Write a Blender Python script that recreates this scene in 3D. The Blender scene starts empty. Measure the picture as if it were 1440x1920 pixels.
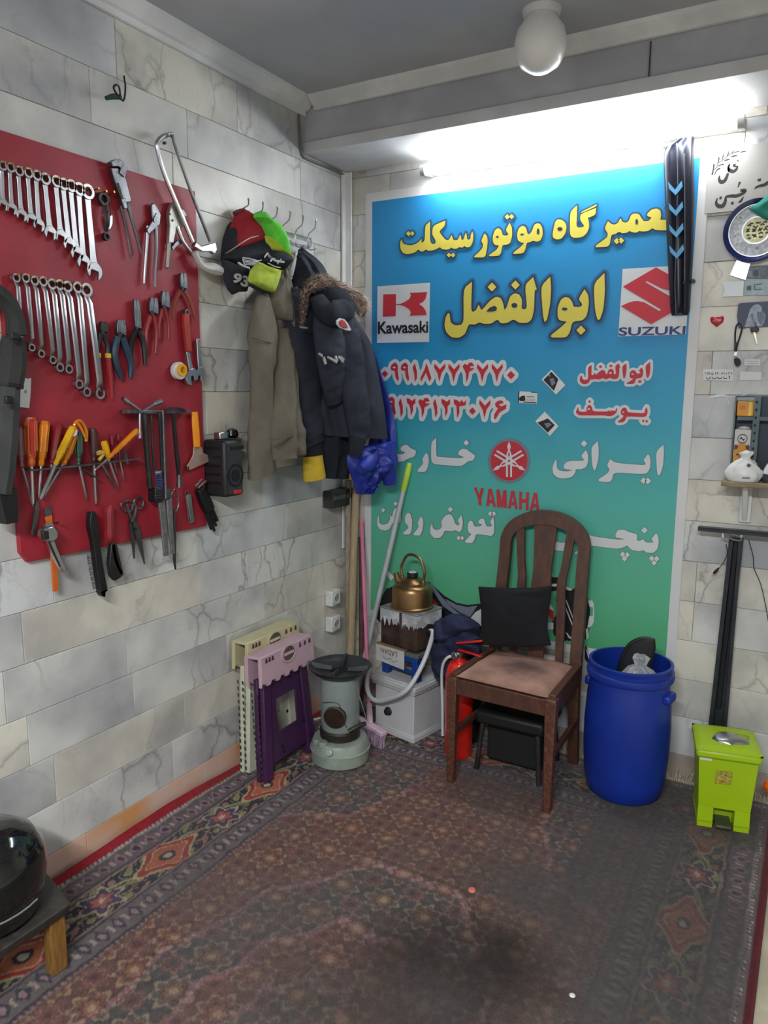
import bpy, bmesh, math, random
import numpy as np
from mathutils import Vector, Matrix, noise as mnoise
random.seed(7); rng = np.random.default_rng(7)
SC = bpy.context.scene
COL = SC.collection
V = Vector
# ------------------------------------------------------------------ camera
FPX = 1416.47
CAM = np.array([1.869, -2.902, 1.463])
_y, _p, _r = np.radians([-29.87, -9.19, .3707])
CF = np.array([np.sin(_y)*np.cos(_p), np.cos(_y)*np.cos(_p), np.sin(_p)])
_r0 = np.array([np.cos(_y), -np.sin(_y), 0]); _u0 = np.cross(_r0, CF)
CR = np.cos(_r)*_r0 + np.sin(_r)*_u0; CU = -np.sin(_r)*_r0 + np.cos(_r)*_u0
cd = bpy.data.cameras.new('camera'); cam = bpy.data.objects.new('camera', cd); COL.objects.link(cam)
cd.lens = FPX/1920*36; cd.sensor_width = 36; cd.clip_start = .02
mw = Matrix.Identity(4)
for i in range(3):
    mw[i][0], mw[i][1], mw[i][2], mw[i][3] = CR[i], CU[i], -CF[i], CAM[i]
cam.matrix_world = mw
SC.camera = cam
# ------------------------------------------------------------------ world, lights, exposure
wd = bpy.data.worlds.new('world'); SC.world = wd; wd.use_nodes = True
wd.node_tree.nodes['Background'].inputs[0].default_value = (.75, .85, 1, 1)
wd.node_tree.nodes['Background'].inputs[1].default_value = .35
TUBE_E = 33.0          # wall tube emission
REAR_W = 120.0          # second tube behind the viewer
BULB_E = .0
SC.view_settings.view_transform = 'Standard'
SC.view_settings.look = 'None'
SC.view_settings.exposure = 0.5
SC.view_settings.gamma = 1.0
SC.view_settings.use_curve_mapping = False
ld = bpy.data.lights.new('rear_tube_light', 'AREA'); ld.shape = 'RECTANGLE'; ld.size = 1.2; ld.size_y = .06; ld.energy = REAR_W
ld.color = (.93, .97, 1)
lo = bpy.data.objects.new('rear_tube_light', ld); COL.objects.link(lo); lo.location = (1.9, -3.9, 2.5)
# ------------------------------------------------------------------ helpers
def ray(x, y): return CR*(x-720)/FPX - CU*(y-960)/FPX + CF
def on(x, y, ax, v):
    d = ray(x, y); return CAM + d*((v-CAM[ax])/d[ax])
def G(x, y, z=.008): return V(on(x, y, 2, z))
def LW(x, y, d): return V(on(x, y, 0, d))          # point on the plane d in front of the left wall
def BW(x, y, d): return V(on(x, y, 1, -d))         # point on the plane d in front of the back wall
def S(r, g, b):
    return tuple(((c/255)/12.92 if c/255 <= .04045 else ((c/255+.055)/1.055)**2.4) for c in (r, g, b)) + (1,)
MATS = {}
def M(name, col, rough=.5, metal=0, var=.15, scale=9, bump=0, bscale=80, col2=None, lo=.45, hi=.62, coat=0, emit=0, alpha=1, trans=0, stretch=None, spec=.5):
    if name in MATS: return MATS[name]
    m = bpy.data.materials.new(name); m.use_nodes = True; nt = m.node_tree; b = nt.nodes['Principled BSDF']
    N = nt.nodes.new; L = nt.links.new
    b.inputs['Roughness'].default_value = rough; b.inputs['Metallic'].default_value = metal
    b.inputs['Coat Weight'].default_value = coat; b.inputs['Specular IOR Level'].default_value = spec
    c = S(*col)
    tc = N('ShaderNodeTexCoord'); src = tc.outputs['Object']
    if stretch:
        mp = N('ShaderNodeMapping'); mp.inputs['Scale'].default_value = stretch; L(src, mp.inputs[0]); src = mp.outputs[0]
    nz = N('ShaderNodeTexNoise'); nz.inputs['Scale'].default_value = scale; nz.inputs['Detail'].default_value = 5; L(src, nz.inputs['Vector'])
    rp = N('ShaderNodeValToRGB'); rp.color_ramp.elements[0].position = lo; rp.color_ramp.elements[1].position = hi
    if col2: c2 = S(*col2)
    else: c2 = tuple(min(1, x*(1-var)) for x in c[:3]) + (1,)
    rp.color_ramp.elements[0].color = c2; rp.color_ramp.elements[1].color = c
    L(nz.outputs[0], rp.inputs[0]); L(rp.outputs[0], b.inputs['Base Color'])
    if bump:
        n2 = N('ShaderNodeTexNoise'); n2.inputs['Scale'].default_value = bscale; n2.inputs['Detail'].default_value = 3; L(src, n2.inputs['Vector'])
        bp = N('ShaderNodeBump'); bp.inputs['Strength'].default_value = bump; bp.inputs['Distance'].default_value = .01
        L(n2.outputs[0], bp.inputs['Height']); L(bp.outputs[0], b.inputs['Normal'])
    if emit:
        b.inputs['Emission Color'].default_value = c; b.inputs['Emission Strength'].default_value = emit
    if trans: b.inputs['Transmission Weight'].default_value = trans
    if alpha < 1: b.inputs['Alpha'].default_value = alpha
    MATS[name] = m
    return m
ORG = {}
def props(o, label=None, cat=None, group=None, kind=None):
    if label: o['label'] = label
    if cat: o['category'] = cat
    if group: o['group'] = group
    if kind: o['kind'] = kind
    return o
def thing(name, label, cat, loc, group=None):
    o = bpy.data.objects.new(name, None); COL.objects.link(o); o.location = loc; o.empty_display_size = .05
    ORG[o.name] = V(loc); return props(o, label, cat, group)
def obj(name, bm, mat, parent=None, smooth=35, bevel=0, label=None, cat=None, group=None, kind=None, fixn=True):
    if fixn: bmesh.ops.recalc_face_normals(bm, faces=bm.faces[:])
    if parent is not None: og = ORG[parent.name]
    else:
        xs = [v.co for v in bm.verts]
        og = V(((min(v.x for v in xs)+max(v.x for v in xs))/2, (min(v.y for v in xs)+max(v.y for v in xs))/2, min(v.z for v in xs)))
    bmesh.ops.translate(bm, verts=bm.verts[:], vec=-og)
    me = bpy.data.meshes.new(name); bm.to_mesh(me); bm.free()
    for m in (mat if isinstance(mat, (list, tuple)) else [mat]): me.materials.append(m)
    if smooth:
        me.polygons.foreach_set('use_smooth', [True]*len(me.polygons)); me.set_sharp_from_angle(angle=math.radians(smooth))
    o = bpy.data.objects.new(name, me); COL.objects.link(o)
    if parent is not None: o.parent = parent
    else: o.location = og
    ORG[o.name] = og
    if bevel:
        md = o.modifiers.new('bevel', 'BEVEL'); md.width = bevel; md.segments = 2; md.limit_method = 'ANGLE'; md.angle_limit = math.radians(50)
    return props(o, label, cat, group, kind)
def NB(): return bmesh.new()
def box(bm, c, s, mx=None, taper=1):
    vs = []
    for z in (-1, 1):
        for x, y in ((-1, -1), (1, -1), (1, 1), (-1, 1)):
            k = taper if z < 0 else 1
            p = V((c[0]+x*s[0]/2*k, c[1]+y*s[1]/2*k, c[2]+z*s[2]/2))
            vs.append(bm.verts.new(mx @ p if mx is not None else p))
    for f in ((3, 2, 1, 0), (4, 5, 6, 7), (0, 1, 5, 4), (1, 2, 6, 5), (2, 3, 7, 6), (3, 0, 4, 7)): bm.faces.new([vs[i] for i in f])
    return bm
def hexa(bm, lo4, hi4):
    vs = [bm.verts.new(V(p)) for p in list(lo4)+list(hi4)]
    for f in ((3, 2, 1, 0), (4, 5, 6, 7), (0, 1, 5, 4), (1, 2, 6, 5), (2, 3, 7, 6), (3, 0, 4, 7)): bm.faces.new([vs[i] for i in f])
    return bm
def spl(pts, n=5):
    P = [np.array(p, float) for p in pts]
    if len(P) < 3: return [tuple(p) for p in P]
    out = []
    for i in range(len(P)-1):
        p0 = P[i-1] if i else 2*P[0]-P[1]; p1, p2 = P[i], P[i+1]; p3 = P[i+2] if i+2 < len(P) else 2*P[-1]-P[-2]
        for k in range(n):
            t = k/n
            out.append(tuple(.5*((2*p1)+(p2-p0)*t+(2*p0-5*p1+4*p2-p3)*t*t+(3*p1-p0-3*p2+p3)*t**3)))
    out.append(tuple(P[-1])); return out
def tube(bm, pts, r, n=10, flat=1, up=None, sub=0, cap=True, closed=False):
    """round bar along pts; r a number or one per point; flat squeezes along up"""
    pts = [tuple(p) for p in pts]; R = list(r) if isinstance(r, (list, tuple)) else [r]*len(pts)
    if sub:
        q = spl([p+(k,) for p, k in zip(pts, R)], sub); pts = [p[:3] for p in q]; R = [max(1e-4, p[3]) for p in q]
    P = [V(p) for p in pts]; rings = []; nv = None; m = len(P)
    for i, p in enumerate(P):
        a = P[(i-1) % m] if (closed or i) else P[0]; b = P[(i+1) % m] if (closed or i < m-1) else P[-1]
        t = (b-a)
        t = t.normalized() if t.length > 1e-9 else V((0, 0, 1))
        if up is not None: nv = V(up) - t*V(up).dot(t)
        elif nv is None:
            nv = t.cross(V((.3, .2, .9)));
            if nv.length < 1e-3: nv = t.cross(V((1, 0, 0)))
        else: nv = nv - t*nv.dot(t)
        if nv.length < 1e-6: nv = t.orthogonal()
        nv = nv.normalized(); bv = t.cross(nv)
        rings.append([bm.verts.new(p + nv*(math.cos(2*math.pi*k/n)*R[i]*flat) + bv*(math.sin(2*math.pi*k/n)*R[i])) for k in range(n)])
    for i in range(m if closed else m-1):
        A, B = rings[i], rings[(i+1) % m]
        for k in range(n): bm.faces.new((A[k], A[(k+1) % n], B[(k+1) % n], B[k]))
    if cap and not closed:
        bm.faces.new(rings[0][::-1]); bm.faces.new(rings[-1])
    return bm
def lathe(bm, prof, c, n=28, mx=None, axis=None):
    rings = []
    for r_, z in prof:
        ring = []
        for k in range(n):
            a = 2*math.pi*k/n; p = V((r_*math.cos(a), r_*math.sin(a), z))
            if mx is not None: p = mx @ p
            ring.append(bm.verts.new(p+V(c)))
        rings.append(ring)
    for A, B in zip(rings, rings[1:]):
        for k in range(n): bm.faces.new((A[k], A[(k+1) % n], B[(k+1) % n], B[k]))
    if prof[0][0] > 1e-6: bm.faces.new(rings[0][::-1])
    if prof[-1][0] > 1e-6: bm.faces.new(rings[-1])
    bmesh.ops.remove_doubles(bm, verts=bm.verts[:], dist=1e-5)
    return bm
def area2(p): return sum(p[i][0]*p[(i+1) % len(p)][1]-p[(i+1) % len(p)][0]*p[i][1] for i in range(len(p)))/2
def prism(bm, poly, fn, c0, c1):
    poly = list(poly)
    if area2(poly) < 0: poly = poly[::-1]
    A = [bm.verts.new(V(fn(a, b, c0))) for a, b in poly]
    if c1 is None:
        bm.faces.new(A); return bm
    B = [bm.verts.new(V(fn(a, b, c1))) for a, b in poly]; n = len(poly)
    bm.faces.new(A[::-1]); bm.faces.new(B)
    for i in range(n): bm.faces.new((A[i], A[(i+1) % n], B[(i+1) % n], B[i]))
    return bm
def ring2(bm, c, ro, ri, fn, c0, c1, n=18, a0=0, sq=1):
    R = []
    for rr, cc in ((ro, c0), (ro, c1), (ri, c1), (ri, c0)):
        R.append([bm.verts.new(V(fn(c[0]+rr*math.cos(a0+2*math.pi*k/n), c[1]+sq*rr*math.sin(a0+2*math.pi*k/n), cc))) for k in range(n)])
    for i in range(4):
        A, B = R[i], R[(i+1) % 4]
        for k in range(n): bm.faces.new((A[k], A[(k+1) % n], B[(k+1) % n], B[k]))
    return bm
def disc(c, r, n=20, sq=1, a0=0): return [(c[0]+r*math.cos(a0+2*math.pi*k/n), c[1]+sq*r*math.sin(a0+2*math.pi*k/n)) for k in range(n)]
def stroke_poly(pts, sub=4):
    q = spl(pts, sub) if len(pts) > 2 else pts
    Lf, Rt = [], []
    for i, (a, b, w) in enumerate(q):
        p, n = q[max(0, i-1)], q[min(len(q)-1, i+1)]
        dx, dy = n[0]-p[0], n[1]-p[1]; l = math.hypot(dx, dy) or 1
        Lf.append((a-dy/l*w/2, b+dx/l*w/2)); Rt.append((a+dy/l*w/2, b-dx/l*w/2))
    return Lf, Rt
def stroke(bm, pts, fn, c0, c1, sub=4):
    Lf, Rt = stroke_poly(pts, sub); n = len(Lf)
    if c1 is None:
        A = [bm.verts.new(V(fn(*p, c0))) for p in Lf]; B = [bm.verts.new(V(fn(*p, c0))) for p in Rt]
        for i in range(n-1): bm.faces.new((A[i], A[i+1], B[i+1], B[i]))
        return bm
    A0 = [bm.verts.new(V(fn(*p, c0))) for p in Lf]; B0 = [bm.verts.new(V(fn(*p, c0))) for p in Rt]
    A1 = [bm.verts.new(V(fn(*p, c1))) for p in Lf]; B1 = [bm.verts.new(V(fn(*p, c1))) for p in Rt]
    for i in range(n-1):
        for q in ((A0[i], A0[i+1], B0[i+1], B0[i]), (A1[i], B1[i], B1[i+1], A1[i+1]), (A0[i], A1[i], A1[i+1], A0[i+1]), (B0[i], B0[i+1], B1[i+1], B1[i])): bm.faces.new(q)
    bm.faces.new((A0[0], B0[0], B1[0], A1[0])); bm.faces.new((A0[-1], A1[-1], B1[-1], B0[-1]))
    return bm
class Plane:
    """a plane parallel to a wall, addressed by photo pixels; a = along the wall, b = height, c = out of it"""
    def __init__(s, side, d): s.side, s.d = side, d
    def ab(s, px, py, dd=0):
        if s.side == 'L':
            p = on(px, py, 0, s.d+dd); return (p[1], p[2])
        p = on(px, py, 1, -s.d-dd); return (p[0], p[2])
    def sc(s, px, py): return math.dist(s.ab(px, py-3), s.ab(px, py+3))/6
    def fn(s, a, b, c): return (s.d+c, a, b) if s.side == 'L' else (a, -s.d-c, b)
    def pt(s, px, py, c=0): return V(s.fn(*s.ab(px, py, c), c))
def parts_bm(pl, shapes):
    """shapes: ('s',pts,c0,c1) flat stroke | ('r',pts,c,flat) round bar | ('p',poly,c0,c1) | ('o',(x,y,ro,ri),c0,c1) | ('d',(x,y,r),c0,c1); all in photo pixels"""
    bm = NB()
    for sh in shapes:
        k, d = sh[0], sh[1]
        if k == 's': stroke(bm, [pl.ab(x, y, sh[2])+(w*pl.sc(x, y),) for x, y, w in d], pl.fn, sh[2], sh[3])
        elif k == 'r':
            c = sh[2]; cs = c if isinstance(c, (list, tuple)) else [c]*len(d)
            tube(bm, [pl.pt(x, y, cc) for (x, y, w), cc in zip(d, cs)], [w*pl.sc(x, y)/2 for x, y, w in d], n=8, flat=(sh[3] if len(sh) > 3 else 1),
                 up=((1, 0, 0) if pl.side == 'L' else (0, -1, 0)) if len(sh) > 3 else None, sub=3 if len(d) > 2 else 0)
        elif k == 'p': prism(bm, [pl.ab(x, y, sh[2]) for x, y in d], pl.fn, sh[2], sh[3])
        elif k == 'o':
            s = pl.sc(d[0], d[1]); ring2(bm, pl.ab(d[0], d[1], sh[2]), d[2]*s, d[3]*s, pl.fn, sh[2], sh[3], n=14)
        elif k == 'd':
            s = pl.sc(d[0], d[1]); prism(bm, disc(pl.ab(d[0], d[1], sh[2]), d[2]*s, 14), pl.fn, sh[2], sh[3])
        elif k == 'b': box(bm, d, sh[2])
    return bm
def tool(pl, name, label, cat, at, parts, group=None):
    o = thing(name, label, cat, pl.pt(*at, 0), group)
    for p in parts: obj(p[0], parts_bm(pl, p[2]), p[1], o, bevel=p[3] if len(p) > 3 else 0)
    return o
def cloth(bm, rows, nu=26, nv=6, fold=(0, 5, 0), pw=.55, back=.25, seed=0, wr=.006, close=True):
    """hanging cloth: rows of (left point, right point, depth), bulging out of the line left-right; fold = (amplitude, count, phase drift)"""
    R = [np.array(list(a)+list(b)+[d], float) for a, b, d in rows]
    Q = [np.array(q) for q in spl(R, nv)]; grid = []
    for i, q in enumerate(Q):
        A, B, dp = V(q[:3]), V(q[3:6]), q[6]; e = B-A
        n = V((e.y, -e.x, 0)); n = n.normalized() if n.length > 1e-6 else V((1, 0, 0))
        row = []
        s = i/(len(Q)-1)
        for k in range(nu):
            t = k/(nu-1); f = math.sin(math.pi*t)**pw if 0 < t < 1 else 0
            g = fold[0]*math.sin(2*math.pi*fold[1]*t + fold[2]*s + seed)*(.35+.65*s)
            w = wr*mnoise.noise(V((t*7+seed, s*9, seed*1.7)))+wr*.6*mnoise.noise(V((t*17+seed, s*13, seed)))
            row.append(bm.verts.new(A+e*t+n*(dp*f*(1+g)+w*f)))
        grid.append(row)
    for a, b in zip(grid, grid[1:]):
        for k in range(nu-1): bm.faces.new((a[k], a[k+1], b[k+1], b[k]))
    if close:
        bm.faces.new(grid[0]); bm.faces.new(grid[-1][::-1])
        for a, b in zip(grid, grid[1:]): bm.faces.new((a[0], b[0], b[-1], a[-1]))
    return bm
def xrange_at(poly, y):
    xs = []
    for i in range(len(poly)):
        (x0, y0), (x1, y1) = poly[i], poly[(i+1) % len(poly)]
        if (y0 <= y < y1) or (y1 <= y < y0): xs.append(x0+(y-y0)/(y1-y0)*(x1-x0))
    return (min(xs), max(xs)) if xs else None
def puff(bm, poly, fn, depth, N=18, K=16, p=.5, q=.5, base=0, wr=0, seed=0, tilt=None):
    """inflated panel: poly in 2D (mapped by fn(a,b,c) with c out of the plane)"""
    ys = [v[1] for v in poly]; y0, y1 = min(ys), max(ys); grid = []
    for i in range(N+1):
        s = i/N; y = y0+(y1-y0)*min(max(s, .004), .996); r_ = xrange_at(poly, y)
        if not r_: continue
        row = []
        for k in range(K+1):
            t = k/K; h = (math.sin(math.pi*t)**p if 0 < k < K else 0)*(math.sin(math.pi*s)**q if 0 < i < N else 0)
            w = wr*mnoise.noise(V((t*5+seed, s*5, seed)))*h
            c = base+depth*h+w+(tilt(t, s) if tilt else 0)
            row.append(bm.verts.new(V(fn(r_[0]+(r_[1]-r_[0])*t, y, c))))
        grid.append(row)
    for a, b in zip(grid, grid[1:]):
        for k in range(K): bm.faces.new((a[k], a[k+1], b[k+1], b[k]))
    for a, b in zip(grid, grid[1:]): bm.faces.new((a[0], b[0], b[-1], a[-1]))
    bm.faces.new(grid[0]); bm.faces.new(grid[-1][::-1])
    return bm
def ORD(i): return ['first', 'second', 'third', 'fourth', 'fifth', 'sixth', 'seventh', 'eighth', 'ninth', 'tenth', 'eleventh', 'twelfth'][i]
# ------------------------------------------------------------------ shared materials
chrome = M('chrome', (200, 200, 202), .33, 1, .2, 14)
steel = M('dull_steel', (135, 135, 138), .42, 1, .35, 20, bump=.1)
darksteel = M('dark_steel', (75, 72, 72), .5, .8, .35, 18, bump=.15)
blackp = M('black_plastic', (24, 24, 26), .45, 0, .3, 12)
blackg = M('black_gloss', (10, 11, 11), .12, 0, .3, 6, coat=.6)
whitep = M('white_plastic', (215, 215, 213), .4, 0, .1, 8)
offw = M('off_white_paint', (190, 188, 182), .55, 0, .18, 7)
paper = M('white_paper', (222, 222, 220), .7, 0, .05)
redh = M('red_handle', (165, 38, 42), .45, 0, .25, 25)
brass = M('brass_nail', (190, 150, 70), .35, 1, .2)
# ================================================================== the room
H = 2.58
def marble(name, c_lo, c_hi, vein=(108, 105, 108), warm=(240, 234, 220)):
    m = bpy.data.materials.new(name); m.use_nodes = True; nt = m.node_tree; b = nt.nodes['Principled BSDF']; N = nt.nodes.new; L = nt.links.new
    oi = N('ShaderNodeObjectInfo'); tc = N('ShaderNodeTexCoord')
    mu = N('ShaderNodeVectorMath'); mu.operation = 'SCALE'; mu.inputs[3].default_value = 40
    cx = N('ShaderNodeCombineXYZ')
    for i in range(3): L(oi.outputs['Random'], cx.inputs[i])
    L(cx.outputs[0], mu.inputs[0]); ad = N('ShaderNodeVectorMath'); L(tc.outputs['Object'], ad.inputs[0]); L(mu.outputs[0], ad.inputs[1])
    # warped ridged veins
    dn = N('ShaderNodeTexNoise'); dn.inputs['Scale'].default_value = 3.0; dn.inputs['Detail'].default_value = 5; L(ad.outputs[0], dn.inputs['Vector'])
    dm = N('ShaderNodeVectorMath'); dm.operation = 'MULTIPLY_ADD'; dm.inputs[1].default_value = (.34, .34, .34); L(dn.outputs['Color'], dm.inputs[0]); L(ad.outputs[0], dm.inputs[2])
    mp = N('ShaderNodeMapping'); mp.inputs['Rotation'].default_value = (.75, .75, 0); mp.inputs['Scale'].default_value = (1.0, 1.0, .42); L(dm.outputs[0], mp.inputs[0])
    vo = N('ShaderNodeTexVoronoi'); vo.feature = 'DISTANCE_TO_EDGE'; vo.inputs['Scale'].default_value = 5.0; L(mp.outputs[0], vo.inputs['Vector'])
    vr = N('ShaderNodeValToRGB'); e = vr.color_ramp.elements; e[0].position = 0; e[0].color = (1, 1, 1, 1); e[1].position = .035; e[1].color = (0, 0, 0, 1); x_ = e.new(.010); x_.color = (.45, .45, .45, 1); L(vo.outputs[0], vr.inputs[0])
    n2 = N('ShaderNodeTexNoise'); n2.inputs['Scale'].default_value = 3.2; n2.inputs['Detail'].default_value = 6; L(ad.outputs[0], n2.inputs['Vector'])
    br = N('ShaderNodeValToRGB'); e = br.color_ramp.elements; e[0].position = .30; e[0].color = S(*c_lo); e[1].position = .60; e[1].color = S(*c_hi); L(n2.outputs[0], br.inputs[0])
    # per-stone tint
    rr = N('ShaderNodeValToRGB'); rr.color_ramp.interpolation = 'LINEAR'
    e = rr.color_ramp.elements; e[0].position = 0; e[0].color = S(*warm); e[1].position = 1; e[1].color = S(226, 228, 232)
    x = rr.color_ramp.elements.new(.3); x.color = S(236, 232, 222); x = rr.color_ramp.elements.new(.62); x.color = S(232, 231, 229); x = rr.color_ramp.elements.new(.8); x.color = S(228, 227, 224)
    L(oi.outputs['Random'], rr.inputs[0])
    mx = N('ShaderNodeMix'); mx.data_type = 'RGBA'; mx.blend_type = 'MULTIPLY'; mx.inputs[0].default_value = 1; L(br.outputs[0], mx.inputs[6]); L(rr.outputs[0], mx.inputs[7])
    n3 = N('ShaderNodeTexNoise'); n3.inputs['Scale'].default_value = 2.2; L(ad.outputs[0], n3.inputs['Vector'])
    g3 = N('ShaderNodeMapRange'); g3.inputs[1].default_value = .44; g3.inputs[2].default_value = .64; g3.inputs[4].default_value = .72; L(n3.outputs[0], g3.inputs[0])
    vm = N('ShaderNodeMath'); vm.operation = 'MULTIPLY'; L(vr.outputs[0], vm.inputs[0]); L(g3.outputs[0], vm.inputs[1])
    n4 = N('ShaderNodeTexNoise'); n4.inputs['Scale'].default_value = 6.5; n4.inputs['Detail'].default_value = 6; n4.inputs['Distortion'].default_value = .5; L(mp.outputs[0], n4.inputs['Vector'])
    q1 = N('ShaderNodeMath'); q1.operation = 'SUBTRACT'; q1.inputs[1].default_value = .47; L(n4.outputs[0], q1.inputs[0]); q2 = N('ShaderNodeMath'); q2.operation = 'ABSOLUTE'; L(q1.outputs[0], q2.inputs[0])
    q3 = N('ShaderNodeMapRange'); q3.inputs[1].default_value = 0; q3.inputs[2].default_value = .014; q3.inputs[3].default_value = .28; q3.inputs[4].default_value = 0; L(q2.outputs[0], q3.inputs[0])
    q4 = N('ShaderNodeMath'); q4.operation = 'MULTIPLY'; L(q3.outputs[0], q4.inputs[0]); L(g3.outputs[0], q4.inputs[1]); q5 = N('ShaderNodeMath'); q5.operation = 'MAXIMUM'; L(q4.outputs[0], q5.inputs[0]); L(vm.outputs[0], q5.inputs[1]); vm = q5
    m2 = N('ShaderNodeMix'); m2.data_type = 'RGBA'; L(vm.outputs[0], m2.inputs[0]); L(mx.outputs[2], m2.inputs[6]); m2.inputs[7].default_value = S(*vein)
    L(m2.outputs[2], b.inputs['Base Color']); b.inputs['Roughness'].default_value = .38
    return m
tile_mat = marble('marble_tile', (178, 178, 182), (238, 237, 232))
plaque_mat = M('plaque_stone', (186, 184, 178), .45, 0, .08, 6)
grout = M('grout', (146, 140, 130), .9, 0, .3, 30)
wallp = M('far_wall_plaster', (188, 186, 180), .8, 0, .1, 3)
X1, Y1 = 3.6, -4.6
def slab(name, lo, hi, mat, parent=None, label=None):
    bm = NB(); box(bm, [(a+b)/2 for a, b in zip(lo, hi)], [b-a for a, b in zip(lo, hi)])
    o = obj(name, bm, mat, parent, smooth=0, label=label)
    if parent is None: o['kind'] = 'structure'
    return o
floor_mat = M('floor_stone', (186, 176, 152), .5, 0, .25, 6, bump=.1)
floor = slab('floor', (-.2, Y1, -.1), (X1+.2, .2, 0), floor_mat)
x_ = 1.92
while x_ < X1-.01:
    y_ = -.008
    while y_ > Y1+.02:
        x2_, y2_ = min(x_+.40, X1-.001), max(y_-.40, Y1)
        bm = NB(); box(bm, ((x_+x2_)/2, (y_+y2_)/2, -.001), (x2_-x_-.003, y_-y2_-.003, .006)); obj('stone', bm, floor_mat, floor, smooth=0); y_ -= .40
    x_ += .40
ceil_mat = M('ceiling_paint', (188, 189, 194), .85, 0, .1, 3)
ceil = slab('ceiling', (-.2, Y1, H), (X1+.2, .2, H+.1), ceil_mat)
wl = slab('wall_left', (-.2, Y1, 0), (-.007, .2, H), grout)
wb = slab('wall_back', (-.007, .007, 0), (X1+.2, .2, H), grout)
wr_ = slab('wall_right', (X1, Y1, 0), (X1+.2, .007, H), wallp)
Z0, DZ = .098, .1505
ZT = [Z0+DZ*k for k in range(17)]
def tilebox(side, u0, u1, z0, z1, parent, name='tile', mat=None, th=.012):
    g = .0007; u0 += g; u1 -= g; z0 += g; z1 -= g
    bm = NB(); pr = random.uniform(-.0006, .0008); b_ = .0014
    def f(u, z, c): return V((pr+c, u, z)) if side == 'L' else V((u, -pr-c, z))
    q = [(u0, z0), (u1, z0), (u1, z1), (u0, z1)]; qi = [(u0+b_, z0+b_), (u1-b_, z0+b_), (u1-b_, z1-b_), (u0+b_, z1-b_)]
    A = [bm.verts.new(f(*p, -th)) for p in q]; B = [bm.verts.new(f(*p, -b_*.6)) for p in q]; C = [bm.verts.new(f(*p, 0)) for p in qi]
    for P, Q in ((A, B), (B, C)):
        for i in range(4): bm.faces.new((P[i], P[(i+1) % 4], Q[(i+1) % 4], Q[i]))
    bm.faces.new(C); bm.faces.new(A[::-1])
    me_o = obj(name, bm, mat or tile_mat, parent, smooth=0)
    # own origin so every stone carries its own veins
    return me_o
known_L = {1: [-1.585, -1.06], 3: [-1.72, -1.30], 4: [-1.75, -.955], 5: [-1.55], 12: [-.955, -.24], 13: [-1.02, -.32], 14: [-.95, -.33], 15: [-1.23], 7: [-.78]}
for k in range(16):
    z0, z1 = ZT[k], (2.5195 if k == 15 else ZT[k+1])
    fixed = known_L.get(k, []); us = [-.0005]; lim = Y1
    while us[-1] > lim:
        n = us[-1]-random.choice([.45, .52, .6, .7, .38])
        nf = [f for f in fixed if us[-1]-.75 < f < us[-1]-.08]
        if nf: n = max(nf)
        us.append(max(n, lim))
    for a, b in zip(us, us[1:]):
        if a-b > .02: tilebox('L', b, a, z0, z1, wl)
plaque_k = 13
for k in range(16):
    z0, z1 = ZT[k], (2.5195 if k == 15 else ZT[k+1])
    u = .0005+random.choice([.1, .22, .3, .36]); us = [.0005, u]
    while us[-1] < X1: us.append(min(us[-1]+random.choice([.45, .52, .6, .7, .38]), X1))
    for a, b in zip(us, us[1:]):
        if b-a > .02: tilebox('B', a, b, z0, z1, wb)
base_mat = M('pink_baseboard_stone', (212, 180, 164), .5, 0, .2, 2.2, col2=(208, 150, 98), lo=.40, hi=.55)
base_mat2 = M('grey_baseboard_stone', (176, 160, 146), .5, 0, .2, 5)
bl = slab('baseboard_left', (-.0069, Y1, .001), (-.004, 0, Z0-.0005), grout)
u = 0
while u > Y1:
    w = random.choice([.45, .6, .52]); tilebox('L', max(u-w, Y1), u, .001, Z0, bl, 'stone', base_mat); u -= w
bb = slab('baseboard_back', (0, .004, .001), (X1, .0069, Z0-.0005), grout)
u = 0
while u < X1:
    w = random.choice([.45, .6, .52]); tilebox('B', u, min(u+w, X1), .001, Z0, bb, 'stone', base_mat2); u += w
# cove mouldings, beam
mould = M('white_moulding', (234, 233, 231), .6, 0, .15, 5)
beam_mat = M('beam_paint', (206, 206, 210), .7, 0, .3, 2.5, bump=.1, bscale=20)
BY, BZ = -.303, 2.382
def mould_run(name, prof, a, b, side):
    bm = NB()
    if side == 'L': prism(bm, prof, lambda x, z, c: (x, c, z), a, b)
    else: prism(bm, prof, lambda y, z, c: (c, y, z), a, b)
    o = obj(name, bm, mould, smooth=20); o['kind'] = 'structure'; return o
cove = [(0, 2.519), (.012, 2.519), (.012, 2.537), (.026, 2.541), (.040, 2.556), (.052, 2.568), (.056, 2.58), (0, 2.58)]
mould_run('trim_1', cove, Y1, BY-.001, 'L')
bm = NB(); box(bm, (X1/2, BY/2+.003, (2.425+H)/2), (X1, -BY-.004, H-2.425-.0005))
beam = obj('beam', bm, beam_mat, ceil, smooth=0)
bm = NB(); box(bm, (X1/2, (BY-.016)/2+.003, (BZ+2.424)/2), (X1, -BY+.016-.006, 2.424-BZ))
obj('beam_lip', bm, M('beam_lip_paint', (218, 217, 216), .65, 0, .2, 3), ceil, smooth=0, bevel=.003)
cb = [(BY-.0005-y, z) for y, z in [(0, 2.535), (.012, 2.535), (.012, 2.545), (.03, 2.556), (.044, 2.568), (.05, 2.5795), (0, 2.5795)]]
mould_run('trim_2', cb, .056, X1, 'B')
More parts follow.
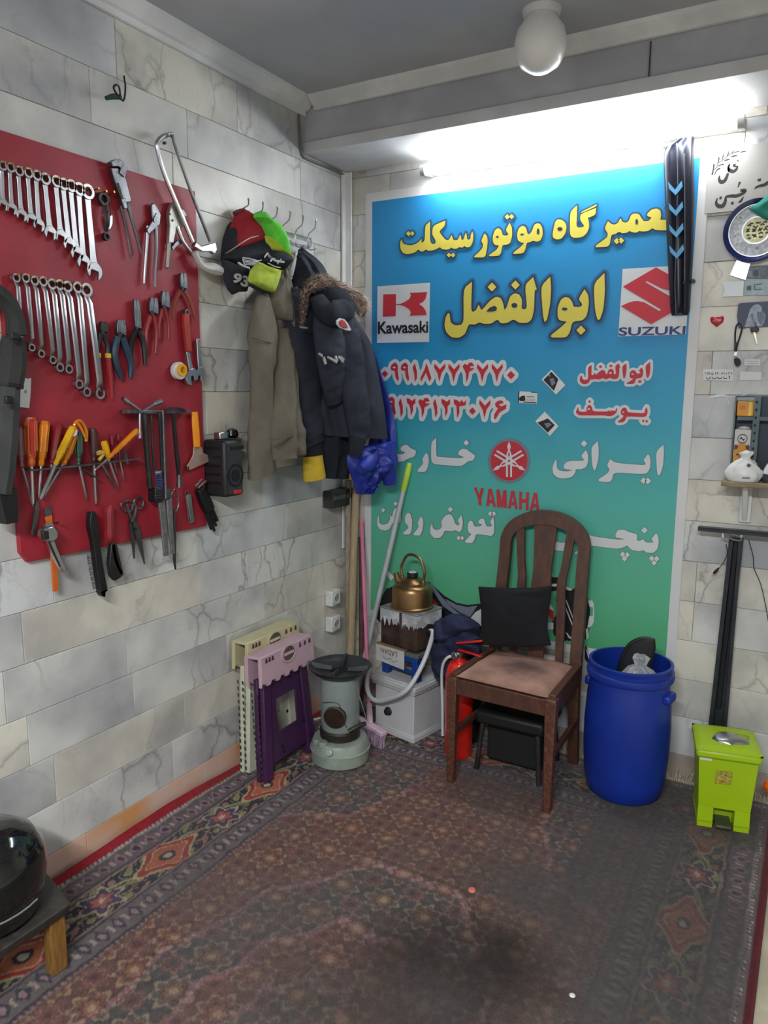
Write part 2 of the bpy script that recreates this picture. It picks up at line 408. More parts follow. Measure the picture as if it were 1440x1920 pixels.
# seams and a dark crack on the beam front
for px in (1218,):
    bm = NB(); p = on(px, 120, 1, BY); box(bm, (p[0], BY-.0005, 2.478), (.004, .002, .10)); obj('beam_seam', bm, M('dark_seam', (70, 68, 66), .9), ceil, smooth=0)
bm = NB(); box(bm, (.021, -.0125, 1.56), (.038, .0095, 1.64)); box(bm, (.0085, -.03, 1.56), (.009, .025, 1.64))
o = obj('trim_3', bm, mould, smooth=0, bevel=.002); o['kind'] = 'structure'
# cable hugging the beam end
cab = M('grey_cable', (120, 118, 114), .6)
bm = NB()
tube(bm, [(.006, BY-.04, 2.53), (.006, BY-.035, 2.46), (.006, BY-.03, 2.40), (.007, BY-.012, 2.372), (.008, BY+.05, 2.368), (.008, -.12, 2.372), (.009, -.03, 2.37)], .0055, 8, sub=5)
obj('cable', bm, cab, label='thin grey cable running round the end of the ceiling beam in the corner', cat='cable')
# ------------------------------------------------------------------ wall tube lamp
p0, p1 = BW(790, 321, .075), BW(1397, 226, .075)
tl = thing('tube_lamp', 'long lit white fluorescent tube lamp mounted high above the blue banner', 'lamp', ((p0.x+p1.x)/2, 0, p0.z))
tz = (p0.z+p1.z)/2
tm = bpy.data.materials.new('lit_tube'); tm.use_nodes = True
tb = tm.node_tree.nodes['Principled BSDF']; tb.inputs['Base Color'].default_value = (1, 1, 1, 1); tb.inputs['Emission Color'].default_value = (.93, .97, 1, 1); tb.inputs['Emission Strength'].default_value = TUBE_E
bm = NB(); tube(bm, [(p0.x+.02, -.075, tz), (p1.x-.02, -.075, tz)], .021, 14); obj('tube', bm, tm, tl)
bm = NB(); box(bm, ((p0.x+p1.x)/2, -.02, tz+.012), (p1.x-p0.x-.02, .036, .045)); obj('batten', bm, offw, tl, bevel=.006)
for s, px_ in ((1, p0.x), (-1, p1.x)):
    bm = NB(); tube(bm, [(px_+s*.001, -.075, tz), (px_+s*.021, -.075, tz)], .0215, 14); box(bm, (px_+s*.012, -.045, tz), (.02, .06, .026)); obj('end_cap', bm, whitep, tl)
# ------------------------------------------------------------------ ceiling globe lamp
gc = V((1.045, -.545, 2.49))
gl = thing('ceiling_lamp', 'round white glass globe lamp on the grey ceiling', 'lamp', (gc.x, gc.y, H))
gm = bpy.data.materials.new('lit_globe'); gm.use_nodes = True; b_ = gm.node_tree.nodes['Principled BSDF']
b_.inputs['Base Color'].default_value = (.9, .88, .84, 1); b_.inputs['Emission Color'].default_value = (1, .97, .92, 1); b_.inputs['Emission Strength'].default_value = BULB_E; b_.inputs['Roughness'].default_value = .3
bm = NB(); lathe(bm, [(.0, -.085), (.03, -.08), (.058, -.062), (.074, -.03), (.078, 0), (.07, .035), (.05, .062), (.045, .07)], gc); obj('globe', bm, gm, gl)
bm = NB(); lathe(bm, [(.05, .07), (.055, .075), (.06, .0995), (0, .0995)], gc); obj('fitting', bm, whitep, gl)
# rear tube body (behind the viewer, seen in the helmet's shine)
rl = thing('rear_tube_lamp', 'lit white tube lamp under the ceiling behind the viewer', 'lamp', (1.9, -3.9, 2.57))
bm = NB(); box(bm, (1.9, -3.9, 2.557), (1.26, .06, .045)); obj('batten', bm, offw, rl)
# ================================================================== banner on the back wall
def flat(name, col, rough=.5, col2=None): return M(name, col, rough, 0, .06, 4, col2=col2)
BP = Plane('B', .006)
bx0, bx1, bz0, bz1 = .105, 1.470, .425, 2.285
def corner(px, py): p = on(px, py, 1, -.006); return p[0], p[2]
ban = thing('banner', 'large blue and green printed motorcycle repair banner with a white border on the back wall', 'banner', ((bx0+bx1)/2, 0, bz0))
bm = NB(); box(bm, ((bx0+bx1)/2, -.0045, (bz0+bz1)/2), (bx1-bx0, .003, bz1-bz0)); obj('border', bm, flat('banner_white', (214, 214, 213)), ban, smooth=0)
# printed field with its own blue-to-green print
bgm = bpy.data.materials.new('banner_print'); bgm.use_nodes = True; nt = bgm.node_tree
tc = nt.nodes.new('ShaderNodeTexCoord'); sp = nt.nodes.new('ShaderNodeSeparateXYZ'); mr = nt.nodes.new('ShaderNodeMapRange'); cr = nt.nodes.new('ShaderNodeValToRGB')
nt.links.new(tc.outputs['Object'], sp.inputs[0]); nt.links.new(sp.outputs[2], mr.inputs[0]); mr.inputs[1].default_value = 0; mr.inputs[2].default_value = bz1-bz0
nt.links.new(mr.outputs[0], cr.inputs[0]); e = cr.color_ramp.elements
e[0].position = .04; e[0].color = S(86, 172, 120); e[1].position = 1; e[1].color = S(40, 138, 198)
for p_, c_ in ((.22, (88, 176, 146)), (.36, (78, 174, 168)), (.5, (54, 158, 184)), (.66, (34, 140, 192))):
    x = e.new(p_); x.color = S(*c_)
B = nt.nodes['Principled BSDF']; nt.links.new(cr.outputs[0], B.inputs['Base Color']); B.inputs['Roughness'].default_value = .42
fx0, fx1, fz0, fz1 = bx0+.034, bx1-.034, bz0+.034, bz1-.036
NX, NZ = 40, 52
bm = NB(); gr = [[bm.verts.new((fx0+(fx1-fx0)*i/NX, -.0064-.0012*max(0, mnoise.noise(V((i*.11, j*.16, 3)))), fz0+(fz1-fz0)*j/NZ)) for i in range(NX+1)] for j in range(NZ+1)]
for j in range(NZ):
    for i in range(NX): bm.faces.new((gr[j][i], gr[j][i+1], gr[j+1][i+1], gr[j+1][i]))
obj('printed_sheet', bm, bgm, ban, smooth=80, fixn=False)
LY = .0092
def bxy(px, py): p = on(px, py, 1, -LY); return (p[0], p[2])
def cmap(ox, oy, w, n=1440): return lambda q: (ox+q[0]*w/n, oy+q[1]*w/n)
def fnb(dy): return lambda a, b, c: (a, -LY-dy, b)
def rnd(poly, k=2):
    """soften traced corners a little (Chaikin, keeping sharp tips)"""
    out = []; n = len(poly)
    for i in range(n):
        p, q, r_ = poly[i-1], poly[i], poly[(i+1) % n]
        v1 = np.array(p)-q; v2 = np.array(r_)-q
        l1, l2 = np.linalg.norm(v1), np.linalg.norm(v2); ca = v1@v2/(l1*l2+1e-9)
        if ca > .1: out.append(tuple(q))
        else:
            f = .28; a = np.array(q)+v1*f; b = np.array(q)+v2*f; m_ = (a+b)/4+np.array(q)/2
            out += [tuple(a), tuple(m_), tuple(b)]
    return out
def dia(c, r): return [(c[0]-r, c[1]), (c[0], c[1]-r*1.05), (c[0]+r, c[1]), (c[0], c[1]+r*1.05)]
def ell(c, a, b): return [(c[0]+a*math.cos(t*math.pi/6), c[1]+b*math.sin(t*math.pi/6)) for t in range(12)]
def sdf_union(polys, w, fn, step):
    """faces of the union of some letters grown by w, cut cell by cell from their distance field"""
    xs = [p[0] for q in polys for p in q]; zs = [p[1] for q in polys for p in q]; m = w+step*2
    X, Z = np.meshgrid(np.arange(min(xs)-m, max(xs)+m+step, step), np.arange(min(zs)-m, max(zs)+m+step, step)); D = np.full(X.shape, 1e9)
    for q in polys:
        q = np.array(q); d = np.full(X.shape, 1e9); ins = np.zeros(X.shape, bool); n = len(q)
        for i in range(n):
            p0, p1 = q[i], q[(i+1) % n]; e = p1-p0; l = e@e
            if l < 1e-12: continue
            t = np.clip(((X-p0[0])*e[0]+(Z-p0[1])*e[1])/l, 0, 1); d = np.minimum(d, np.hypot(X-p0[0]-t*e[0], Z-p0[1]-t*e[1]))
            if abs(e[1]) > 1e-12:
                c = ((p0[1] > Z) != (p1[1] > Z)) & (X < e[0]*(Z-p0[1])/e[1]+p0[0]); ins ^= c
        D = np.minimum(D, np.where(ins, -d, d))
    D -= w; bm = NB(); vc = {}
    def vert(key, x, z):
        if key not in vc: vc[key] = bm.verts.new(V(fn(x, z, 0)))
        return vc[key]
    ny, nx = D.shape
    for j in range(ny-1):
        for i in range(nx-1):
            cs = [(i, j), (i+1, j), (i+1, j+1), (i, j+1)]; v = [D[b, a] for a, b in cs]
            if min(v) > 0: continue
            poly = []
            for k in range(4):
                (a, b), (c, d) = cs[k], cs[(k+1) % 4]; v0, v1 = v[k], v[(k+1) % 4]
                if v0 <= 0: poly.append(vert((a, b), X[b, a], Z[b, a]))
                if (v0 <= 0) != (v1 <= 0):
                    t = v0/(v0-v1); poly.append(vert(tuple(sorted(((a, b), (c, d)))), X[b, a]+(X[d, c]-X[b, a])*t, Z[b, a]+(Z[d, c]-Z[b, a])*t))
            if len(poly) > 2: bm.faces.new(poly)
    return bm
def words(name, mp, polys, mat, halos=(), holes=(), holemat=None, dots=(), soft=True, label=None):
    P = [rnd(p) if soft else p for p in polys]+[dia(c, r) for c, r in dots]
    P = [[bxy(*mp(q)) for q in p] for p in P]
    u = math.dist(bxy(*mp((100, 100))), bxy(*mp((101, 100))))
    for i, (hw, hm) in enumerate(halos):
        bm = sdf_union(P, hw*u, fnb(.0003+.0003*i), .0026)
        obj(name+'_halo', bm, hm, ban, smooth=0, fixn=False)
    bm = NB()
    for p in P: bm.faces.new([bm.verts.new(V(fnb(.0016)(a, b, 0))) for a, b in p])
    obj(name, bm, mat, ban, smooth=0, fixn=False, label=label)
    if holes:
        bm = NB()
        for h in holes: bm.faces.new([bm.verts.new(V(fnb(.0022)(*bxy(*mp(q)), 0))) for q in h])
        obj(name+'_counter', bm, holemat, ban, smooth=0, fixn=False)
YEL = flat('print_yellow', (222, 205, 84)); RED = flat('print_red', (196, 44, 58)); WHT = flat('print_white', (214, 216, 216)); INK = flat('print_dark_outline', (42, 52, 78)); MIDB = flat('print_soft_outline', (38, 92, 136)); BLK = flat('print_black', (26, 26, 30)); NAVY = flat('print_navy', (44, 54, 116)); GREY = flat('print_grey', (120, 126, 140)); TEAL = flat('print_teal', (60, 156, 150))
mA = cmap(740, 380, 260)
sik = [(75,378),(62,400),(58,450),(65,490),(90,525),(130,537),(185,528),(225,508),(250,485),(270,508),(300,508),(325,485),(345,500),(400,497),(440,480),(470,462),(495,485),(540,490),(575,480),(592,465),(610,480),(650,478),(675,460),(700,472),(728,450),(745,465),(780,462),(800,440),(815,400),(820,330),(808,295),(790,340),(790,370),(775,385),(755,380),(750,335),(740,310),(728,345),(715,385),(695,385),(690,350),(683,328),(670,360),(655,390),(610,388),(600,350),(592,335),(580,360),(560,390),(530,385),(500,350),(462,300),(520,245),(530,185),(400,240),(388,330),(430,395),(420,428),(385,428),(370,395),(370,195),(318,238),(315,380),(300,410),(280,415),(283,372),(260,400),(220,430),(170,445),(110,435),(85,420)]
re_ = [(935,318),(898,400),(920,430),(915,470),(880,510),(828,555),(828,570),(920,570),(945,555),(962,470),(968,400),(962,350)]
tu = [(1068,265),(1040,290),(1020,350),(1020,405),(1040,440),(1085,445),(1060,490),(980,545),(980,558),(1085,553),(1108,520),(1120,440),(1170,438),(1205,415),(1222,340),(1220,260),(1195,208),(1152,285),(1185,330),(1165,342),(1125,340),(1110,290),(1090,268)]
mu_ = [(1325,240),(1290,265),(1270,330),(1280,390),(1310,415),(1345,420),(1310,460),(1232,520),(1232,535),(1330,530),(1355,500),(1375,415),(1400,415),(1440,395),(1480,407),(1520,389),(1540,335),(1535,260),(1510,220),(1485,214),(1450,228),(1425,300),(1400,330),(1380,320),(1370,270),(1350,245)]
SOFT = flat('print_softest_outline', (34, 108, 158))
H2 = ((18, SOFT), (12, MIDB), (7, INK))
words('headline_lettering', mA, [sik, re_, tu, mu_], YEL, H2, [ell((1068,355),15,10), ell((1325,330),19,9), ell((1492,300),14,33)], INK, [((146,322),26), ((184,320),24), ((566,545),25), ((608,545),25), ((1170,148),27), ((1216,145),26)])
mB = cmap(1000, 360, 260)
he = [(255,282),(225,310),(200,440),(205,475),(240,495),(290,488),(330,440),(348,370),(335,320),(300,290)]
ga = [(455,138),(383,205),(380,430),(395,465),(430,478),(510,470),(555,430),(583,370),(575,290),(565,270),(645,240),(655,165),(490,230),(487,290),(530,355),(500,370),(465,370),(448,350),(455,250)]
sl = [(660,128),(500,205),(500,220),(655,150)]
am = [(775,303),(740,380),(775,430),(770,470),(650,555),(648,575),(770,570),(795,545),(812,445),(850,440),(880,420),(900,415),(920,430),(970,425),(1000,405),(1025,418),(1070,425),(1100,405),(1130,412),(1190,408),(1240,375),(1265,395),(1360,400),(1440,395),(1470,340),(1465,240),(1440,210),(1400,260),(1410,288),(1320,290),(1328,240),(1320,190),(1285,172),(1230,180),(1185,225),(1180,250),(1230,265),(1200,300),(1150,305),(1125,275),(1100,230),(1050,222),(1015,240),(990,305),(960,320),(925,310),(905,272),(880,320),(850,340),(815,335)]
words('headline_lettering', mB, [he, ga, sl, am], YEL, H2, [ell((278,385),28,20), ell((1075,310),15,30)], INK, [((868,510),33), ((912,505),32), ((1405,160),26)])
abu = [[(1368,52),(1280,140),(1290,350),(1310,435),(1330,435),(1360,350),(1372,200)],
 [(1205,185),(1155,265),(1190,310),(1170,330),(1115,330),(1105,290),(1080,255),(1045,248),(1010,270),(985,340),(985,410),(1000,440),(1060,450),(1020,490),(930,560),(932,580),(1055,580),(1085,540),(1105,450),(1190,440),(1225,400),(1242,300),(1235,230)],
 [(925,82),(848,160),(865,400),(880,455),(900,430),(925,300),(932,180)],
 [(785,85),(717,150),(735,330),(720,350),(690,345),(695,270),(670,225),(630,218),(595,245),(570,330),(550,355),(540,300),(520,255),(480,245),(430,280),(380,340),(360,355),(340,310),(315,360),(290,370),(278,355),(285,122),(215,180),(217,440),(200,475),(150,482),(110,460),(102,385),(90,378),(70,410),(58,480),(75,540),(120,580),(180,582),(230,550),(258,470),(310,475),(345,455),(380,468),(440,468),(495,430),(520,465),(570,462),(625,430),(670,460),(740,460),(775,430),(793,350),(797,190),(815,190)]]
abuh = [ell((1043,347),24,13), [(400,368),(430,335),(470,320),(490,335),(485,360),(450,368)], ell((632,317),25,20)]
abud = [((1176,520),38), ((448,167),36), ((640,150),36)]
words('name_lettering', cmap(820, 500, 330), abu, YEL, ((27, SOFT), (19, MIDB), (11, INK)), abuh, INK, abud)
# telephone numbers
D9 = [(190,97),(165,115),(155,145),(165,165),(195,170),(200,220),(222,265),(232,240),(222,180),(222,120),(205,98)]
D1 = [(375,100),(355,140),(370,200),(375,270),(395,235),(393,170)]
D8 = [(478,98),(465,150),(425,235),(432,268),(475,185),(505,268),(525,235),(490,130)]
D7 = [(552,103),(548,140),(580,195),(595,270),(615,190),(650,140),(648,103),(600,155)]
D4 = [(825,105),(803,130),(822,165),(835,200),(838,275),(857,230),(862,180),(905,155),(905,140),(880,148),(868,130),(910,125),(890,95),(862,97),(848,120)]
D2 = [(300,415),(305,455),(325,480),(335,510),(338,575),(358,530),(358,480),(380,460),(380,415),(350,440),(325,420)]
D3 = [(725,425),(725,460),(750,490),(755,595),(775,550),(775,490),(830,480),(840,430),(815,455),(795,430),(780,455),(760,435)]
D6 = [(1160,435),(1120,440),(1095,465),(1105,495),(1125,505),(1090,560),(1088,605),(1105,600),(1135,545),(1195,510),(1200,470),(1150,490),(1130,470),(1175,460)]
sh = lambda p, dx, dy: [(x+dx, y+dy) for x, y in p]
mD = cmap(700, 660, 300); WH = ((27, WHT),)
words('phone_number', mD, [D9, sh(D9,92,0), D1, D8, D7, sh(D7,128,2), D4, sh(D7,385,2), sh(D7,517,2)], RED, WH, [ell((190,140),13,8), ell((282,140),13,8)], WHT, [((106,197),30), ((1240,208),36)], soft=False)
words('phone_number', mD, [sh(D9,-28,308), sh(D1,-127,315), D2, sh(D4,-400,318), sh(D1,183,320), sh(D2,312,8), D3, sh(D7,406,328), D6], RED, WH, [ell((162,448),13,8)], WHT, [((893,532),32), ((75,500),30)], soft=False)
mE = cmap(960, 660, 280)
fE = lambda q: (652+(q[0]-58)*.52, 95+(q[1]-52)*.405)
mapE = lambda q: mE(fE(q))
words('owner_name_lettering', mapE, abu, RED, ((46, WHT),), [ell((1043,347),24,16), ell((632,317),25,22)], WHT, abud)
yus = [[(640,530),(618,570),(620,590),(650,612),(720,612),(900,612),(920,618),(960,618),(990,600),(1010,580),(1018,545),(1008,540),(995,575),(985,560),(970,570),(960,560),(945,575),(935,560),(920,575),(780,572),(772,530),(755,510),(735,512),(718,545),(725,572),(680,578),(645,570),(642,545)],
 [(1095,535),(1065,540),(1048,575),(1055,605),(1080,615),(1060,640),(1020,670),(1025,682),(1075,675),(1095,655),(1105,620),(1280,628),(1300,610),(1310,575),(1300,530),(1280,560),(1285,580),(1270,590),(1115,582),(1110,555)]]
words('owner_name_lettering', mE, yus, RED, ((24, WHT),), [ell((742,550),11,10), ell((1075,580),10,6)], WHT, [((750,478),14), ((1266,665),14), ((1300,668),14)])
mF = cmap(700, 800, 310)
kha = [[(550,97),(505,135),(505,300),(530,325),(560,330),(760,345),(790,330),(830,300),(870,297),(892,250),(850,225),(805,190),(765,195),(740,225),(742,245),(790,265),(760,275),(560,262),(550,250)],
 [(462,225),(425,285),(440,315),(385,380),(388,393),(455,395),(478,350),(487,290),(478,245)],
 [(275,155),(240,180),(238,205),(280,225),(260,240),(190,235),(130,230),(120,280),(150,300),(210,305),(260,303),(310,275),(360,262),(378,210),(330,190),(300,160)]]
SHD = flat('print_letter_edge', (112, 120, 120))
SHH = ((4, SHD),)
words('service_lettering', mF, kha, WHT, SHH, dots=[((810,140),25)])
tav = [[(415,780),(385,840),(400,870),(350,935),(352,945),(410,950),(430,900),(438,840),(432,800)],
 [(305,745),(280,770),(275,830),(300,860),(310,880),(258,925),(262,938),(320,940),(338,890),(340,810),(325,760)],
 [(50,765),(35,800),(35,860),(60,895),(110,908),(150,885),(165,840),(215,838),(240,835),(245,750),(215,705),(185,712),(170,760),(165,785),(140,765),(150,800),(130,840),(90,855),(55,840),(52,800)],
 [(515,835),(495,880),(498,935),(530,970),(580,970),(610,940),(622,905),(690,910),(715,900),(755,920),(775,890),(782,820),(768,768),(735,815),(755,850),(735,860),(715,845),(700,800),(680,765),(655,762),(620,780),(590,830),(600,860),(585,890),(550,900),(520,885),(515,850)],
 [(1043,780),(1018,830),(1035,860),(1020,870),(985,868),(965,800),(940,800),(920,815),(915,840),(950,850),(930,870),(880,870),(870,830),(850,815),(830,830),(822,880),(830,920),(855,935),(800,995),(803,1010),(860,1015),(880,990),(895,935),(950,940),(990,945),(1030,955),(1055,925),(1055,830)]]
words('service_lettering', mF, tav, WHT, SHH, dots=[((88,727),20), ((195,670),20), ((672,720),24), ((745,968),20), ((773,970),20), ((1020,758),22), ((1049,758),22)])
mG = cmap(1000, 810, 260)
ira = [[(1352,130),(1272,205),(1285,420),(1300,452),(1320,440),(1350,340),(1357,220)],
 [(1192,228),(1142,290),(1170,330),(1150,345),(850,320),(800,278),(765,345),(795,390),(770,430),(675,490),(685,515),(795,520),(820,490),(838,418),(1130,438),(1185,425),(1215,370),(1220,290),(1210,250)],
 [(670,92),(602,160),(612,340),(632,402),(650,385),(678,280),(682,180)],
 [(545,188),(495,250),(530,290),(500,300),(400,298),(345,310),(320,340),(320,380),(360,390),(410,395),(350,410),(270,400),(245,370),(245,300),(235,285),(215,320),(198,370),(210,440),(260,478),(330,482),(400,470),(440,420),(440,385),(500,388),(550,365),(570,310),(572,250),(560,210)]]
words('service_lettering', mG, ira, WHT, SHH, dots=[((1145,505),33), ((1190,508),33), ((528,120),33)])
pan = [[(1275,1050),(1225,1108),(1250,1145),(1170,1148),(1140,1110),(1110,1130),(1075,1125),(1082,1060),(1000,1040),(940,1012),(880,1015),(855,1060),(855,1095),(885,1100),(950,1112),(880,1118),(600,1080),(540,1040),(525,1070),(500,1130),(530,1170),(500,1210),(430,1250),(435,1268),(540,1262),(575,1175),(760,1200),(860,1210),(920,1205),(980,1175),(1010,1220),(1100,1240),(1150,1225),(1170,1250),(1240,1258),(1290,1220),(1305,1140),(1298,1080)],
 [(205,1050),(190,1100),(180,1165),(200,1215),(260,1235),(350,1235),(400,1200),(410,1150),(470,1140),(480,1060),(430,1060),(350,1075),(330,1110),(370,1140),(300,1150),(240,1140),(215,1100)]]
words('service_lettering', mG, pan, WHT, SHH, dots=[((1155,1020),34), ((1230,1312),30), ((1281,1315),30), ((1255,1358),29), ((930,1270),30), ((975,1275),30), ((948,1315),29)])
# logo panels
def text_poly(txt, corners, mat, parent, name, dy=.0016, offset=.0, fnpx=None, shear=0, label=None):
    """a word set in the built-in font, stretched onto four pixel corners (TL, TR, BR, BL) of a plane point function"""
    cu = bpy.data.curves.new('t', 'FONT'); cu.body = txt; cu.size = 1; cu.offset = offset; cu.fill_mode = 'BOTH'; cu.resolution_u = 4
    to = bpy.data.objects.new('t', cu); COL.objects.link(to); dg = bpy.context.evaluated_depsgraph_get()
    me = bpy.data.meshes.new_from_object(to.evaluated_get(dg)); bpy.data.objects.remove(to); bpy.data.curves.remove(cu)
    bm = NB(); bm.from_mesh(me); bpy.data.meshes.remove(me)
    xs = [v.co.x for v in bm.verts]; ys = [v.co.y for v in bm.verts]; x0, x1, y0, y1 = min(xs), max(xs), min(ys), max(ys)
    tl_, tr, br_, bl_ = [np.array(c, float) for c in corners]
    for v in bm.verts:
        s, t = (v.co.x-x0)/(x1-x0), (v.co.y-y0)/(y1-y0)
        p = (bl_*(1-s)+br_*s)*(1-t)+(tl_*(1-s)+tr*s)*t
        v.co = V(fnpx(*p))
    bmesh.ops.triangulate(bm, faces=bm.faces[:])
    return obj(name, bm, mat, parent, smooth=0, fixn=False, label=label)
bpt = lambda dy: (lambda x, y: (bxy(x, y)[0], -LY-dy, bxy(x, y)[1]))
def panel(name, mp, polys, mat, dy, soft=False):
    for p in polys:
        bm = NB(); bm.faces.new([bm.verts.new(V(bpt(dy)(*mp(q)))) for q in (rnd(p) if soft else p)]); o = obj(name, bm, mat, ban, smooth=0, fixn=False)
    return o
mK = cmap(700, 520, 120)
panel('logo_panel', mK, [[(95,205),(1280,120),(1255,1455),(85,1475)]], WHT, .0008)
panel('letter_emblem', mK, [[(228,385),(515,375),(512,600),(600,600),(720,550),(820,480),(850,400),(820,350),(1215,330),(1180,480),(1120,555),(1030,600),(1120,660),(1180,745),(1205,850),(820,865),(850,790),(810,720),(700,650),(600,625),(512,625),(505,875),(215,885)]], RED, .0016)
text_poly('Kawasaki', [mK((105,1000)), mK((1242,975)), mK((1240,1250)), mK((105,1278))], BLK, ban, 'logo_lettering', offset=.028, fnpx=bpt(.0016))
mS = cmap(1150, 490, 140)
panel('logo_panel', mS, [[(182,148),(1490,68),(1400,1410),(95,1450)]], WHT, .0008)
panel('letter_emblem', mS, [[(825,115),(1390,430),(1250,520),(1160,555),(1060,560),(940,530),(650,380),(615,400),(1080,665),(1400,835),(730,1215),(145,865),(300,795),(400,768),(480,765),(600,790),(890,960),(925,935),(185,490)]], RED, .0016)
text_poly('SUZUKI', [mS((108,1275)), mS((1400,1245)), mS((1385,1410)), mS((100,1440))], NAVY, ban, 'logo_lettering', offset=.024, fnpx=bpt(.0016))
# round tuning-fork emblem
ec = (1183, 297)
panel('emblem_ring', mF, [ell(ec, 186, 198), ], GREY, .0006); 
panel('emblem_disc', mF, [[(ec[0]+160*math.cos(t*.2618), ec[1]+172*math.sin(t*.2618)) for t in range(24)]], RED, .0010)
forks = []
for a in (0, 120, 240):
    ca, sa = math.cos(math.radians(a)), math.sin(math.radians(a))
    rt = lambda p: (ec[0]+p[0]*ca-p[1]*sa, ec[1]+(p[0]*sa+p[1]*ca)*1.04)
    forks += [[rt(p) for p in q] for q in ([(0,-165),(-16,-118),(-7,-90),(-22,-55),(-22,-10),(22,-10),(22,-55),(7,-90),(16,-118)], [(-26,10),(-10,10),(-10,135),(-26,135)], [(10,10),(26,10),(26,135),(10,135)])]
forks.append(ell(ec, 34, 35))
obj('fork_emblem', sdf_union([[bxy(*mF(q)) for q in p] for p in forks], 0, fnb(.0016), .0012), WHT, ban, smooth=0, fixn=False)
panel('fork_emblem_slot', mF, [[(ec[0]+(x*math.cos(math.radians(a))-y*math.sin(math.radians(a))), ec[1]+(x*math.sin(math.radians(a))+y*math.cos(math.radians(a)))) for x, y in ell((0,-55), 7, 20)] for a in (0,120,240)]+[ell(ec, 10, 10)], RED, .0022)
def block_word(quad, glyphs, mat):
    """condensed block capitals as stroke polygons on a pixel quad"""
    tl_, tr, br_, bl_ = [np.array(q, float) for q in quad]; n = len(glyphs)
    for k, g_ in enumerate(glyphs):
        P = []
        for p in g_:
            P.append([bxy(*((tl_*(1-s)+tr*s)*(1-y)+(bl_*(1-s)+br_*s)*y)) for s, y in (((k+x*.90+.05)/n, y) for x, y in p)])
        obj('logo_lettering', sdf_union(P, 0, fnb(.0016), .0014), mat, ban, smooth=0, fixn=False)
_b = .27
GA = [[(0, 1), (.34, 0), (.66, 0), (1, 1), (1-_b, 1), (.5, .22), (_b, 1)], [(.2, .62), (.8, .62), (.84, .80), (.16, .80)]]
GY = [[(0, 0), (_b+.03, 0), (.5, .40), (.70, 0), (1, 0), (.65, .60), (.65, 1), (.35, 1), (.35, .60)]]
GM = [[(0, 0), (_b, 0), (_b, 1), (0, 1)], [(1-_b, 0), (1, 0), (1, 1), (1-_b, 1)], [(0, 0), (.32, 0), (.62, 1), (.38, 1)], [(.68, 0), (1, 0), (.62, 1), (.38, 1)]]
GH = [[(.02, 0), (.3, 0), (.3, 1), (.02, 1)], [(.7, 0), (.98, 0), (.98, 1), (.7, 1)], [(.2, .40), (.8, .40), (.8, .60), (.2, .60)]]
block_word([mF((870,528)), mF((1462,580)), mF((1452,738)), mF((884,682))], [GY, GA, GM, GA, GH, GA], RED)
# printed motorcycle
mQ = cmap(690, 1020, 230); mR = cmap(1000, 1040, 140, 1222)
panel('printed_motorcycle', mQ, [[(60,800),(215,525),(430,450),(650,436),(730,450),(800,520),(900,610),(1040,690),(1170,715),(1292,702),(1420,700),(2000,700),(2100,1000),(1700,1150),(1000,1000),(300,1000),(120,900)]], BLK, .0004)
panel('printed_trim', mQ, [[(700,458),(745,462),(850,600),(960,720),(1100,815),(1190,872),(1180,890),(1050,848),(880,728),(760,545)], [(905,640),(1040,712),(1170,740),(1285,722),(1200,856),(1060,805),(960,725)]], GREY, .0010)
panel('printed_trim', mQ, [[(690,640),(870,770),(690,778)], [(1180,900),(1260,800),(1330,760),(1330,960),(1240,930)], [(215,280),(305,390),(270,430),(200,335)]], WHT, .0014)
panel('printed_trim', mQ, [[(690,585),(770,640),(840,735),(690,632)]], RED, .0012)
panel('printed_motorcycle', mR, [[(480,600),(540,500),(640,570),(690,540),(800,620),(900,720),(930,900),(920,1190),(890,1380),(640,1420),(540,1400),(440,1440),(330,1300),(300,1100),(430,900)], [(245,430),(290,370),(410,370),(430,420),(390,590),(270,600),(215,560)], [(840,1500),(870,1500),(930,1700),(880,1760),(840,1700)]], BLK, .0006)
panel('printed_trim', mR, [[(230,478),(385,475),(380,520),(230,522)], [(250,780),(330,880),(325,930),(215,850)], [(525,500),(640,570),(600,590),(525,560)], [(895,745),(960,748),(985,790),(998,900),(990,1100),(960,1160),(920,1188),(885,1190),(920,1000),(975,1005),(978,860),(920,850)], [(860,1215),(900,1200),(905,1360),(870,1390)], [(215,1110),(330,1110),(330,1220),(215,1220)], [(525,740),(545,738),(660,1045),(655,1070)], [(480,772),(500,765),(655,1160),(645,1185)], [(530,1270),(560,1280),(600,1340),(645,1340),(645,1385),(580,1360)], [(515,1420),(530,1425),(440,1630),(428,1625)], [(862,1540),(880,1560),(925,1690),(905,1700)], [(268,160),(285,185),(318,350),(300,350)]], WHT, .0014)
panel('printed_trim', mR, [[(222,850),(330,925),(345,1100),(215,950)]], RED, .0016)
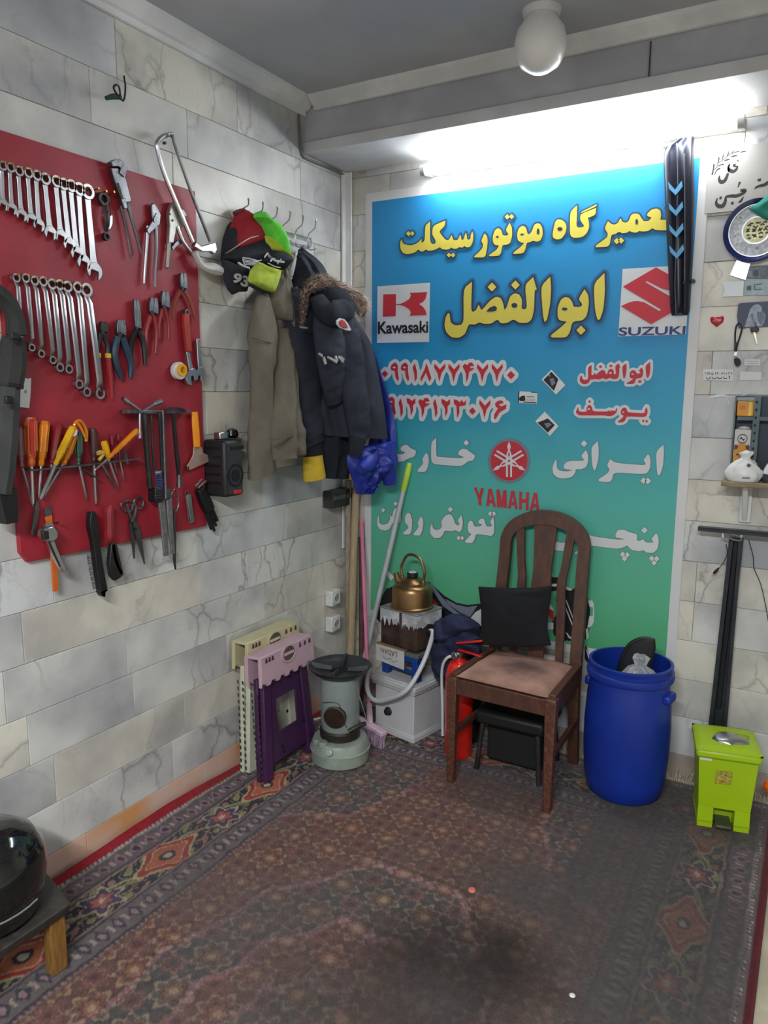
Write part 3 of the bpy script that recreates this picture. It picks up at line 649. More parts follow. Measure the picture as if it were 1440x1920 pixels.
# creased clear tape marks along the top edge
# stickers and card stuck on the banner
def flatcard(name, label, cat, mp, quad, parts, dist=LY+.003, thick=.0006, group=None):
    f = lambda d: (lambda x, y, _c: (on(x, y, 1, -d)[0], -d, on(x, y, 1, -d)[2]))
    pts = [mp(q) for q in quad]; c = on(*pts[0], 1, -dist)
    o = thing(name, label, cat, (c[0], -dist, c[2]), group)
    bm = NB()
    A = [bm.verts.new(V((on(*p, 1, -dist)[0], -dist, on(*p, 1, -dist)[2]))) for p in pts]; Bq = [bm.verts.new(v.co+V((0, thick, 0))) for v in A]
    bm.faces.new(A); bm.faces.new(Bq[::-1])
    for i in range(len(A)): bm.faces.new((A[i], A[(i+1) % len(A)], Bq[(i+1) % len(A)], Bq[i]))
    obj('card', bm, parts[0], o, smooth=0)
    for j, (n, m_, polys) in enumerate(parts[1:]):
        bm = NB()
        for p in polys: bm.faces.new([bm.verts.new(V((on(*mp(q), 1, -dist)[0], -dist-.0003*(j+1), on(*mp(q), 1, -dist)[2]))) for q in p])
        obj(n, bm, m_, o, smooth=0, fixn=False)
    return o
flatcard('sticker', 'upper white diamond-tilted photo sticker with a dark picture on the banner', 'sticker', mE, [(380,170),(515,320),(425,410),(285,265)], [paper, ('picture', BLK, [[(380,190),(448,262),(405,375),(303,270)]]), ('picture_detail', GREY, [[(360,260),(400,250),(420,300),(385,330)], [(340,230),(365,215),(375,240)]])])
flatcard('sticker', 'lower white diamond-tilted photo sticker with a dark picture on the banner', 'sticker', mE, [(315,575),(450,715),(365,810),(225,668)], [paper, ('picture', BLK, [[(300,660),(345,640),(413,705),(345,778),(245,680)]]), ('picture_detail', GREY, [[(310,690),(360,680),(385,700),(340,735)]])])
flatcard('business_card', 'small white business card with a motorcycle print stuck on the blue banner', 'card', mE, [(60,378),(245,388),(240,500),(55,490)], [paper, ('printed_edge', flat('print_purple', (60, 40, 70)), [[(60,378),(72,379),(66,491),(55,490)], [(180,382),(245,388),(245,396),(185,392)], [(110,478),(235,484),(235,494),(110,488)]]), ('printed_motorcycle', BLK, [[(70,440),(100,420),(125,420),(130,470),(90,475),(68,465)]]), ('printed_line', GREY, [[(140,424),(215,428),(215,438),(140,434)], [(140,450),(225,455),(225,459),(140,454)], [(140,464),(225,469),(225,473),(140,468)]])])
# flecks of torn print near the top edge
# ================================================================== tool board and tools on the left wall
TB = .018
board_mat = M('red_board_paint', (162, 38, 52), .5, 0, .2, 5, bump=.05, bscale=40)
bY0, bY1, bZ0, bZ1 = -1.655, -.936, 1.462+(-.472), 1.462+.642
tbd = thing('tool_board', 'dark red painted tool board hung with tools on the left tiled wall', 'tool board', (0, (bY0+bY1)/2, bZ0))
bm = NB(); prism(bm, [(bY0+.02, bZ0), (bY1, bZ0-.006), (bY1-.004, bZ1), (bY0, bZ1-.002), (bY0, bZ0+.03)], lambda a, b, c: (c, a, b), .0015, TB); obj('panel', bm, board_mat, tbd, smooth=0, bevel=.002)
T = Plane('L', TB+.001)
c1 = lambda ox, oy, s=460/1440: (lambda x, y: (ox+x*s, oy+y*s))
P1 = c1(0, 220); P2 = c1(0, 660)
def nail(px, py, l=.024):
    p = T.pt(px, py, 0); tube_bm = NB(); tube(tube_bm, [p, p+V((l, 0, .004))], .002, 6); lathe(tube_bm, [(.0033, 0), (.0033, .002), (0, .002)], (0, 0, 0), 8, Matrix.Translation(p+V((l, 0, .004))) @ Matrix.Rotation(math.pi/2, 4, 'Y'))
    return obj('nail', tube_bm, brass, tbd)
def frame2(t, b):
    """length, and map (w, l) -> plane (a, b) for a tool hanging from t to b"""
    A, Bq = np.array(T.ab(*t)), np.array(T.ab(*b)); Lg = np.linalg.norm(Bq-A); d = (Bq-A)/Lg; n = np.array([-d[1], d[0]])
    return Lg, (lambda w, l: tuple(A+d*l+n*w))
def combo(i, t, b, w, label):
    w *= 1.22
    Lg, f = frame2(t, b); o = thing('combination_wrench', label, 'wrench', T.pt(*t), 'open-ended chrome wrenches in the top row')
    bm = NB(); m = lambda a, b_, c: T.fn(*f(a, b_), c)
    stroke(bm, [(0, w*.9, w*.95), (0, w*1.8, w*.8), (0, Lg*.5, w*.85), (0, Lg-w*1.9, w*.95), (0, Lg-w*1.1, w*1.5)], lambda a, b_, c: m(a, b_, c), .006, .0125)
    obj('shaft', bm, chrome, o, bevel=.001)
    bm = NB(); ring2(bm, (0, 0), w*.95, w*.58, m, .006, .017, n=14); obj('ring_end', bm, chrome, o)
    R = w*1.15; cy = Lg-w*.25; tl_ = .26
    a0 = math.pi/2+tl_; op = .62
    arc = [(R*math.cos(a0+op+(2*math.pi-2*op)*k/16), cy+R*math.sin(a0+op+(2*math.pi-2*op)*k/16)) for k in range(17)]
    nd = (math.cos(a0), math.sin(a0)); nn = (-nd[1], nd[0]); hw = R*math.sin(op)*.85
    inner = [(nd[0]*(-R*.1)-nn[0]*hw, cy+nd[1]*(-R*.1)-nn[1]*hw), (nd[0]*(-R*.1)+nn[0]*hw, cy+nd[1]*(-R*.1)+nn[1]*hw)]
    bm = NB(); prism(bm, arc+inner, m, .005, .0145); obj('open_end', bm, chrome, o, bevel=.001)
    return o
cw = [((-6,290),(2,525),.010), ((40,300),(52,548),.0105), ((90,320),(110,585),.011), ((145,330),(168,612),.0115), ((195,345),(212,645),.012), ((245,365),(280,692),.0135), ((310,380),(342,712),.0135), ((352,395),(392,760),.014), ((397,405),(436,812),.0145), ((445,425),(476,865),.0155), ((495,440),(540,918),.018)]
names = ['shortest chrome combination wrench, at the left frame edge of the top row'] + ['%s chrome combination wrench from the left in the top row' % ORD(i) for i in range(1, 10)] + ['largest chrome combination wrench, at the right end of the top row']
for i, (t, b, w) in enumerate(cw):
    nail(*P1(t[0]+2, t[1]-8)); combo(i, P1(*t), P1(*b), w, names[i])
nail(*P1(545, 432)); nail(*P1(590, 448)); nail(*P1(636, 452))
def ringsp(i, t, b, w, label, mt=chrome, grp='offset ring wrenches in the second row', s2=.85):
    w *= 1.12
    Lg, f = frame2(t, b); o = thing('ring_wrench', label, 'wrench', T.pt(*t), grp)
    m = lambda a, b_, c: T.fn(*f(a, b_), c)
    bm = NB(); tube(bm, [V(m(0, w*.8, .010)), V(m(0, w*1.9, .020)), V(m(0, Lg*.5, .021)), V(m(0, Lg-w*1.9, .020)), V(m(0, Lg-w*.8, .010))], [w*.42, w*.5, w*.5, w*.48, w*.38], 8, flat=.55, up=(1, 0, 0)); obj('shaft', bm, mt, o)
    for l, k in ((0, 1), (Lg, s2)):
        bm = NB(); ring2(bm, (0, l), w*.98*k, w*.6*k, m, .003, .016, n=14); obj('ring_end', bm, mt, o)
    return o
rs = [((75,945),(100,1340),.0105), ((130,945),(166,1352),.011), ((182,960),(222,1388),.0115), ((232,965),(290,1425),.012), ((285,980),(332,1468),.0135), ((330,985),(385,1478),.0135), ((375,995),(445,1566),.0145), ((435,1000),(490,1612),.0145), ((488,1015),(568,1620),.018)]
for i, (t, b, w) in enumerate(rs):
    nail(*P1(t[0], t[1]-6))
    ringsp(i, P1(*t), P1(*b), w, ('largest offset ring wrench, at the right end of the second row' if i == 8 else '%s offset ring wrench from the left in the second row' % ORD(i)))
ringsp(9, P1(590, 482), P1(608, 703), .0165, 'short dark ring wrench hanging right of the chrome wrenches', darksteel, None, .62)
q = lambda P, pts: [P(x, y)+((w*460/1440,) if w is not None else ()) for x, y, w in pts]
pp = lambda P, pts: [P(x, y) for x, y in pts]
K = 460/1440
tool(T, 'thread_snips', 'small red snips with two bright blades beside the dark ring wrench', 'snips', P1(640, 460), [
 ('handle', redh, [('r', q(P1, [(634,470,8),(628,520,9),(624,585,9)]), .006), ('r', q(P1, [(640,470,8),(646,520,9),(650,580,9)]), .006)]),
 ('blade', chrome, [('s', q(P1, [(622,580,16),(626,620,20),(634,655,6)]), .004, .007), ('s', q(P1, [(650,575,14),(648,620,18),(640,655,6)]), .004, .007)])])
tool(T, 'pipe_wrench', 'long grey swedish pattern pipe wrench hanging at the top edge of the board', 'wrench', P1(660, 290), [
 ('upper_jaw', steel, [('s', q(P1, [(690,345,40),(700,300,48),(670,272,44),(630,280,26)]), .006, .026)], .002),
 ('frame', steel, [('p', pp(P1, [(632,300),(668,300),(712,345),(752,500),(700,505),(650,370)]), .006, .022), ('s', q(P1, [(700,480,34),(715,540,30)]), .006, .024)], .002),
 ('slot', darksteel, [('s', q(P1, [(690,385,14),(718,480,12)]), .021, .0235)]),
 ('handle', steel, [('r', q(P1, [(712,520,22),(740,650,16),(770,828,11)]), .012), ('r', q(P1, [(735,460,26),(780,620,20),(828,800,13)]), .014)])])
tool(T, 'water_pump_pliers', 'chrome water pump pliers hanging open below the pipe wrench', 'pliers', P1(890, 515), [
 ('jaw', steel, [('p', pp(P1, [(875,515),(890,505),(915,540),(930,575),(925,620),(885,615),(878,570)]), .005, .016), ('p', pp(P1, [(905,560),(930,590),(925,630),(860,690),(850,660),(880,610)]), .008, .018)], .002),
 ('handle', chrome, [('r', q(P1, [(868,640,26),(860,760,20),(850,900,18),(846,975,14)]), .010), ('r', q(P1, [(910,620,26),(916,760,20),(908,900,18),(908,998,14)]), .012)]),
 ('pivot', steel, [('d', P1(903, 608)+(9*K,), .016, .021)])])
tool(T, 'locking_pliers', 'chrome locking pliers clamped open beside the hacksaw frame', 'pliers', P1(1005, 520), [
 ('body', M('nickel_plate', (176, 172, 164), .45, .75, .2, 20), [('p', pp(P1, [(985,520),(1005,498),(1022,500),(1012,540),(1030,570),(1060,560),(1072,600),(1050,650),(1015,660),(1000,740),(972,740),(978,640),(972,570)]), .005, .02), ('r', q(P1, [(995,690,30),(988,780,27),(982,850,24),(978,885,26)]), .012)], .002),
 ('lever', chrome, [('r', q(P1, [(1040,640,26),(1075,730,22),(1130,800,20),(1190,870,14)]), .02)]),
 ('lower_jaw', steel, [('p', pp(P1, [(1020,535),(1060,545),(1080,580),(1050,590),(1030,570)]), .008, .022)], .001),
 ('link', steel, [('s', q(P1, [(1005,770,16),(1045,730,22),(1062,740,14)]), .008, .014)]),
 ('rivet', darksteel, [('d', P1(995, 568)+(7*K,), .02, .022), ('d', P1(1012, 605)+(7*K,), .02, .022), ('d', P1(1045, 648)+(7*K,), .02, .024)])])
HS = Plane('L', TB+.018)
tool(HS, 'hacksaw', 'silver tubular hacksaw frame with a white pistol grip hung over the board corner', 'saw', P1(1000, 100), [
 ('frame', chrome, [('r', q(P1, [(1008,98,26),(960,112,30),(925,145,30),(925,190,30),(960,320,28),(1050,540,28),(1130,730,28)]), .012)]),
 ('back_bar', steel, [('r', q(P1, [(1010,100,22),(1035,190,20),(1130,460,20),(1235,730,22)]), .012)]),
 ('bracket', chrome, [('p', pp(P1, [(1130,735),(1160,760),(1245,735),(1255,780),(1240,805),(1220,790),(1170,790),(1120,760)]), .006, .022)], .002),
 ('grip', M('pale_grip', (205, 203, 196), .5, 0, .15), [('r', q(P1, [(1140,790,40),(1185,870,46),(1250,890,70),(1312,905,50)]), .016)]),
 ('screw', darksteel, [('d', P1(1005, 110)+(10*K,), .025, .03), ('d', P1(960, 152)+(9*K,), .02, .028)])])
# pliers row
def pliers(name, label, P, tip, piv, h1, h2, hw, mh, tw, mt=steel, pw=None, cat='pliers'):
    pw = pw or tw
    o = thing(name, label, cat, T.pt(*P(*tip)))
    bm = parts_bm(T, [('s', q(P, [(tip[0]-tw*.18, tip[1], tw*.4), ((tip[0]*.5+piv[0]*.5)-tw*.22, tip[1]*.5+piv[1]*.5, tw*.62), (piv[0]-tw*.1, piv[1], pw*.9)]), .006, .018), ('s', q(P, [(tip[0]+tw*.2, tip[1], tw*.4), ((tip[0]*.5+piv[0]*.5)+tw*.24, tip[1]*.5+piv[1]*.5, tw*.58), (piv[0]+tw*.1, piv[1], pw*.9)]), .007, .019)]); obj('jaw', bm, mt, o, bevel=.0015)
    obj('pivot', parts_bm(T, [('d', P(*piv)+(pw*.28*K,), .018, .022)]), darksteel, o)
    for h in (h1, h2): obj('handle', parts_bm(T, [('r', q(P, [(x, y, w) for (x, y), w in zip(h, hw)]), .012)]), mh, o)
    return o
pc = pliers('tile_nippers', 'dark pincers with red handles and yellow bands', P1, (598,1200), (600,1262), [(592,1270),(572,1340),(572,1420),(590,1590),(598,1600)], [(606,1270),(632,1340),(632,1420),(650,1540),(655,1640)], [34,30,28,30,26], darksteel, 46, darksteel)
for k, pts in enumerate(([(574,1410,34),(578,1460,36),(588,1540,32),(592,1610,26)], [(634,1412,34),(640,1470,36),(650,1560,32),(655,1650,26)])):
    obj('grip', parts_bm(T, [('r', q(P1, pts), .012)]), redh, pc)
    obj('yellow_band', parts_bm(T, [('r', q(P1, [(pts[0][0], pts[0][1]-26, 36), (pts[0][0]+1, pts[0][1], 37)]), .012)]), M('yellow_band', (214, 176, 40), .5), pc)
pliers('side_cutters', 'steel side cutters with thick dark blue grips', P1, (698,1190), (700,1275), [(688,1290),(670,1380),(685,1460),(712,1536)], [(716,1290),(745,1370),(768,1450),(765,1530)], [44,46,40,26], M('blue_grip', (34, 56, 78), .5, 0, .2), 58)
pliers('long_nose_pliers', 'black handled long nose pliers with a thin pointed tip', P1, (787,1070), (800,1240), [(795,1250),(772,1310),(766,1400),(775,1440)], [(810,1250),(838,1310),(848,1390),(850,1455)], [34,34,30,22], blackp, 40)
pliers('combination_pliers', 'larger of the two steel combination pliers with red handles', P1, (890,1060), (890,1150), [(882,1160),(866,1220),(858,1270),(858,1320)], [(898,1160),(918,1240),(918,1320),(912,1388)], [26,26,22,18], redh, 56)
pliers('combination_pliers', 'smaller of the two steel combination pliers with red handles', P1, (958,1022), (960,1115), [(952,1125),(938,1190),(932,1250),(935,1296)], [(966,1125),(985,1190),(990,1250),(988,1306)], [22,20,18,14], redh, 52)
pliers('circlip_pliers', 'steel circlip pliers with brown-orange grips at the right edge of the board', P1, (1062,915), (1068,1005), [(1058,1015),(1030,1080),(1014,1150),(1020,1190)], [(1080,1015),(1115,1080),(1135,1140),(1150,1190)], [24,24,22,16], M('brown_orange_grip', (150, 66, 48), .5, 0, .2), 44)
tool(T, 'adjustable_wrench', 'adjustable wrench with a red coated handle, jaw hanging down beside the tape roll', 'wrench', P1(1080, 1130), [
 ('grip', M('red_orange_grip', (176, 58, 44), .5, 0, .2), [('s', q(P1, [(1080,1150,38),(1080,1220,44),(1095,1380,38)]), .004, .022)], .004),
 ('hang_ring', steel, [('o', P1(1080,1145)+(20*K,9*K), .005, .02)]),
 ('shaft', chrome, [('s', q(P1, [(1093,1375,30),(1105,1450,32),(1118,1500,50)]), .008, .018)], .002),
 ('jaw', chrome, [('p', pp(P2, [(1095,100),(1125,95),(1150,120),(1145,165),(1125,170),(1122,140),(1105,145),(1110,200),(1085,190),(1072,150)]), .006, .02)], .002)])
tool(T, 'adjustable_wrench', 'small plain chrome adjustable wrench at the right edge of the board', 'wrench', P1(1155, 1295), [
 ('shaft', chrome, [('s', q(P1, [(1153,1300,26),(1158,1380,28),(1165,1470,34)]), .006, .015)], .002),
 ('jaw', chrome, [('p', pp(P2, [(1150,90),(1175,85),(1190,115),(1180,165),(1165,172),(1165,140),(1150,140),(1142,120)]), .005, .017)], .002)])
tool(T, 'tape_roll', 'small white roll of thread tape with a yellow hub hanging on the board', 'tape', P2(1042, 108), [
 ('roll', whitep, [('o', P2(1036,110)+(52*K,27*K), .004, .022)], .002), ('hub', M('yellow_hub', (240, 170, 20), .4), [('o', P2(1056,106)+(36*K,20*K), .016, .03), ('d', P2(1056,106)+(27*K,), .006, .009)])])
tool(T, 'paper_tag', 'small torn white paper tag pinned low on the red board beside the black hose', 'tag', P2(150, 160), [('sheet', paper, [('p', pp(P2, [(128,168),(146,150),(160,158),(182,152),(178,250),(170,330),(112,322),(118,215)]), .001, .002)]), ('mark', M('pencil_mark', (150, 150, 148), .8), [('p', pp(P2, [(142,225),(158,222),(155,242),(144,244)]), .002, .0023)])])
# scraper
tool(T, 'scraper', 'orange handled scraper with a wide pale blade', 'scraper', P2(1145, 355), [
 ('handle', M('orange_handle', (245, 152, 18), .4, 0, .08), [('r', q(P2, [(1142,352,46),(1146,420,52),(1152,500,52),(1156,556,50)]), .016, .6)]),
 ('blade', M('worn_blade', (190, 160, 145), .45, .3, .2, 20), [('p', pp(P2, [(1132,556),(1180,556),(1188,590),(1228,610),(1228,642),(1100,698),(1092,668),(1112,640),(1130,600)]), .008, .013)], .002),
 ('blade_edge', darksteel, [('s', q(P2, [(1092,670,8),(1097,694,8)]), .004, .014)])])
# the strip with hanging steel parts
TF = Plane('L', TB+.03)
tool(TF, 'steel_rail', 'notched dark steel strip carrying files and rods at the top of the tool hooks', 'rail', P2(890, 350), [
 ('strip', steel, [('s', q(P2, [(702,350,16),(860,352,20),(1082,350,14)]), -.025, .004)], .001),
 ('tooth', steel, [('s', q(P2, [(x, 341, 20), (x, 361, 20)]), -.002, .008) for x in (712, 742, 775, 808)])])
tool(TF, 'hook', 'flat black steel hook end lying on the steel rail', 'hook', P2(1040, 335), [('loop', darksteel, [('s', q(P2, [(960,350,16),(1000,332,14),(1050,334,16),(1082,346,14)]), .008, .014)])])
tool(TF, 'socket_wrench', 'three-armed chrome socket spider wrench behind the steel rail', 'wrench', P2(825, 340), [
 ('arm', chrome, [('r', q(P2, [(740,285,20),(825,345,16)]), .0), ('r', q(P2, [(925,295,18),(835,348,16)]), .0), ('r', q(P2, [(820,350,16),(820,480,16)]), .002)]),
 ('socket', chrome, [('r', q(P2, [(720,272,28),(750,295,30)]), .0)]), ('socket', chrome, [('r', q(P2, [(944,288,34),(905,305,30)]), .0)]), ('socket', chrome, [('r', q(P2, [(820,466,24),(820,506,26)]), .002)])])
def rod(label, pts, c, mt=darksteel, name='steel_rod', extra=(), cat='rod', flat=1):
    return tool(TF, name, label, cat, (P2(pts[0][0], pts[0][1])), [('shaft', mt, [('r', q(P2, pts), c)])]+list(extra))
rod('dark flat steel bar with a black block, first from the left under the steel rail', [(848,365,34),(860,560,32),(880,800,34)], .006, darksteel, extra=[('block', blackp, [('p', pp(P2, [(866,795),(912,795),(915,875),(868,880)]), -.012, .022)], .003)])
rod('thin dark steel rod, second from the left under the steel rail', [(888,372,12),(895,560,14),(908,720,14)], .008)
rod('dark steel rod, third from the left under the steel rail', [(935,355,20),(945,560,18),(952,740,20)], .004)
rod('long bright steel rod, fourth from the left under the steel rail', [(955,345,18),(962,560,20),(972,860,22)], .016, steel)
rod('black sectioned rod with a bright steel socket end under the right end of the rail', [(1016,362,22),(1024,460,24),(1036,600,24),(1044,650,30),(1048,730,18)], .008, blackp, 'socket_driver', [('socket', steel, [('r', q(P2, [(1050,720,28),(1050,795,32)]), .008)])], 'driver')
filem = M('file_steel', (150, 150, 150), .5, .8, .2, 60, bump=.3, bscale=300)
tool(TF, 'flat_file', 'wide flat steel file with a blue wound handle', 'file', P2(930, 700), [('handle', M('blue_wound_handle', (40, 52, 130), .5, 0, .3, 60), [('r', q(P2, [(928,705,44),(936,770,42),(940,865,40)]), .012, .6)]), ('winding', steel, [('r', q(P2, [(908,y,5),(950,y-4,5)]), .021) for y in range(722, 862, 15)]), ('cap', chrome, [('r', q(P2, [(927,696,46),(929,708,46)]), .012)]), ('blade', filem, [('s', q(P2, [(940,866,48),(955,1000,44),(970,1195,36)]), .006, .013)], .0015)])
tool(TF, 'flat_file', 'narrow flat steel file beside the blue handled one', 'file', P2(985, 800), [('tang', steel, [('s', q(P2, [(975,800,24),(985,860,38)]), .004, .012)]), ('blade', filem, [('s', q(P2, [(985,855,42),(992,1000,38),(1010,1185,26)]), .004, .012)], .0015)])
tool(TF, 'spring_hook', 'long dark spring puller with a wire loop handle', 'hook', P2(1022, 810), [('loop', steel, [('r', q(P2, [(1030,945,12),(1002,900,11),(1004,840,11),(1022,808,11),(1040,840,11),(1048,900,11),(1030,945,12)]), .006)]), ('shaft', darksteel, [('r', q(P2, [(1026,935,16),(1026,1100,17),(1024,1220,18),(1030,1275,10)]), .006)])])
tool(T, 'nail_clipper', 'bright chrome nail clipper with a small key ring', 'clipper', P2(1092, 815), [('ring', chrome, [('o', P2(1092,826)+(15*K,11*K), .004, .008)]), ('lever', chrome, [('s', q(P2, [(1104,835,36),(1112,910,32),(1126,1000,28)]), .012, .017)], .001), ('body', chrome, [('s', q(P2, [(1096,840,30),(1104,910,30),(1118,1005,34)]), .003, .008)], .001)])
hk = tool(T, 'hex_key_set', 'black folding hex key set at the lower right board corner', 'hex keys', P2(1180, 760), [('holder', blackp, [('s', q(P2, [(1150,800,44),(1180,860,70),(1212,930,66)]), .004, .03)], .004)])
for k, (a, b) in enumerate((((1190,900),(1240,1040)), ((1206,905),(1258,1050)), ((1222,905),(1268,1020)), ((1232,890),(1276,990)))):
    obj('key', parts_bm(T, [('r', q(P2, [a+(20,), b+(18,)]), .012+.004*k)]), blackp, hk)
for k, (a, b) in enumerate((((1145,790),(1185,745)), ((1160,800),(1210,755)))):
    obj('bright_key', parts_bm(T, [('r', q(P2, [a+(14,), b+(12,)]), .03)]), chrome, hk)
tool(T, 'scissors', 'old steel scissors with round loop handles hanging below the screwdriver rail', 'scissors', P2(775, 870), [
 ('handle', steel, [('r', q(P2, [(752,870,14),(712,890,13),(722,930,13),(765,935,13),(780,890,13),(752,870,14)]), .01), ('r', q(P2, [(812,846,13),(840,870,13),(832,912,13),(800,915,13),(788,872,13),(812,846,13)]), .015), ('r', q(P2, [(745,890,16),(760,960,20),(790,1010,26)]), .012), ('r', q(P2, [(800,900,16),(790,960,18),(770,1000,24)]), .014)]),
 ('blade', steel, [('s', q(P2, [(765,985,32),(775,1080,26),(785,1212,6)]), .006, .01), ('s', q(P2, [(790,1000,34),(815,1110,32),(846,1245,6)]), .011, .015)]),
 ('screw', darksteel, [('d', P2(794,1038)+(9*K,), .015, .019)])])
def bristles(pl, pts, d, n, ln, mt, parent, w=2.2):
    bm = NB()
    for i in range(n):
        t = i/(n-1)*(len(pts)-1); k = min(int(t), len(pts)-2); f_ = t-k
        x, y = pts[k][0]*(1-f_)+pts[k+1][0]*f_, pts[k][1]*(1-f_)+pts[k+1][1]*f_
        for c in (.018, .024, .030):
            tube(bm, [pl.pt(*P2(x, y), c), pl.pt(*P2(x+d[0]*ln+random.uniform(-3,3), y+d[1]*ln+random.uniform(-3,3)), c)], w*K*.0009, 4)
    return obj('bristles', bm, mt, parent, kind='stuff')
wb1 = tool(T, 'wire_brush', 'long black wire brush with its bristles facing left, hanging below the board', 'brush', P2(520, 930), [('body', blackp, [('s', q(P2, [(522,935,34),(524,1010,54),(540,1110,44),(560,1260,46),(585,1400,48),(592,1412,30)]), .012, .034)], .005)])
bristles(T, [(534,1190),(552,1290),(572,1390)], (-1, .05), 26, 26, darksteel, wb1)
wb2 = tool(T, 'wire_brush', 'small wire brush with a worn red wooden handle', 'brush', P2(645, 905), [('handle', M('worn_red_handle', (150, 34, 44), .5, 0, .25, 20), [('r', q(P2, [(650,905,34),(640,930,52),(640,1020,54),(642,1080,58),(650,1105,40)]), .018)]), ('ferrule', steel, [('s', q(P2, [(650,1120,18),(668,1220,20),(700,1300,16)]), .014, .024)]), ('bristle_block', darksteel, [('p', pp(P2, [(632,1120),(662,1120),(705,1300),(690,1318),(655,1340),(632,1310),(620,1240)]), .006, .024)], .003)])
bristles(T, [(634,1140),(630,1240),(648,1320)], (-.9, .3), 16, 12, darksteel, wb2)
tool(T, 'long_scraper', 'long narrow scraper with an orange shaft hanging behind the chrome ratchet', 'scraper', P2(275, 910), [('blade', steel, [('s', q(P2, [(276,912,48),(280,965,46)]), .006, .010)]), ('orange_shaft', M('orange_lacquer', (215, 104, 30), .45, 0, .15, 12), [('s', q(P2, [(280,962,46),(287,1010,38)]), .006, .0105), ('s', q(P2, [(287,1005,34),(308,1200,32),(322,1402,34)]), .005, .012)], .001)])
nail(*P2(320, 1004))
tool(TF, 'ratchet_wrench', 'heavy chrome ratchet wrench hanging at the lower left of the board', 'wrench', P2(265, 1040), [('head', chrome, [('p', disc(P2(262,1065), 46*K, 16), -.01, .018)], .004), ('hanger', chrome, [('s', q(P2, [(255,1015,16),(290,1012,18),(300,1050,16)]), -.004, .006)]), ('square_drive', darksteel, [('p', pp(P2, [(235,1050),(270,1045),(275,1095),(240,1100)]), .018, .03)], .002), ('arm', chrome, [('s', q(P2, [(270,1080,44),(310,1180,40),(362,1282,34)]), -.004, .012)], .003), ('arm_groove', darksteel, [('s', q(P2, [(285,1110,12),(320,1190,12),(352,1260,10)]), .0115, .0128)])])
# screwdriver rail and screwdrivers
SR = Plane('L', TB+.04)
rail = thing('screwdriver_rail', 'thin steel rail holding a row of screwdrivers across the lower board', 'rail', SR.pt(*P2(450, 655)))
obj('strip', parts_bm(SR, [('s', q(P2, [(135,690,9),(450,660,9),(772,622,7)]), -.038, .0)]), steel, rail)
def driver(label, top, rail_pt, tip, hw, mt, sw=14, c=-.018, name='screwdriver', tipw=None, flatten=1):
    o = thing(name, label, 'screwdriver', SR.pt(*P2(*top), c))
    dx, dy = rail_pt[0]-top[0], rail_pt[1]-top[1]
    L_ = lambda t, w: (top[0]+dx*t, top[1]+dy*t, w)
    hd_ = obj('handle', parts_bm(SR, [('r', q(P2, [L_(0, hw*.8), L_(.06, hw), L_(.5, hw), L_(.72, hw*.92), L_(.82, hw*.66), L_(.9, hw*.72), L_(.97, hw*.5)]), c)]), mt, o)
    g = NB()
    for a in range(6):
        an = a*math.pi/3
        off = hw*K*.5*SR.sc(*P2(*top)); nrm = V((math.cos(an), math.sin(an), 0))*off*.93
        A, Bq = SR.pt(*P2(top[0]+dx*.08, top[1]+dy*.08), c)+nrm, SR.pt(*P2(top[0]+dx*.66, top[1]+dy*.66), c)+nrm
        tube(g, [A, Bq], off*.22, 5)
    obj('grip_rib', g, mt, hd_)
    if tip:
        pts = [L_(.95, sw)+(), (tip[0]*.9+rail_pt[0]*.1, tip[1]*.9+rail_pt[1]*.1, sw*.95), (tip[0], tip[1], tipw or sw*.55)]
        obj('shaft', parts_bm(SR, [('r', q(P2, pts), [c, c*1.3, c*1.6])]), chrome, o)
    return o
def clearp(n, col): return M(n, col, .18, 0, .3, 10, coat=.5, spec=.6)
am_ = clearp('amber_acetate', (226, 132, 14)); or_ = clearp('orange_acetate', (214, 92, 18)); dr_ = clearp('dark_red_acetate', (128, 18, 32)); ye_ = clearp('yellow_acetate', (232, 176, 24)); gn_ = clearp('green_acetate', (24, 74, 48))
driver('dark red screwdriver at the far left of the rail, half behind the black hose', (118,430), (132,690), (196,905), 40, dr_, 16, -.024)
dA = driver('orange screwdriver with a red core in its handle, second from the left', (180,382), (186,680), (196,890), 64, or_, 18, -.014)
obj('red_core', parts_bm(SR, [('s', q(P2, [(184,392,24),(186,520,26),(186,600,20)]), .0005, .0035)]), clearp('red_acetate', (196, 34, 20)), dA)
driver('amber screwdriver with a short straight shaft, third from the left', (265,405), (240,680), (228,850), 50, am_, 17, -.018)
driver('thick dark crimson screwdriver between the amber ones', (342,418), (300,668), (300,735), 58, dr_, 14, -.026)
dB = driver('glowing yellow amber screwdriver with the longest slanting bright shaft', (428,440), (318,675), (240,862), 42, ye_, 24, -.002)
dC = driver('stout amber screwdriver with a white end cap', (428,470), (365,668), (248,858), 62, am_, 18, -.02)
obj('end_cap', parts_bm(SR, [('d', P2(425,470)+(25*K,), -.002, .004)]), whitep, dC)
driver('green screwdriver in the middle of the rail', (464,470), (462,655), (508,862), 40, gn_, 16, -.022, tipw=12)
driver('dark brown screwdriver with a black collar right of the green one', (544,448), (550,655), (562,890), 46, M('brown_handle', (72, 34, 34), .4, 0, .2), 18, -.02, tipw=16)
driver('small yellow screwdriver with a bright slanting shaft right of centre', (610,522), (640,640), (692,786), 36, ye_, 14, -.012)
driver('thin red screwdriver on the right part of the rail', (652,485), (664,635), (688,720), 26, dr_, 10, -.026)
driver('thin crimson screwdriver at the right end of the rail', (690,480), (702,630), (728,755), 26, dr_, 10, -.022)
driver('long thin amber screwdriver lying slantwise across the right end of the rail', (806,458), (632,628), (560,690), 34, am_, 12, .01)
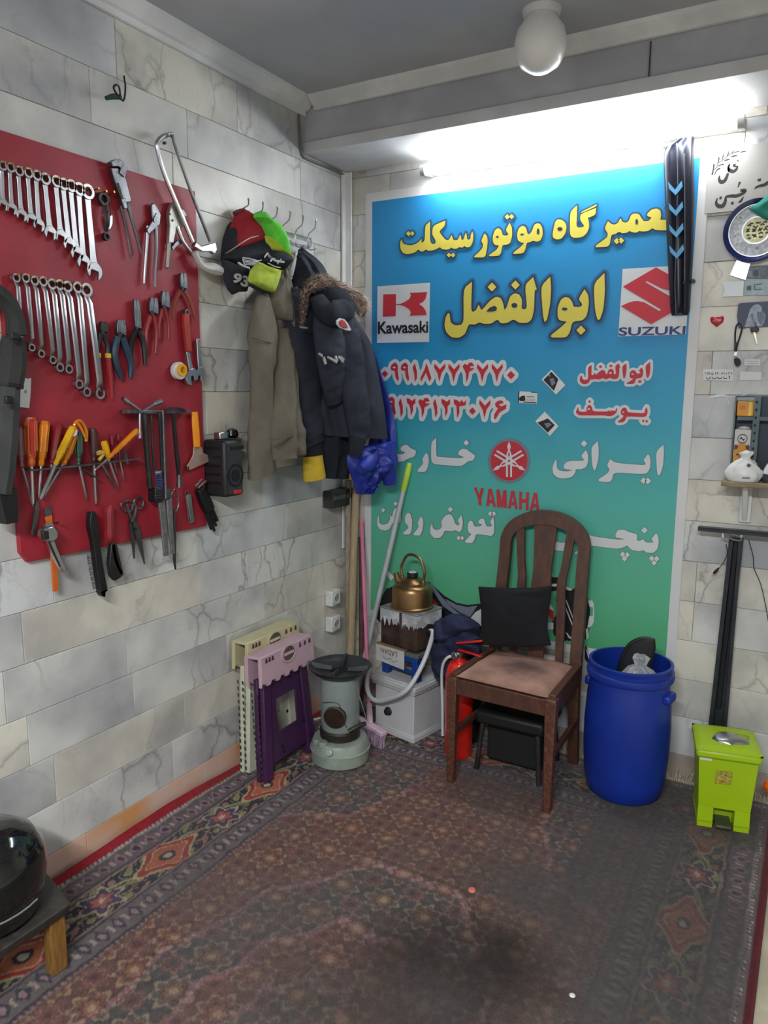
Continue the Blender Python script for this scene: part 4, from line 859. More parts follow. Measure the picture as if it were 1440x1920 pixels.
tool(SR, 'coil_cord', 'coiled amber plastic cord looped over the screwdrivers', 'cord', P2(470, 405), [('coil', am_, [('r', q(P2, [(452,470,20),(436,430,20),(462,402,22),(490,425,20),(508,470,20),(505,525,18)]), -.01), ('r', q(P2, [(455,415,14),(480,455,14),(500,500,14)]), .002)])])
tool(SR, 'awl', 'steel awl with a pale yellow handle tilted on the rail', 'awl', P2(575, 590), [('handle', M('pale_yellow_handle', (205, 168, 78), .5), [('r', q(P2, [(572,595,26),(590,590,30),(606,600,22),(580,635,20)]), -.006)]), ('shaft', steel, [('r', q(P2, [(590,645,18),(640,735,16),(682,808,10)]), -.012)])])
tool(SR, 'bit_cluster', 'small cluster of steel drill bits at the right end of the rail', 'bits', P2(730, 590), [('bit', steel, [('r', q(P2, [(722+9*i,570+14*i,10),(735+8*i,640+9*i,8)]), -.016+.004*i) for i in range(3)])])
tool(SR, 'flat_drift', 'short steel drift pin crossing behind the green screwdriver', 'drift', P2(490, 685), [('pin', steel, [('r', q(P2, [(488,685,14),(530,715,13),(576,742,10)]), -.012)])])
tool(T, 'spatula', 'narrow grey steel spatula hanging at the lower left of the board', 'spatula', P2(215, 880), [('blade', steel, [('s', q(P2, [(214,870,14),(212,930,30),(200,1000,30),(188,1078,28)]), .006, .010)])])
# speaker beside the board
SP = V((0, -.83, 1.135))
a0, a1 = LW(388, 925, .02), LW(448, 930, .13)
sy0, sy1, sz0, sz1 = -.932, -.836, 1.090, 1.288
spk = thing('speaker', 'small black portable speaker hung on the wall beside the red board', 'speaker', (0, (sy0+sy1)/2, sz0))
bm = NB(); box(bm, (.055, (sy0+sy1)/2, (sz0+sz1)/2), (.106, sy1-sy0, sz1-sz0)); cab_ = obj('cabinet', bm, M('speaker_black', (36, 36, 39), .5), spk, bevel=.012)
bm = NB(); box(bm, (.109, (sy0+sy1)/2, (sz0+sz1)/2), (.003, sy1-sy0-.02, sz1-sz0-.02)); obj('grille', bm, M('speaker_grille', (52, 52, 55), .8, 0, .3, 200), spk, bevel=.001); gri_ = COL.objects[-1]
bm = NB(); ring2(bm, ((sy0+sy1)/2, sz0+.075), .04, .034, lambda a, b, c: (.110+c, a, b), 0, .003, 24); obj('cone_ring', bm, blackp, gri_)
bm = NB(); ring2(bm, ((sy0+sy1)/2, sz0+.075), .022, .0005, lambda a, b, c: (.1105+c, a, b), 0, .002, 20); obj('cone', bm, blackp, gri_)
for i in range(4):
    bm = NB(); box(bm, (.1115, sy0+.03+i*.019, sz1-.028), (.002, .012, .012)); obj('vent', bm, blackp, gri_)
bm = NB(); box(bm, (.112, sy1-.04, sz0+.016), (.003, .04, .014)); obj('red_badge', bm, M('red_badge', (200, 40, 34), .4), spk, bevel=.001)
for i in range(5):
    bm = NB(); box(bm, (.05, sy0-.0015, sz0+.05+i*.03), (.07, .003, .008)); obj('side_rib', bm, blackp, cab_)
kn = thing('door_knob', 'black round knob with a steel bracket resting on the wall speaker', 'knob', (.05, -.87, sz1))
bm = NB(); lathe(bm, [(.0, 0), (.018, .001), (.024, .012), (.02, .03), (.008, .036), (0, .037)], (.06, -.84, sz1+.001), 18); obj('knob', bm, blackg, kn)
bm = NB(); box(bm, (.06, -.895, sz1+.014), (.03, .045, .026)); tube(bm, [(.06, -.87, sz1+.02), (.06, -.845, sz1+.02)], .005, 8); obj('bracket', bm, chrome, kn, bevel=.004)
bm = NB(); tube(bm, [(.06, -.865, sz1+.003), (.06, -.868, sz1+.05)], .0015, 6); obj('pin', bm, chrome, kn)
# black hose / duct in front of the board's left edge
rub = M('grey_black_rubber', (52, 51, 50), .75, 0, .35, 8, bump=.2, bscale=30)
HZ = Plane('L', .07)
hose = thing('rubber_duct', 'large curved black rubber duct hanging in front of the board left edge', 'duct', HZ.pt(0, 780))
sc_ = 560/1920*1.0
hp = lambda x, y: (x*120/411, 500+y*560/1920)
hq = lambda pts: [hp(x, y)+(w*.2917,) for x, y, w in pts]
obj('bend', parts_bm(HZ, [('r', hq([(-160,170,110),(-60,150,110),(40,215,115),(95,330,120),(105,440,135)]), .0)]), rub, hose)
obj('sleeve', parts_bm(HZ, [('r', hq([(88,470,150),(80,560,170),(70,680,175),(60,760,165)]), .0)]), rub, hose)
obj('lower_sleeve', parts_bm(HZ, [('r', hq([(58,760,140),(40,900,165),(25,1100,170),(10,1300,165),(-10,1460,150)]), .0)]), M('grey_rubber', (66, 66, 66), .7, 0, .3, 9, bump=.15), hose)
obj('tail', parts_bm(HZ, [('s', hq([(-10,1430,120),(10,1560,100),(20,1640,80)]), -.02, .02), ('s', hq([(20,1500,120),(60,1600,60),(70,1640,40)]), -.03, -.01)]), blackp, hose)
obj('clip', parts_bm(HZ, [('p', [hp(50,425), hp(115,425), hp(112,470), hp(55,470)], .045, .06)]), blackp, hose, bevel=.003)
obj('clip', parts_bm(HZ, [('p', [hp(20,830), hp(75,830), hp(70,880), hp(20,880)], .05, .062)]), blackp, hose, bevel=.003)
bandm = HZ
obj('band', parts_bm(HZ, [('r', hq([(60,752,172),(58,775,172)]), 0), ('r', hq([(90,460,152),(88,478,156)]), 0)]), blackp, hose)
# hook high on the wall
hkp = Plane('L', .004)
c2 = lambda x, y: (x/2, y/2)
gh = tool(hkp, 'wall_hook', 'small bent dark wire hook high on the left tiled wall', 'hook', c2(450, 300), [('wire', darksteel, [('r', [c2(465,285)+(3.5,), c2(470,330)+(3.5,), c2(462,378)+(4,), c2(430,340)+(4,), c2(428,322)+(4,), c2(445,322)+(4,), c2(452,360)+(3.5,)], [.002, .02, .04, .05, .06, .06, .05])]), ('green_cap', M('dark_green_plastic', (24, 62, 48), .5), [('r', [c2(452,365)+(9,), c2(425,362)+(11,), c2(398,368)+(8,)], .04)])])
# sockets in the corner
for i, (py, nm) in enumerate(((1120, 'upper'), (1168, 'lower'))):
    p = on(624, py, 0, .02); so = thing('wall_socket', '%s of the two white surface sockets near the corner' % nm, 'socket', (0, p[1], p[2]-.035))
    bm = NB(); box(bm, (.021, p[1], p[2]), (.04, .072, .07)); obj('box', bm, whitep, so, bevel=.006)
    bm = NB(); ring2(bm, (p[1], p[2]), .024, .019, lambda a, b, c: (.041+c, a, b), 0, .003, 20); obj('rim', bm, whitep, so)
    bm = NB(); prism(bm, disc((p[1], p[2]), .019, 20), lambda a, b, c: (.0405+c, a, b), 0, .001); obj('recess', bm, M('socket_recess', (170, 170, 168), .5), so)
    for s in (-1, 1):
        bm = NB(); prism(bm, disc((p[1]+s*.0095, p[2]), .0028, 10), lambda a, b, c: (.0416+c, a, b), 0, .001); obj('hole', bm, blackp, so)
# ================================================================== coat rack, caps, coats
C3 = lambda x, y: (390+x/3.2, 350+y/3.2)
RK = Plane('L', .012)
rk = thing('coat_rack', 'chrome wire coat rack with seven double hooks high on the left wall', 'coat rack', RK.pt(520, 440))
wire = lambda pts, d=None: ('r', [C3(x, y)+(2.6,) for x, y in pts], d if d is not None else .0)
obj('frame', parts_bm(RK, [wire([(150,165),(400,245),(620,312)]), wire([(180,255),(400,308),(610,362)]), wire([(612,308),(622,340),(608,366)]), ]), chrome, rk)
tips = [(243,75),(330,97),(417,125),(495,150),(573,175),(648,200)]
bend = [(205,140),(290,170),(368,215),(445,243),(527,268),(602,290)]
low = [(205,240),(290,270),(368,300),(450,320),(530,350),(602,368)]
for t, b, l in zip(tips, bend, low):
    up_ = RK.pt(*C3(*t), .075)
    m_ = RK.pt(*C3(*b), .006); lo_ = RK.pt(*C3(*l), .006)
    bm = NB(); tube(bm, [up_, (up_*.5+m_*.5)+V((.012, 0, -.004)), m_, lo_, RK.pt(*C3(l[0]+20, l[1]+12), .03), RK.pt(*C3(l[0]+48, l[1]+4), .05)], .0022, 6, sub=4); lathe(bm, [(0, -.0045), (.004, -.002), (.004, .002), (0, .0045)], up_, 8)
    obj('hook', bm, chrome, rk)
# caps
CC = lambda x, y: (410+x*150/1440, 380+y*150/1440)
cappl = lambda d: Plane('L', d)
def cap_piece(nm, poly, d, depth, mat, par, p=.5, q=.5, wr=.004, seed=1, N=18, K=16, tilt=None):
    pl = cappl(d); bm = NB()
    puff(bm, [pl.ab(*CC(*v)) for v in poly], pl.fn, depth, N, K, p, q, wr=wr, seed=seed, tilt=tilt)
    return obj(nm, bm, mat, par, smooth=60)
fab = lambda n, c, **k: M(n, c, .85, 0, .18, 30, bump=.25, bscale=350, **k)
capred = fab('cap_red', (168, 34, 46)); capblk = fab('cap_black', (40, 41, 50)); capgrn = fab('cap_green_mesh', (110, 224, 78)); capyel = fab('cap_yellow', (206, 222, 66)); caplime = fab('cap_lime', (186, 206, 72))
k1 = thing('cap', 'red and black baseball cap numbered 93 hanging on the first hook of the coat rack', 'cap', LW(450, 470, .03))
cap_piece('crown', [(290,190),(430,120),(470,200),(500,270),(600,290),(700,350),(800,500),(860,660),(800,760),(400,900),(210,860),(180,780),(180,600),(220,400)], .03, .075, capred, k1)
cap_piece('front_panel', [(740,575),(880,800),(870,960),(740,1040),(640,1160),(500,1220),(300,1150),(60,1010),(110,900),(240,835),(540,645)], .045, .085, capblk, k1, seed=3)
cap_piece('side_panel', [(215,340),(200,600),(195,800),(120,930),(60,1010),(35,1060),(40,900),(70,650),(150,420)], .012, .05, capblk, k1, seed=4)
cap_piece('visor', [(45,1010),(300,1130),(520,1200),(545,1330),(500,1500),(480,1610),(350,1590),(240,1660),(150,1560),(90,1400),(55,1250)], .06, .03, capblk, k1, p=.35, q=.35, seed=6)
pl = cappl(.108)
obj('piping', parts_bm(pl, [('r', [CC(125,915)+(2.2,), CC(240,845)+(2.2,), CC(400,735)+(2.2,), CC(560,640)+(2.2,), CC(735,592)+(2.2,)], [-.06, -.012, .006, .008, -.012]), ('r', [CC(775,622)+(2,), CC(850,720)+(2,), CC(882,860)+(2,)], [-.014, -.02, -.05])]), M('pale_piping', (200, 180, 170), .7), k1)
obj('strap', parts_bm(cappl(.03), [('s', [CC(260,200)+(6,), CC(350,160)+(8,), CC(435,130)+(6,)], 0, .01), ('s', [CC(440,130)+(6,), CC(470,200)+(7,), CC(490,250)+(5,)], .0, .008)]), fab('cap_strap', (96, 30, 36)), k1)
wg = cappl(.130)
obj('wing_emblem', parts_bm(wg, [('s', [CC(430,990)+(2.4,), CC(440,1060)+(2.4,), CC(480,1130)+(2.4,)], 0, .002), ('s', [CC(430,990)+(2.2,), CC(560,1010)+(2.2,), CC(700,1045)+(2,), CC(770,1030)+(1.6,)], 0, .002)]+[('s', [CC(450+14*i,1030+28*i)+(1.6,), CC(600+4*i,1050+24*i)+(1.6,), CC(720-22*i,1068+18*i)+(1.4,)], 0, .002) for i in range(4)]+[('s', [CC(340,1085)+(4,), CC(420,1135)+(4,), CC(540,1180)+(3.4,)], -.006, .0)]), M('silver_print', (188, 188, 192), .6), k1)
vp = cappl(.0945); vfn = lambda x, y: vp.pt(*CC(x, y))
text_poly('93', [(300,1255),(560,1335),(520,1545),(225,1420)], M('cap_white_print', (222, 214, 212), .7), k1, 'number', offset=.04, fnpx=vfn)
k2 = thing('cap', 'neon green and yellow mesh cap with a black front panel on the second rack hook', 'cap', LW(500, 480, .05))
cap_piece('mesh_back', [(640,180),(770,150),(850,300),(920,400),(980,380),(1060,560),(1150,700),(1250,950),(1200,980),(1050,900),(880,740),(830,600),(760,420),(620,260)], 0.100, .06, capgrn, k2, seed=9)
cap_piece('yellow_side', [(820,590),(880,720),(1050,880),(1200,965),(1262,960),(1268,1040),(1240,1080),(1190,1010),(1050,940),(880,860)], 0.115, .05, capyel, k2, seed=10, N=10)
cap_piece('front_panel', [(890,850),(1050,930),(1205,990),(1190,1100),(1165,1190),(1120,1215),(990,1180),(870,1130),(745,1060),(800,1000),(850,930)], 0.120, .07, capblk, k2, seed=11)
cap_piece('visor', [(705,1090),(870,1160),(1110,1235),(1075,1290),(1000,1560),(970,1625),(800,1570),(530,1430),(535,1330),(560,1240),(620,1150)], 0.135, .035, caplime, k2, p=.35, q=.35, seed=12)
obj('visor_band', parts_bm(cappl(.174), [('s', [CC(715,1085)+(3,), CC(870,1165)+(3.4,), CC(1000,1215)+(3.2,), CC(1115,1235)+(3,)], 0, .004)]), capyel, k2)
obj('visor_underside', parts_bm(cappl(.125), [('p', [CC(525,1430), CC(800,1570), CC(950,1640), CC(920,1660), CC(700,1590), CC(540,1500)], 0, .012)]), capblk, k2)
gp = cappl(.189)
obj('script_print', parts_bm(gp, [('s', [CC(*v) for v in ()] or [CC(820,985)+(2.6,), CC(880,910)+(3.4,), CC(900,960)+(3,), CC(960,1000)+(3.4,)], 0, .0015), ('s', [CC(880,925)+(2.4,), CC(950,1005)+(4,), CC(930,1060)+(2.4,)], 0, .0015), ('s', [CC(950,1000)+(3.6,), CC(1000,1030)+(4,), CC(1050,1060)+(3.6,), CC(1070,1100)+(3,)], 0, .0015), ('s', [CC(1050,1050)+(4,), CC(1110,1060)+(4,), CC(1180,1070)+(3,)], 0, .0015), ('s', [CC(1000,1000)+(2,), CC(1030,1060)+(2.4,)], 0, .0015), ('s', [CC(1120,1010)+(2.4,), CC(1110,1080)+(2.6,)], 0, .0015), ('s', [CC(880,1090)+(1.4,), CC(1000,1150)+(1.4,), CC(1100,1170)+(1.2,)], -.004, 0)]), M('cap_script_print', (206, 206, 210), .7), k2)
# --- olive jacket
olive = M('olive_cotton', (111, 103, 90), .9, 0, .12, 14, bump=.15, bscale=160)
R_ = lambda a, b, d, xa=.03, xb=.05: (LW(*C3(*a), xa), LW(*C3(*b), xb), d)
oj = thing('jacket', 'olive grey cotton work jacket hanging below the neon cap', 'jacket', LW(510, 700, .03))
bm = NB(); cloth(bm, [R_((410,470),(470,470),.03), R_((330,590),(480,560),.06), R_((290,660),(492,720),.09), R_((262,860),(485,880),.10), R_((258,1000),(478,1000),.10), R_((250,1200),(480,1240),.10), R_((248,1400),(515,1400),.10), R_((246,1560),(535,1520),.10), R_((262,1645),(545,1560),.09)], fold=(.16, 3.5, 1.5), seed=2, wr=.012); obj('body', bm, olive, oj, smooth=70)
bm = NB(); tube(bm, [LW(*C3(345,640), .07), LW(*C3(325,780), .12), LW(*C3(322,1000), .142), LW(*C3(310,1250), .125), LW(*C3(305,1500), .115), LW(*C3(322,1735), .11)], [.030, .060, .062, .062, .066, .076], 22, sub=9, flat=.42, up=(1, 0, 0))
for v in bm.verts: v.co += V((1, 0, 0))*(.014*mnoise.noise(v.co*V((10, 14, 6)))+.007*(1-2*abs(mnoise.noise(v.co*V((12, 26, 14))))))
obj('sleeve', bm, olive, oj, smooth=70)
bm = NB(); cloth(bm, [R_((415,560),(472,540),.02,.075,.08), R_((360,660),(488,700),.045,.10,.11), R_((395,780),(490,800),.045,.11,.12), R_((450,815),(480,812),.02,.11,.12)], fold=(.12, 2, 1), seed=5, wr=.005); obj('collar_flap', bm, olive, oj, smooth=70)
bm = NB(); cloth(bm, [R_((415,850),(475,850),.03,.12,.10), R_((405,1000),(476,1000),.05,.13,.11), R_((385,1250),(480,1240),.07,.13,.12), R_((345,1420),(515,1380),.08,.13,.13), R_((350,1540),(540,1490),.08,.13,.13), R_((372,1640),(556,1590),.07,.13,.13)], fold=(.14, 2.5, 1), seed=8, wr=.01); obj('front_panel', bm, olive, oj, smooth=70)
op = Plane('L', .215)
obj('pocket_flap', parts_bm(op, [('s', [C3(368,1520)+(2.5,), C3(430,1512)+(2.5,), C3(497,1492)+(2.5,)], -.012, -.002)]), M('olive_seam', (92, 88, 74), .9), oj)
obj('seam', parts_bm(Plane('L', .178), [('s', [C3(256,905)+(1.6,), C3(310,920)+(1.6,), C3(375,938)+(1.6,)], 0, .004)]), M('olive_seam', (92, 88, 74), .9), oj)
# --- royal blue jacket (behind the parka)
blue = M('royal_blue_nylon', (36, 54, 158), .5, 0, .25, 16, bump=.1, bscale=60)
bj = thing('jacket', 'royal blue nylon jacket mostly hidden behind the dark parka', 'jacket', LW(690, 800, .15))
bm = NB(); cloth(bm, [(LW(650, 560, .10), LW(662, 600, .16), .02), (LW(670, 650, .12), LW(697, 650, .22), .02), (LW(685, 720, .13), LW(718, 712, .25), .02), (LW(695, 790, .14), LW(737, 775, .28), .02), (LW(690, 840, .15), LW(744, 835, .30), .03), (LW(690, 880, .15), LW(738, 880, .29), .03)], fold=(.2, 4, 1), seed=3, wr=.012); obj('body', bm, blue, bj, smooth=70)
bm = NB(); cloth(bm, [(LW(655, 842, .22), LW(738, 826, .31), .04), (LW(650, 862, .22), LW(744, 850, .315), .05), (LW(655, 885, .22), LW(742, 872, .315), .05), (LW(662, 905, .21), LW(715, 900, .27), .04), (LW(668, 926, .20), LW(703, 924, .25), .03)], fold=(.25, 3, 3), seed=7, wr=.03); obj('gathered_hem', bm, blue, bj, smooth=70)
bm = NB(); tube(bm, [LW(722, 838, .30), LW(728, 870, .305), LW(731, 906, .30)], [.035, .034, .030], 12, sub=4); obj('cuff', bm, blue, bj, smooth=70)
bm = NB(); tube(bm, [LW(700, 850, .275), LW(690, 868, .285), LW(676, 880, .28)], [.03, .034, .02], 12, sub=4); obj('fold', bm, blue, bj, smooth=70)
# --- parka
navy = M('parka_navy', (41, 45, 58), .85, 0, .2, 12, bump=.12, bscale=140)
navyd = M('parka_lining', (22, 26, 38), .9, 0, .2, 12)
pk = thing('parka', 'dark navy hooded parka with a fur trimmed hood hanging on the coat rack', 'parka', LW(620, 700, .1))
bm = NB(); cloth(bm, [(LW(*C3(512,560), .03), LW(*C3(640,560), .12), .04), (LW(*C3(500,640), .03), LW(*C3(800,640), .17), .06), (LW(*C3(488,800), .03), LW(*C3(890,800), .20), .09), (LW(*C3(470,1000), .04), LW(*C3(985,960), .25), .09), (LW(*C3(472,1200), .04), LW(*C3(1035,1200), .28), .09), (LW(*C3(500,1340), .05), LW(*C3(1060,1350), .30), .09), (LW(*C3(555,1480), .06), LW(*C3(1078,1512), .31), .08)], fold=(.16, 5, 1.2), seed=11, wr=.008, nu=40, nv=8); obj('body', bm, navy, pk, smooth=70)
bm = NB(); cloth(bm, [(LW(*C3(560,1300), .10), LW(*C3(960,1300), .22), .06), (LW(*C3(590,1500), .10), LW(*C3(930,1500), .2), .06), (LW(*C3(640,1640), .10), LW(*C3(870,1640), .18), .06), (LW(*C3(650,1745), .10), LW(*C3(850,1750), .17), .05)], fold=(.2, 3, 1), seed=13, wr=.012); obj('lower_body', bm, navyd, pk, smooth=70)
def sleeve(nm, pts, rs, mt, seed, fl=.5, amp=.012):
    bm = NB(); tube(bm, [LW(*C3(x, y), d) for x, y, d in pts], rs, 22, sub=10, flat=fl, up=(1, -.4, 0))
    for v in bm.verts:
        n_ = mnoise.noise(v.co*V((11, 11, 9))+V((seed, 0, 0)))+.55*(1-2*abs(mnoise.noise(v.co*V((16, 16, 30))+V((seed*3, 0, 0)))))-.2; v.co += V((.8, -.5, 0))*amp*n_
    return obj(nm, bm, mt, pk, smooth=70)
sleeve('sleeve', [(560,640,.12),(548,800,.135),(550,1000,.14),(570,1200,.14),(600,1400,.14),(630,1540,.135)], [.055, .080, .085, .080, .072, .055], navy, 1, amp=.017)
sleeve('sleeve', [(790,720,.25),(815,850,.27),(850,1050,.275),(880,1250,.275),(905,1420,.27),(905,1520,.265)], [.05, .060, .064, .062, .058, .046], navy, 2, amp=.015)
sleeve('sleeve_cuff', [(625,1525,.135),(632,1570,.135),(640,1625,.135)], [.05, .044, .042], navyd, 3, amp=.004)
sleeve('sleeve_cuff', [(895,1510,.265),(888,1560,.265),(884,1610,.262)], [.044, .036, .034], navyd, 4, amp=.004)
sleeve('front_flap', [(700,720,.23),(720,850,.25),(735,1000,.26),(755,1150,.25),(765,1290,.23)], [.05, .066, .066, .064, .045], navy, 5, fl=.42)
sleeve('collar_fold', [(655,660,.24),(700,735,.27),(760,760,.285),(830,740,.285),(862,700,.27)], [.03, .045, .048, .045, .03], navyd, 6, fl=.4)
yel = M('yellow_cuff', (204, 170, 44), .8, 0, .12, 20, bump=.1)
bm = NB(); tube(bm, [LW(*C3(628,1615), .135), LW(*C3(632,1680), .135), LW(*C3(640,1752), .135)], [.043, .047, .050], 16, flat=.7, up=(1, -.4, 0)); obj('yellow_cuff', bm, yel, pk, smooth=50)
bm = NB(); tube(bm, [LW(*C3(870,1660), .20), LW(*C3(876,1700), .20), LW(*C3(882,1745), .20)], [.022, .026, .03], 14, flat=.7, up=(1, -.4, 0)); obj('yellow_cuff', bm, M('mustard_cuff', (186, 128, 40), .8), pk, smooth=50)
# hood
bm = NB(); cloth(bm, [(LW(*C3(560,372), .02), LW(*C3(578,375), .04), .01), (LW(*C3(548,420), .02), LW(*C3(640,420), .09), .05), (LW(*C3(525,480), .03), LW(*C3(690,470), .13), .07), (LW(*C3(505,550), .04), LW(*C3(730,540), .16), .08), (LW(*C3(480,610), .05), LW(*C3(790,590), .2), .07), (LW(*C3(490,660), .05), LW(*C3(840,640), .22), .05)], fold=(.12, 3, 1), seed=17, wr=.014); obj('hood', bm, navy, pk, smooth=70)
bm = NB(); tube(bm, [LW(*C3(557,395), .03), LW(*C3(562,368), .035), LW(*C3(575,380), .035)], .004, 6, sub=3); obj('hanger_loop', bm, blackp, pk)
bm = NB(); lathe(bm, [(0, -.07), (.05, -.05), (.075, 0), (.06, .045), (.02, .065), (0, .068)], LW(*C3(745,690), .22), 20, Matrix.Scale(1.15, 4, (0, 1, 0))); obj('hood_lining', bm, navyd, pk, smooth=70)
furp = [(566,612,.17),(572,552,.19),(588,532,.21),(609,526,.23),(632,538,.25),(655,549,.265),(673,562,.28),(681,574,.285),(676,590,.28)]
fr_ = [.016, .023, .027, .027, .028, .029, .03, .028, .018]
furm = M('fur_brown', (214, 192, 172), .9, 0, .3, 40, col2=(140, 116, 102), lo=.35, hi=.6)
bm = NB(); fc = [LW(x, y, d) for x, y, d in furp]; tube(bm, fc, [r*.72 for r in fr_], 12, sub=5); obj('fur_core', bm, M('fur_base', (82, 64, 56), .95), pk, smooth=70)
bm = NB(); cs = spl([tuple(p)+(r,) for p, r in zip(fc, fr_)], 12)
for i in range(2600):
    t = random.random()*(len(cs)-1); k = min(int(t), len(cs)-2); f_ = t-k; a, b = V(cs[k][:3]), V(cs[k+1][:3]); p = a.lerp(b, f_); r = cs[k][3]*(1-f_)+cs[k+1][3]*f_
    tg = (b-a).normalized(); n1 = tg.orthogonal().normalized(); n2 = tg.cross(n1); an = random.uniform(0, 6.283)
    dr = n1*math.cos(an)+n2*math.sin(an); root = p+dr*r*.65; tip = root+dr*r*random.uniform(.3, .75)+tg*r*random.uniform(-.2, .9)+V((0, 0, -r*.3*random.random()))
    sd = tg.cross(dr)*.0013
    bm.faces.new([bm.verts.new(root+sd), bm.verts.new(root-sd), bm.verts.new(tip)])
obj('fur_trim', bm, furm, pk, smooth=0, fixn=False, kind='stuff')
bd = Plane('L', .318)
C5 = lambda x, y: (540+x*220/1440, 480+y*220/1440)
lb = lambda x, y: C5(x, y)
def lift(pl, poly, c0, c1, nm, mt): obj(nm, parts_bm(pl, [('p', [lb(*v) for v in poly], c0, c1)]), mt, pk, bevel=.0015)
lift(bd, [(585,790),(625,762),(680,775),(720,820),(765,905),(750,922),(690,910),(620,880),(585,840)], 0, .005, 'badge', M('badge_white', (198, 196, 198), .7))
lift(bd, [(625,800),(655,780),(690,800),(720,850),(722,885),(680,885),(640,860),(622,830)], .005, .008, 'badge_centre', M('badge_red', (176, 58, 52), .7))
fl = Plane('L', .300)
wl_ = M('faded_white_print', (178, 178, 176), .8, 0, .3, 60)
obj('chest_lettering', parts_bm(fl, [('s', [lb(430,1240)+(5,), lb(455,1325)+(6,)], -.002, .003), ('s', [lb(480,1240)+(4,), lb(590,1300)+(6,)], -.002, .003), ('s', [lb(575,1230)+(5,), lb(600,1290)+(5,)], -.002, .003), ('s', [lb(615,1235)+(5,), lb(668,1300)+(5,)], -.002, .003), ('s', [lb(370,1200)+(4,), lb(410,1225)+(5,)], -.002, .003), ('s', [lb(640,1232)+(3,), lb(680,1275)+(3,)], -.002, .003)]), wl_, pk)
obj('name_print', parts_bm(Plane('L', .212), [('s', [lb(140,868)+(1.6,), lb(235,878)+(1.6,)], 0, .002), ('s', [lb(150,880)+(1.2,), lb(235,890)+(1.2,)], 0, .002)]), wl_, pk)
obj('snap', parts_bm(Plane('L', .135), [('d', lb(100,392)+(2.6,), 0, .006)]), chrome, pk)
# ================================================================== things on the floor
RZ = .009       # top of the carpet
def ymat(n, *a, **k): return M(n, *a, **k)
# ---- kerosene stove
hx, hy = .315, -.535
kh = thing('kerosene_stove', 'old pale green round kerosene stove with a black ribbed top near the corner', 'stove', (hx, hy, RZ))
enam = M('green_grey_enamel', (150, 160, 146), .4, 0, .25, 9, bump=.05)
enam2 = M('grey_enamel', (140, 150, 146), .38, 0, .2, 7)
soot = M('cast_black', (60, 62, 64), .45, .4, .3, 14)
rim = M('burnt_steel', (82, 76, 70), .45, .7, .3, 12)
bm = NB(); lathe(bm, [(.108, 0), (.122, .006), (.124, .05), (.128, .052), (.128, .056), (.124, .058), (.120, .078), (.112, .092), (.08, .098), (0, .10)], (hx, hy, RZ), 40, Matrix.Diagonal((.94, .94, 1, 1))); obj('tank', bm, enam, kh, smooth=40)
bm = NB(); lathe(bm, [(.075, .096), (.08, .10), (.081, .128), (.076, .134), (0, .134)], (hx, hy, RZ), 32); obj('burner_collar', bm, rim, kh)
bm = NB(); lathe(bm, [(.066, .13), (.072, .134), (.076, .17), (.077, .30), (.072, .345), (.06, .352), (0, .352)], (hx, hy, RZ), 36); obj('chimney', bm, enam2, kh, smooth=40)
bm = NB(); lathe(bm, [(.04, .345), (.075, .35), (.105, .366), (.121, .382), (.124, .388), (.118, .389), (.10, .376), (.07, .364), (.038, .366), (.038, .350)], (hx, hy, RZ), 40); obj('top_plate', bm, soot, kh, smooth=50)
for a in (20, 110, 200, 290):
    bm = NB(); mx = Matrix.Translation((hx, hy, RZ+.385)) @ Matrix.Rotation(math.radians(a), 4, 'Z')
    vs = [(.03, -.008, -.018), (.112, -.011, -.012), (.112, .011, -.012), (.03, .008, -.018)]; vt = [(.03, -.003, -.002), (.116, -.004, .012), (.116, .004, .012), (.03, .003, -.002)]
    hexa(bm, [mx @ V(v) for v in vs], [mx @ V(v) for v in vt]); obj('pot_rib', bm, soot, kh, bevel=.002)
bm = NB(); lathe(bm, [(0, .349), (.036, .349), (.036, .356), (0, .356)], (hx, hy, RZ), 24); obj('burner_hole', bm, M('soot_black', (8, 8, 8), .9), kh)
wd_ = math.radians(-72); dv = V((math.cos(wd_), math.sin(wd_), 0))
mxw = Matrix.Translation(V((hx, hy, RZ+.205))+dv*.066) @ dv.to_track_quat('Z', 'Y').to_matrix().to_4x4()
bm = NB(); lathe(bm, [(.044, 0), (.044, .016), (.038, .018), (.036, .014), (.036, .012)], (0, 0, 0), 28, mxw); wr2_ = obj('window_ring', bm, rim, kh)
bm = NB(); lathe(bm, [(0, .0125), (.0365, .0125), (.0365, .008), (0, .008)], (0, 0, 0), 28, mxw); obj('mica_window', bm, M('brown_mica', (52, 38, 30), .25, 0, .3, 20), wr2_)
sv = V((-math.sin(wd_), math.cos(wd_), 0))
bm = NB(); c0 = V((hx, hy, RZ)); tube(bm, [c0+dv*.078+sv*-.05+V((0, 0, .262)), c0+dv*.079+sv*.015+V((0, 0, .262)), c0+dv*.074+sv*.03+V((0, 0, .20)), c0+dv*.07+sv*.045+V((0, 0, .165))], .0015, 6, sub=3); obj('door_seam', bm, rim, kh)
bm = NB(); tube(bm, [c0+dv*.06+sv*.05+V((0, 0, .145)), c0+dv*.05+sv*.085+V((0, 0, .165)), c0+dv*.05+sv*.115+V((0, 0, .18))], .009, 8, sub=3); obj('lever', bm, rim, kh)
bm = NB(); tube(bm, [c0+sv*.07+dv*.03+V((0, 0, .34)), c0+sv*.085+dv*.03+V((0, 0, .28)), c0+sv*.11+dv*.03+V((0, 0, .20)), c0+sv*.112+dv*.03+V((0, 0, .185))], .0022, 6, sub=4); obj('wire_handle', bm, chrome, kh)
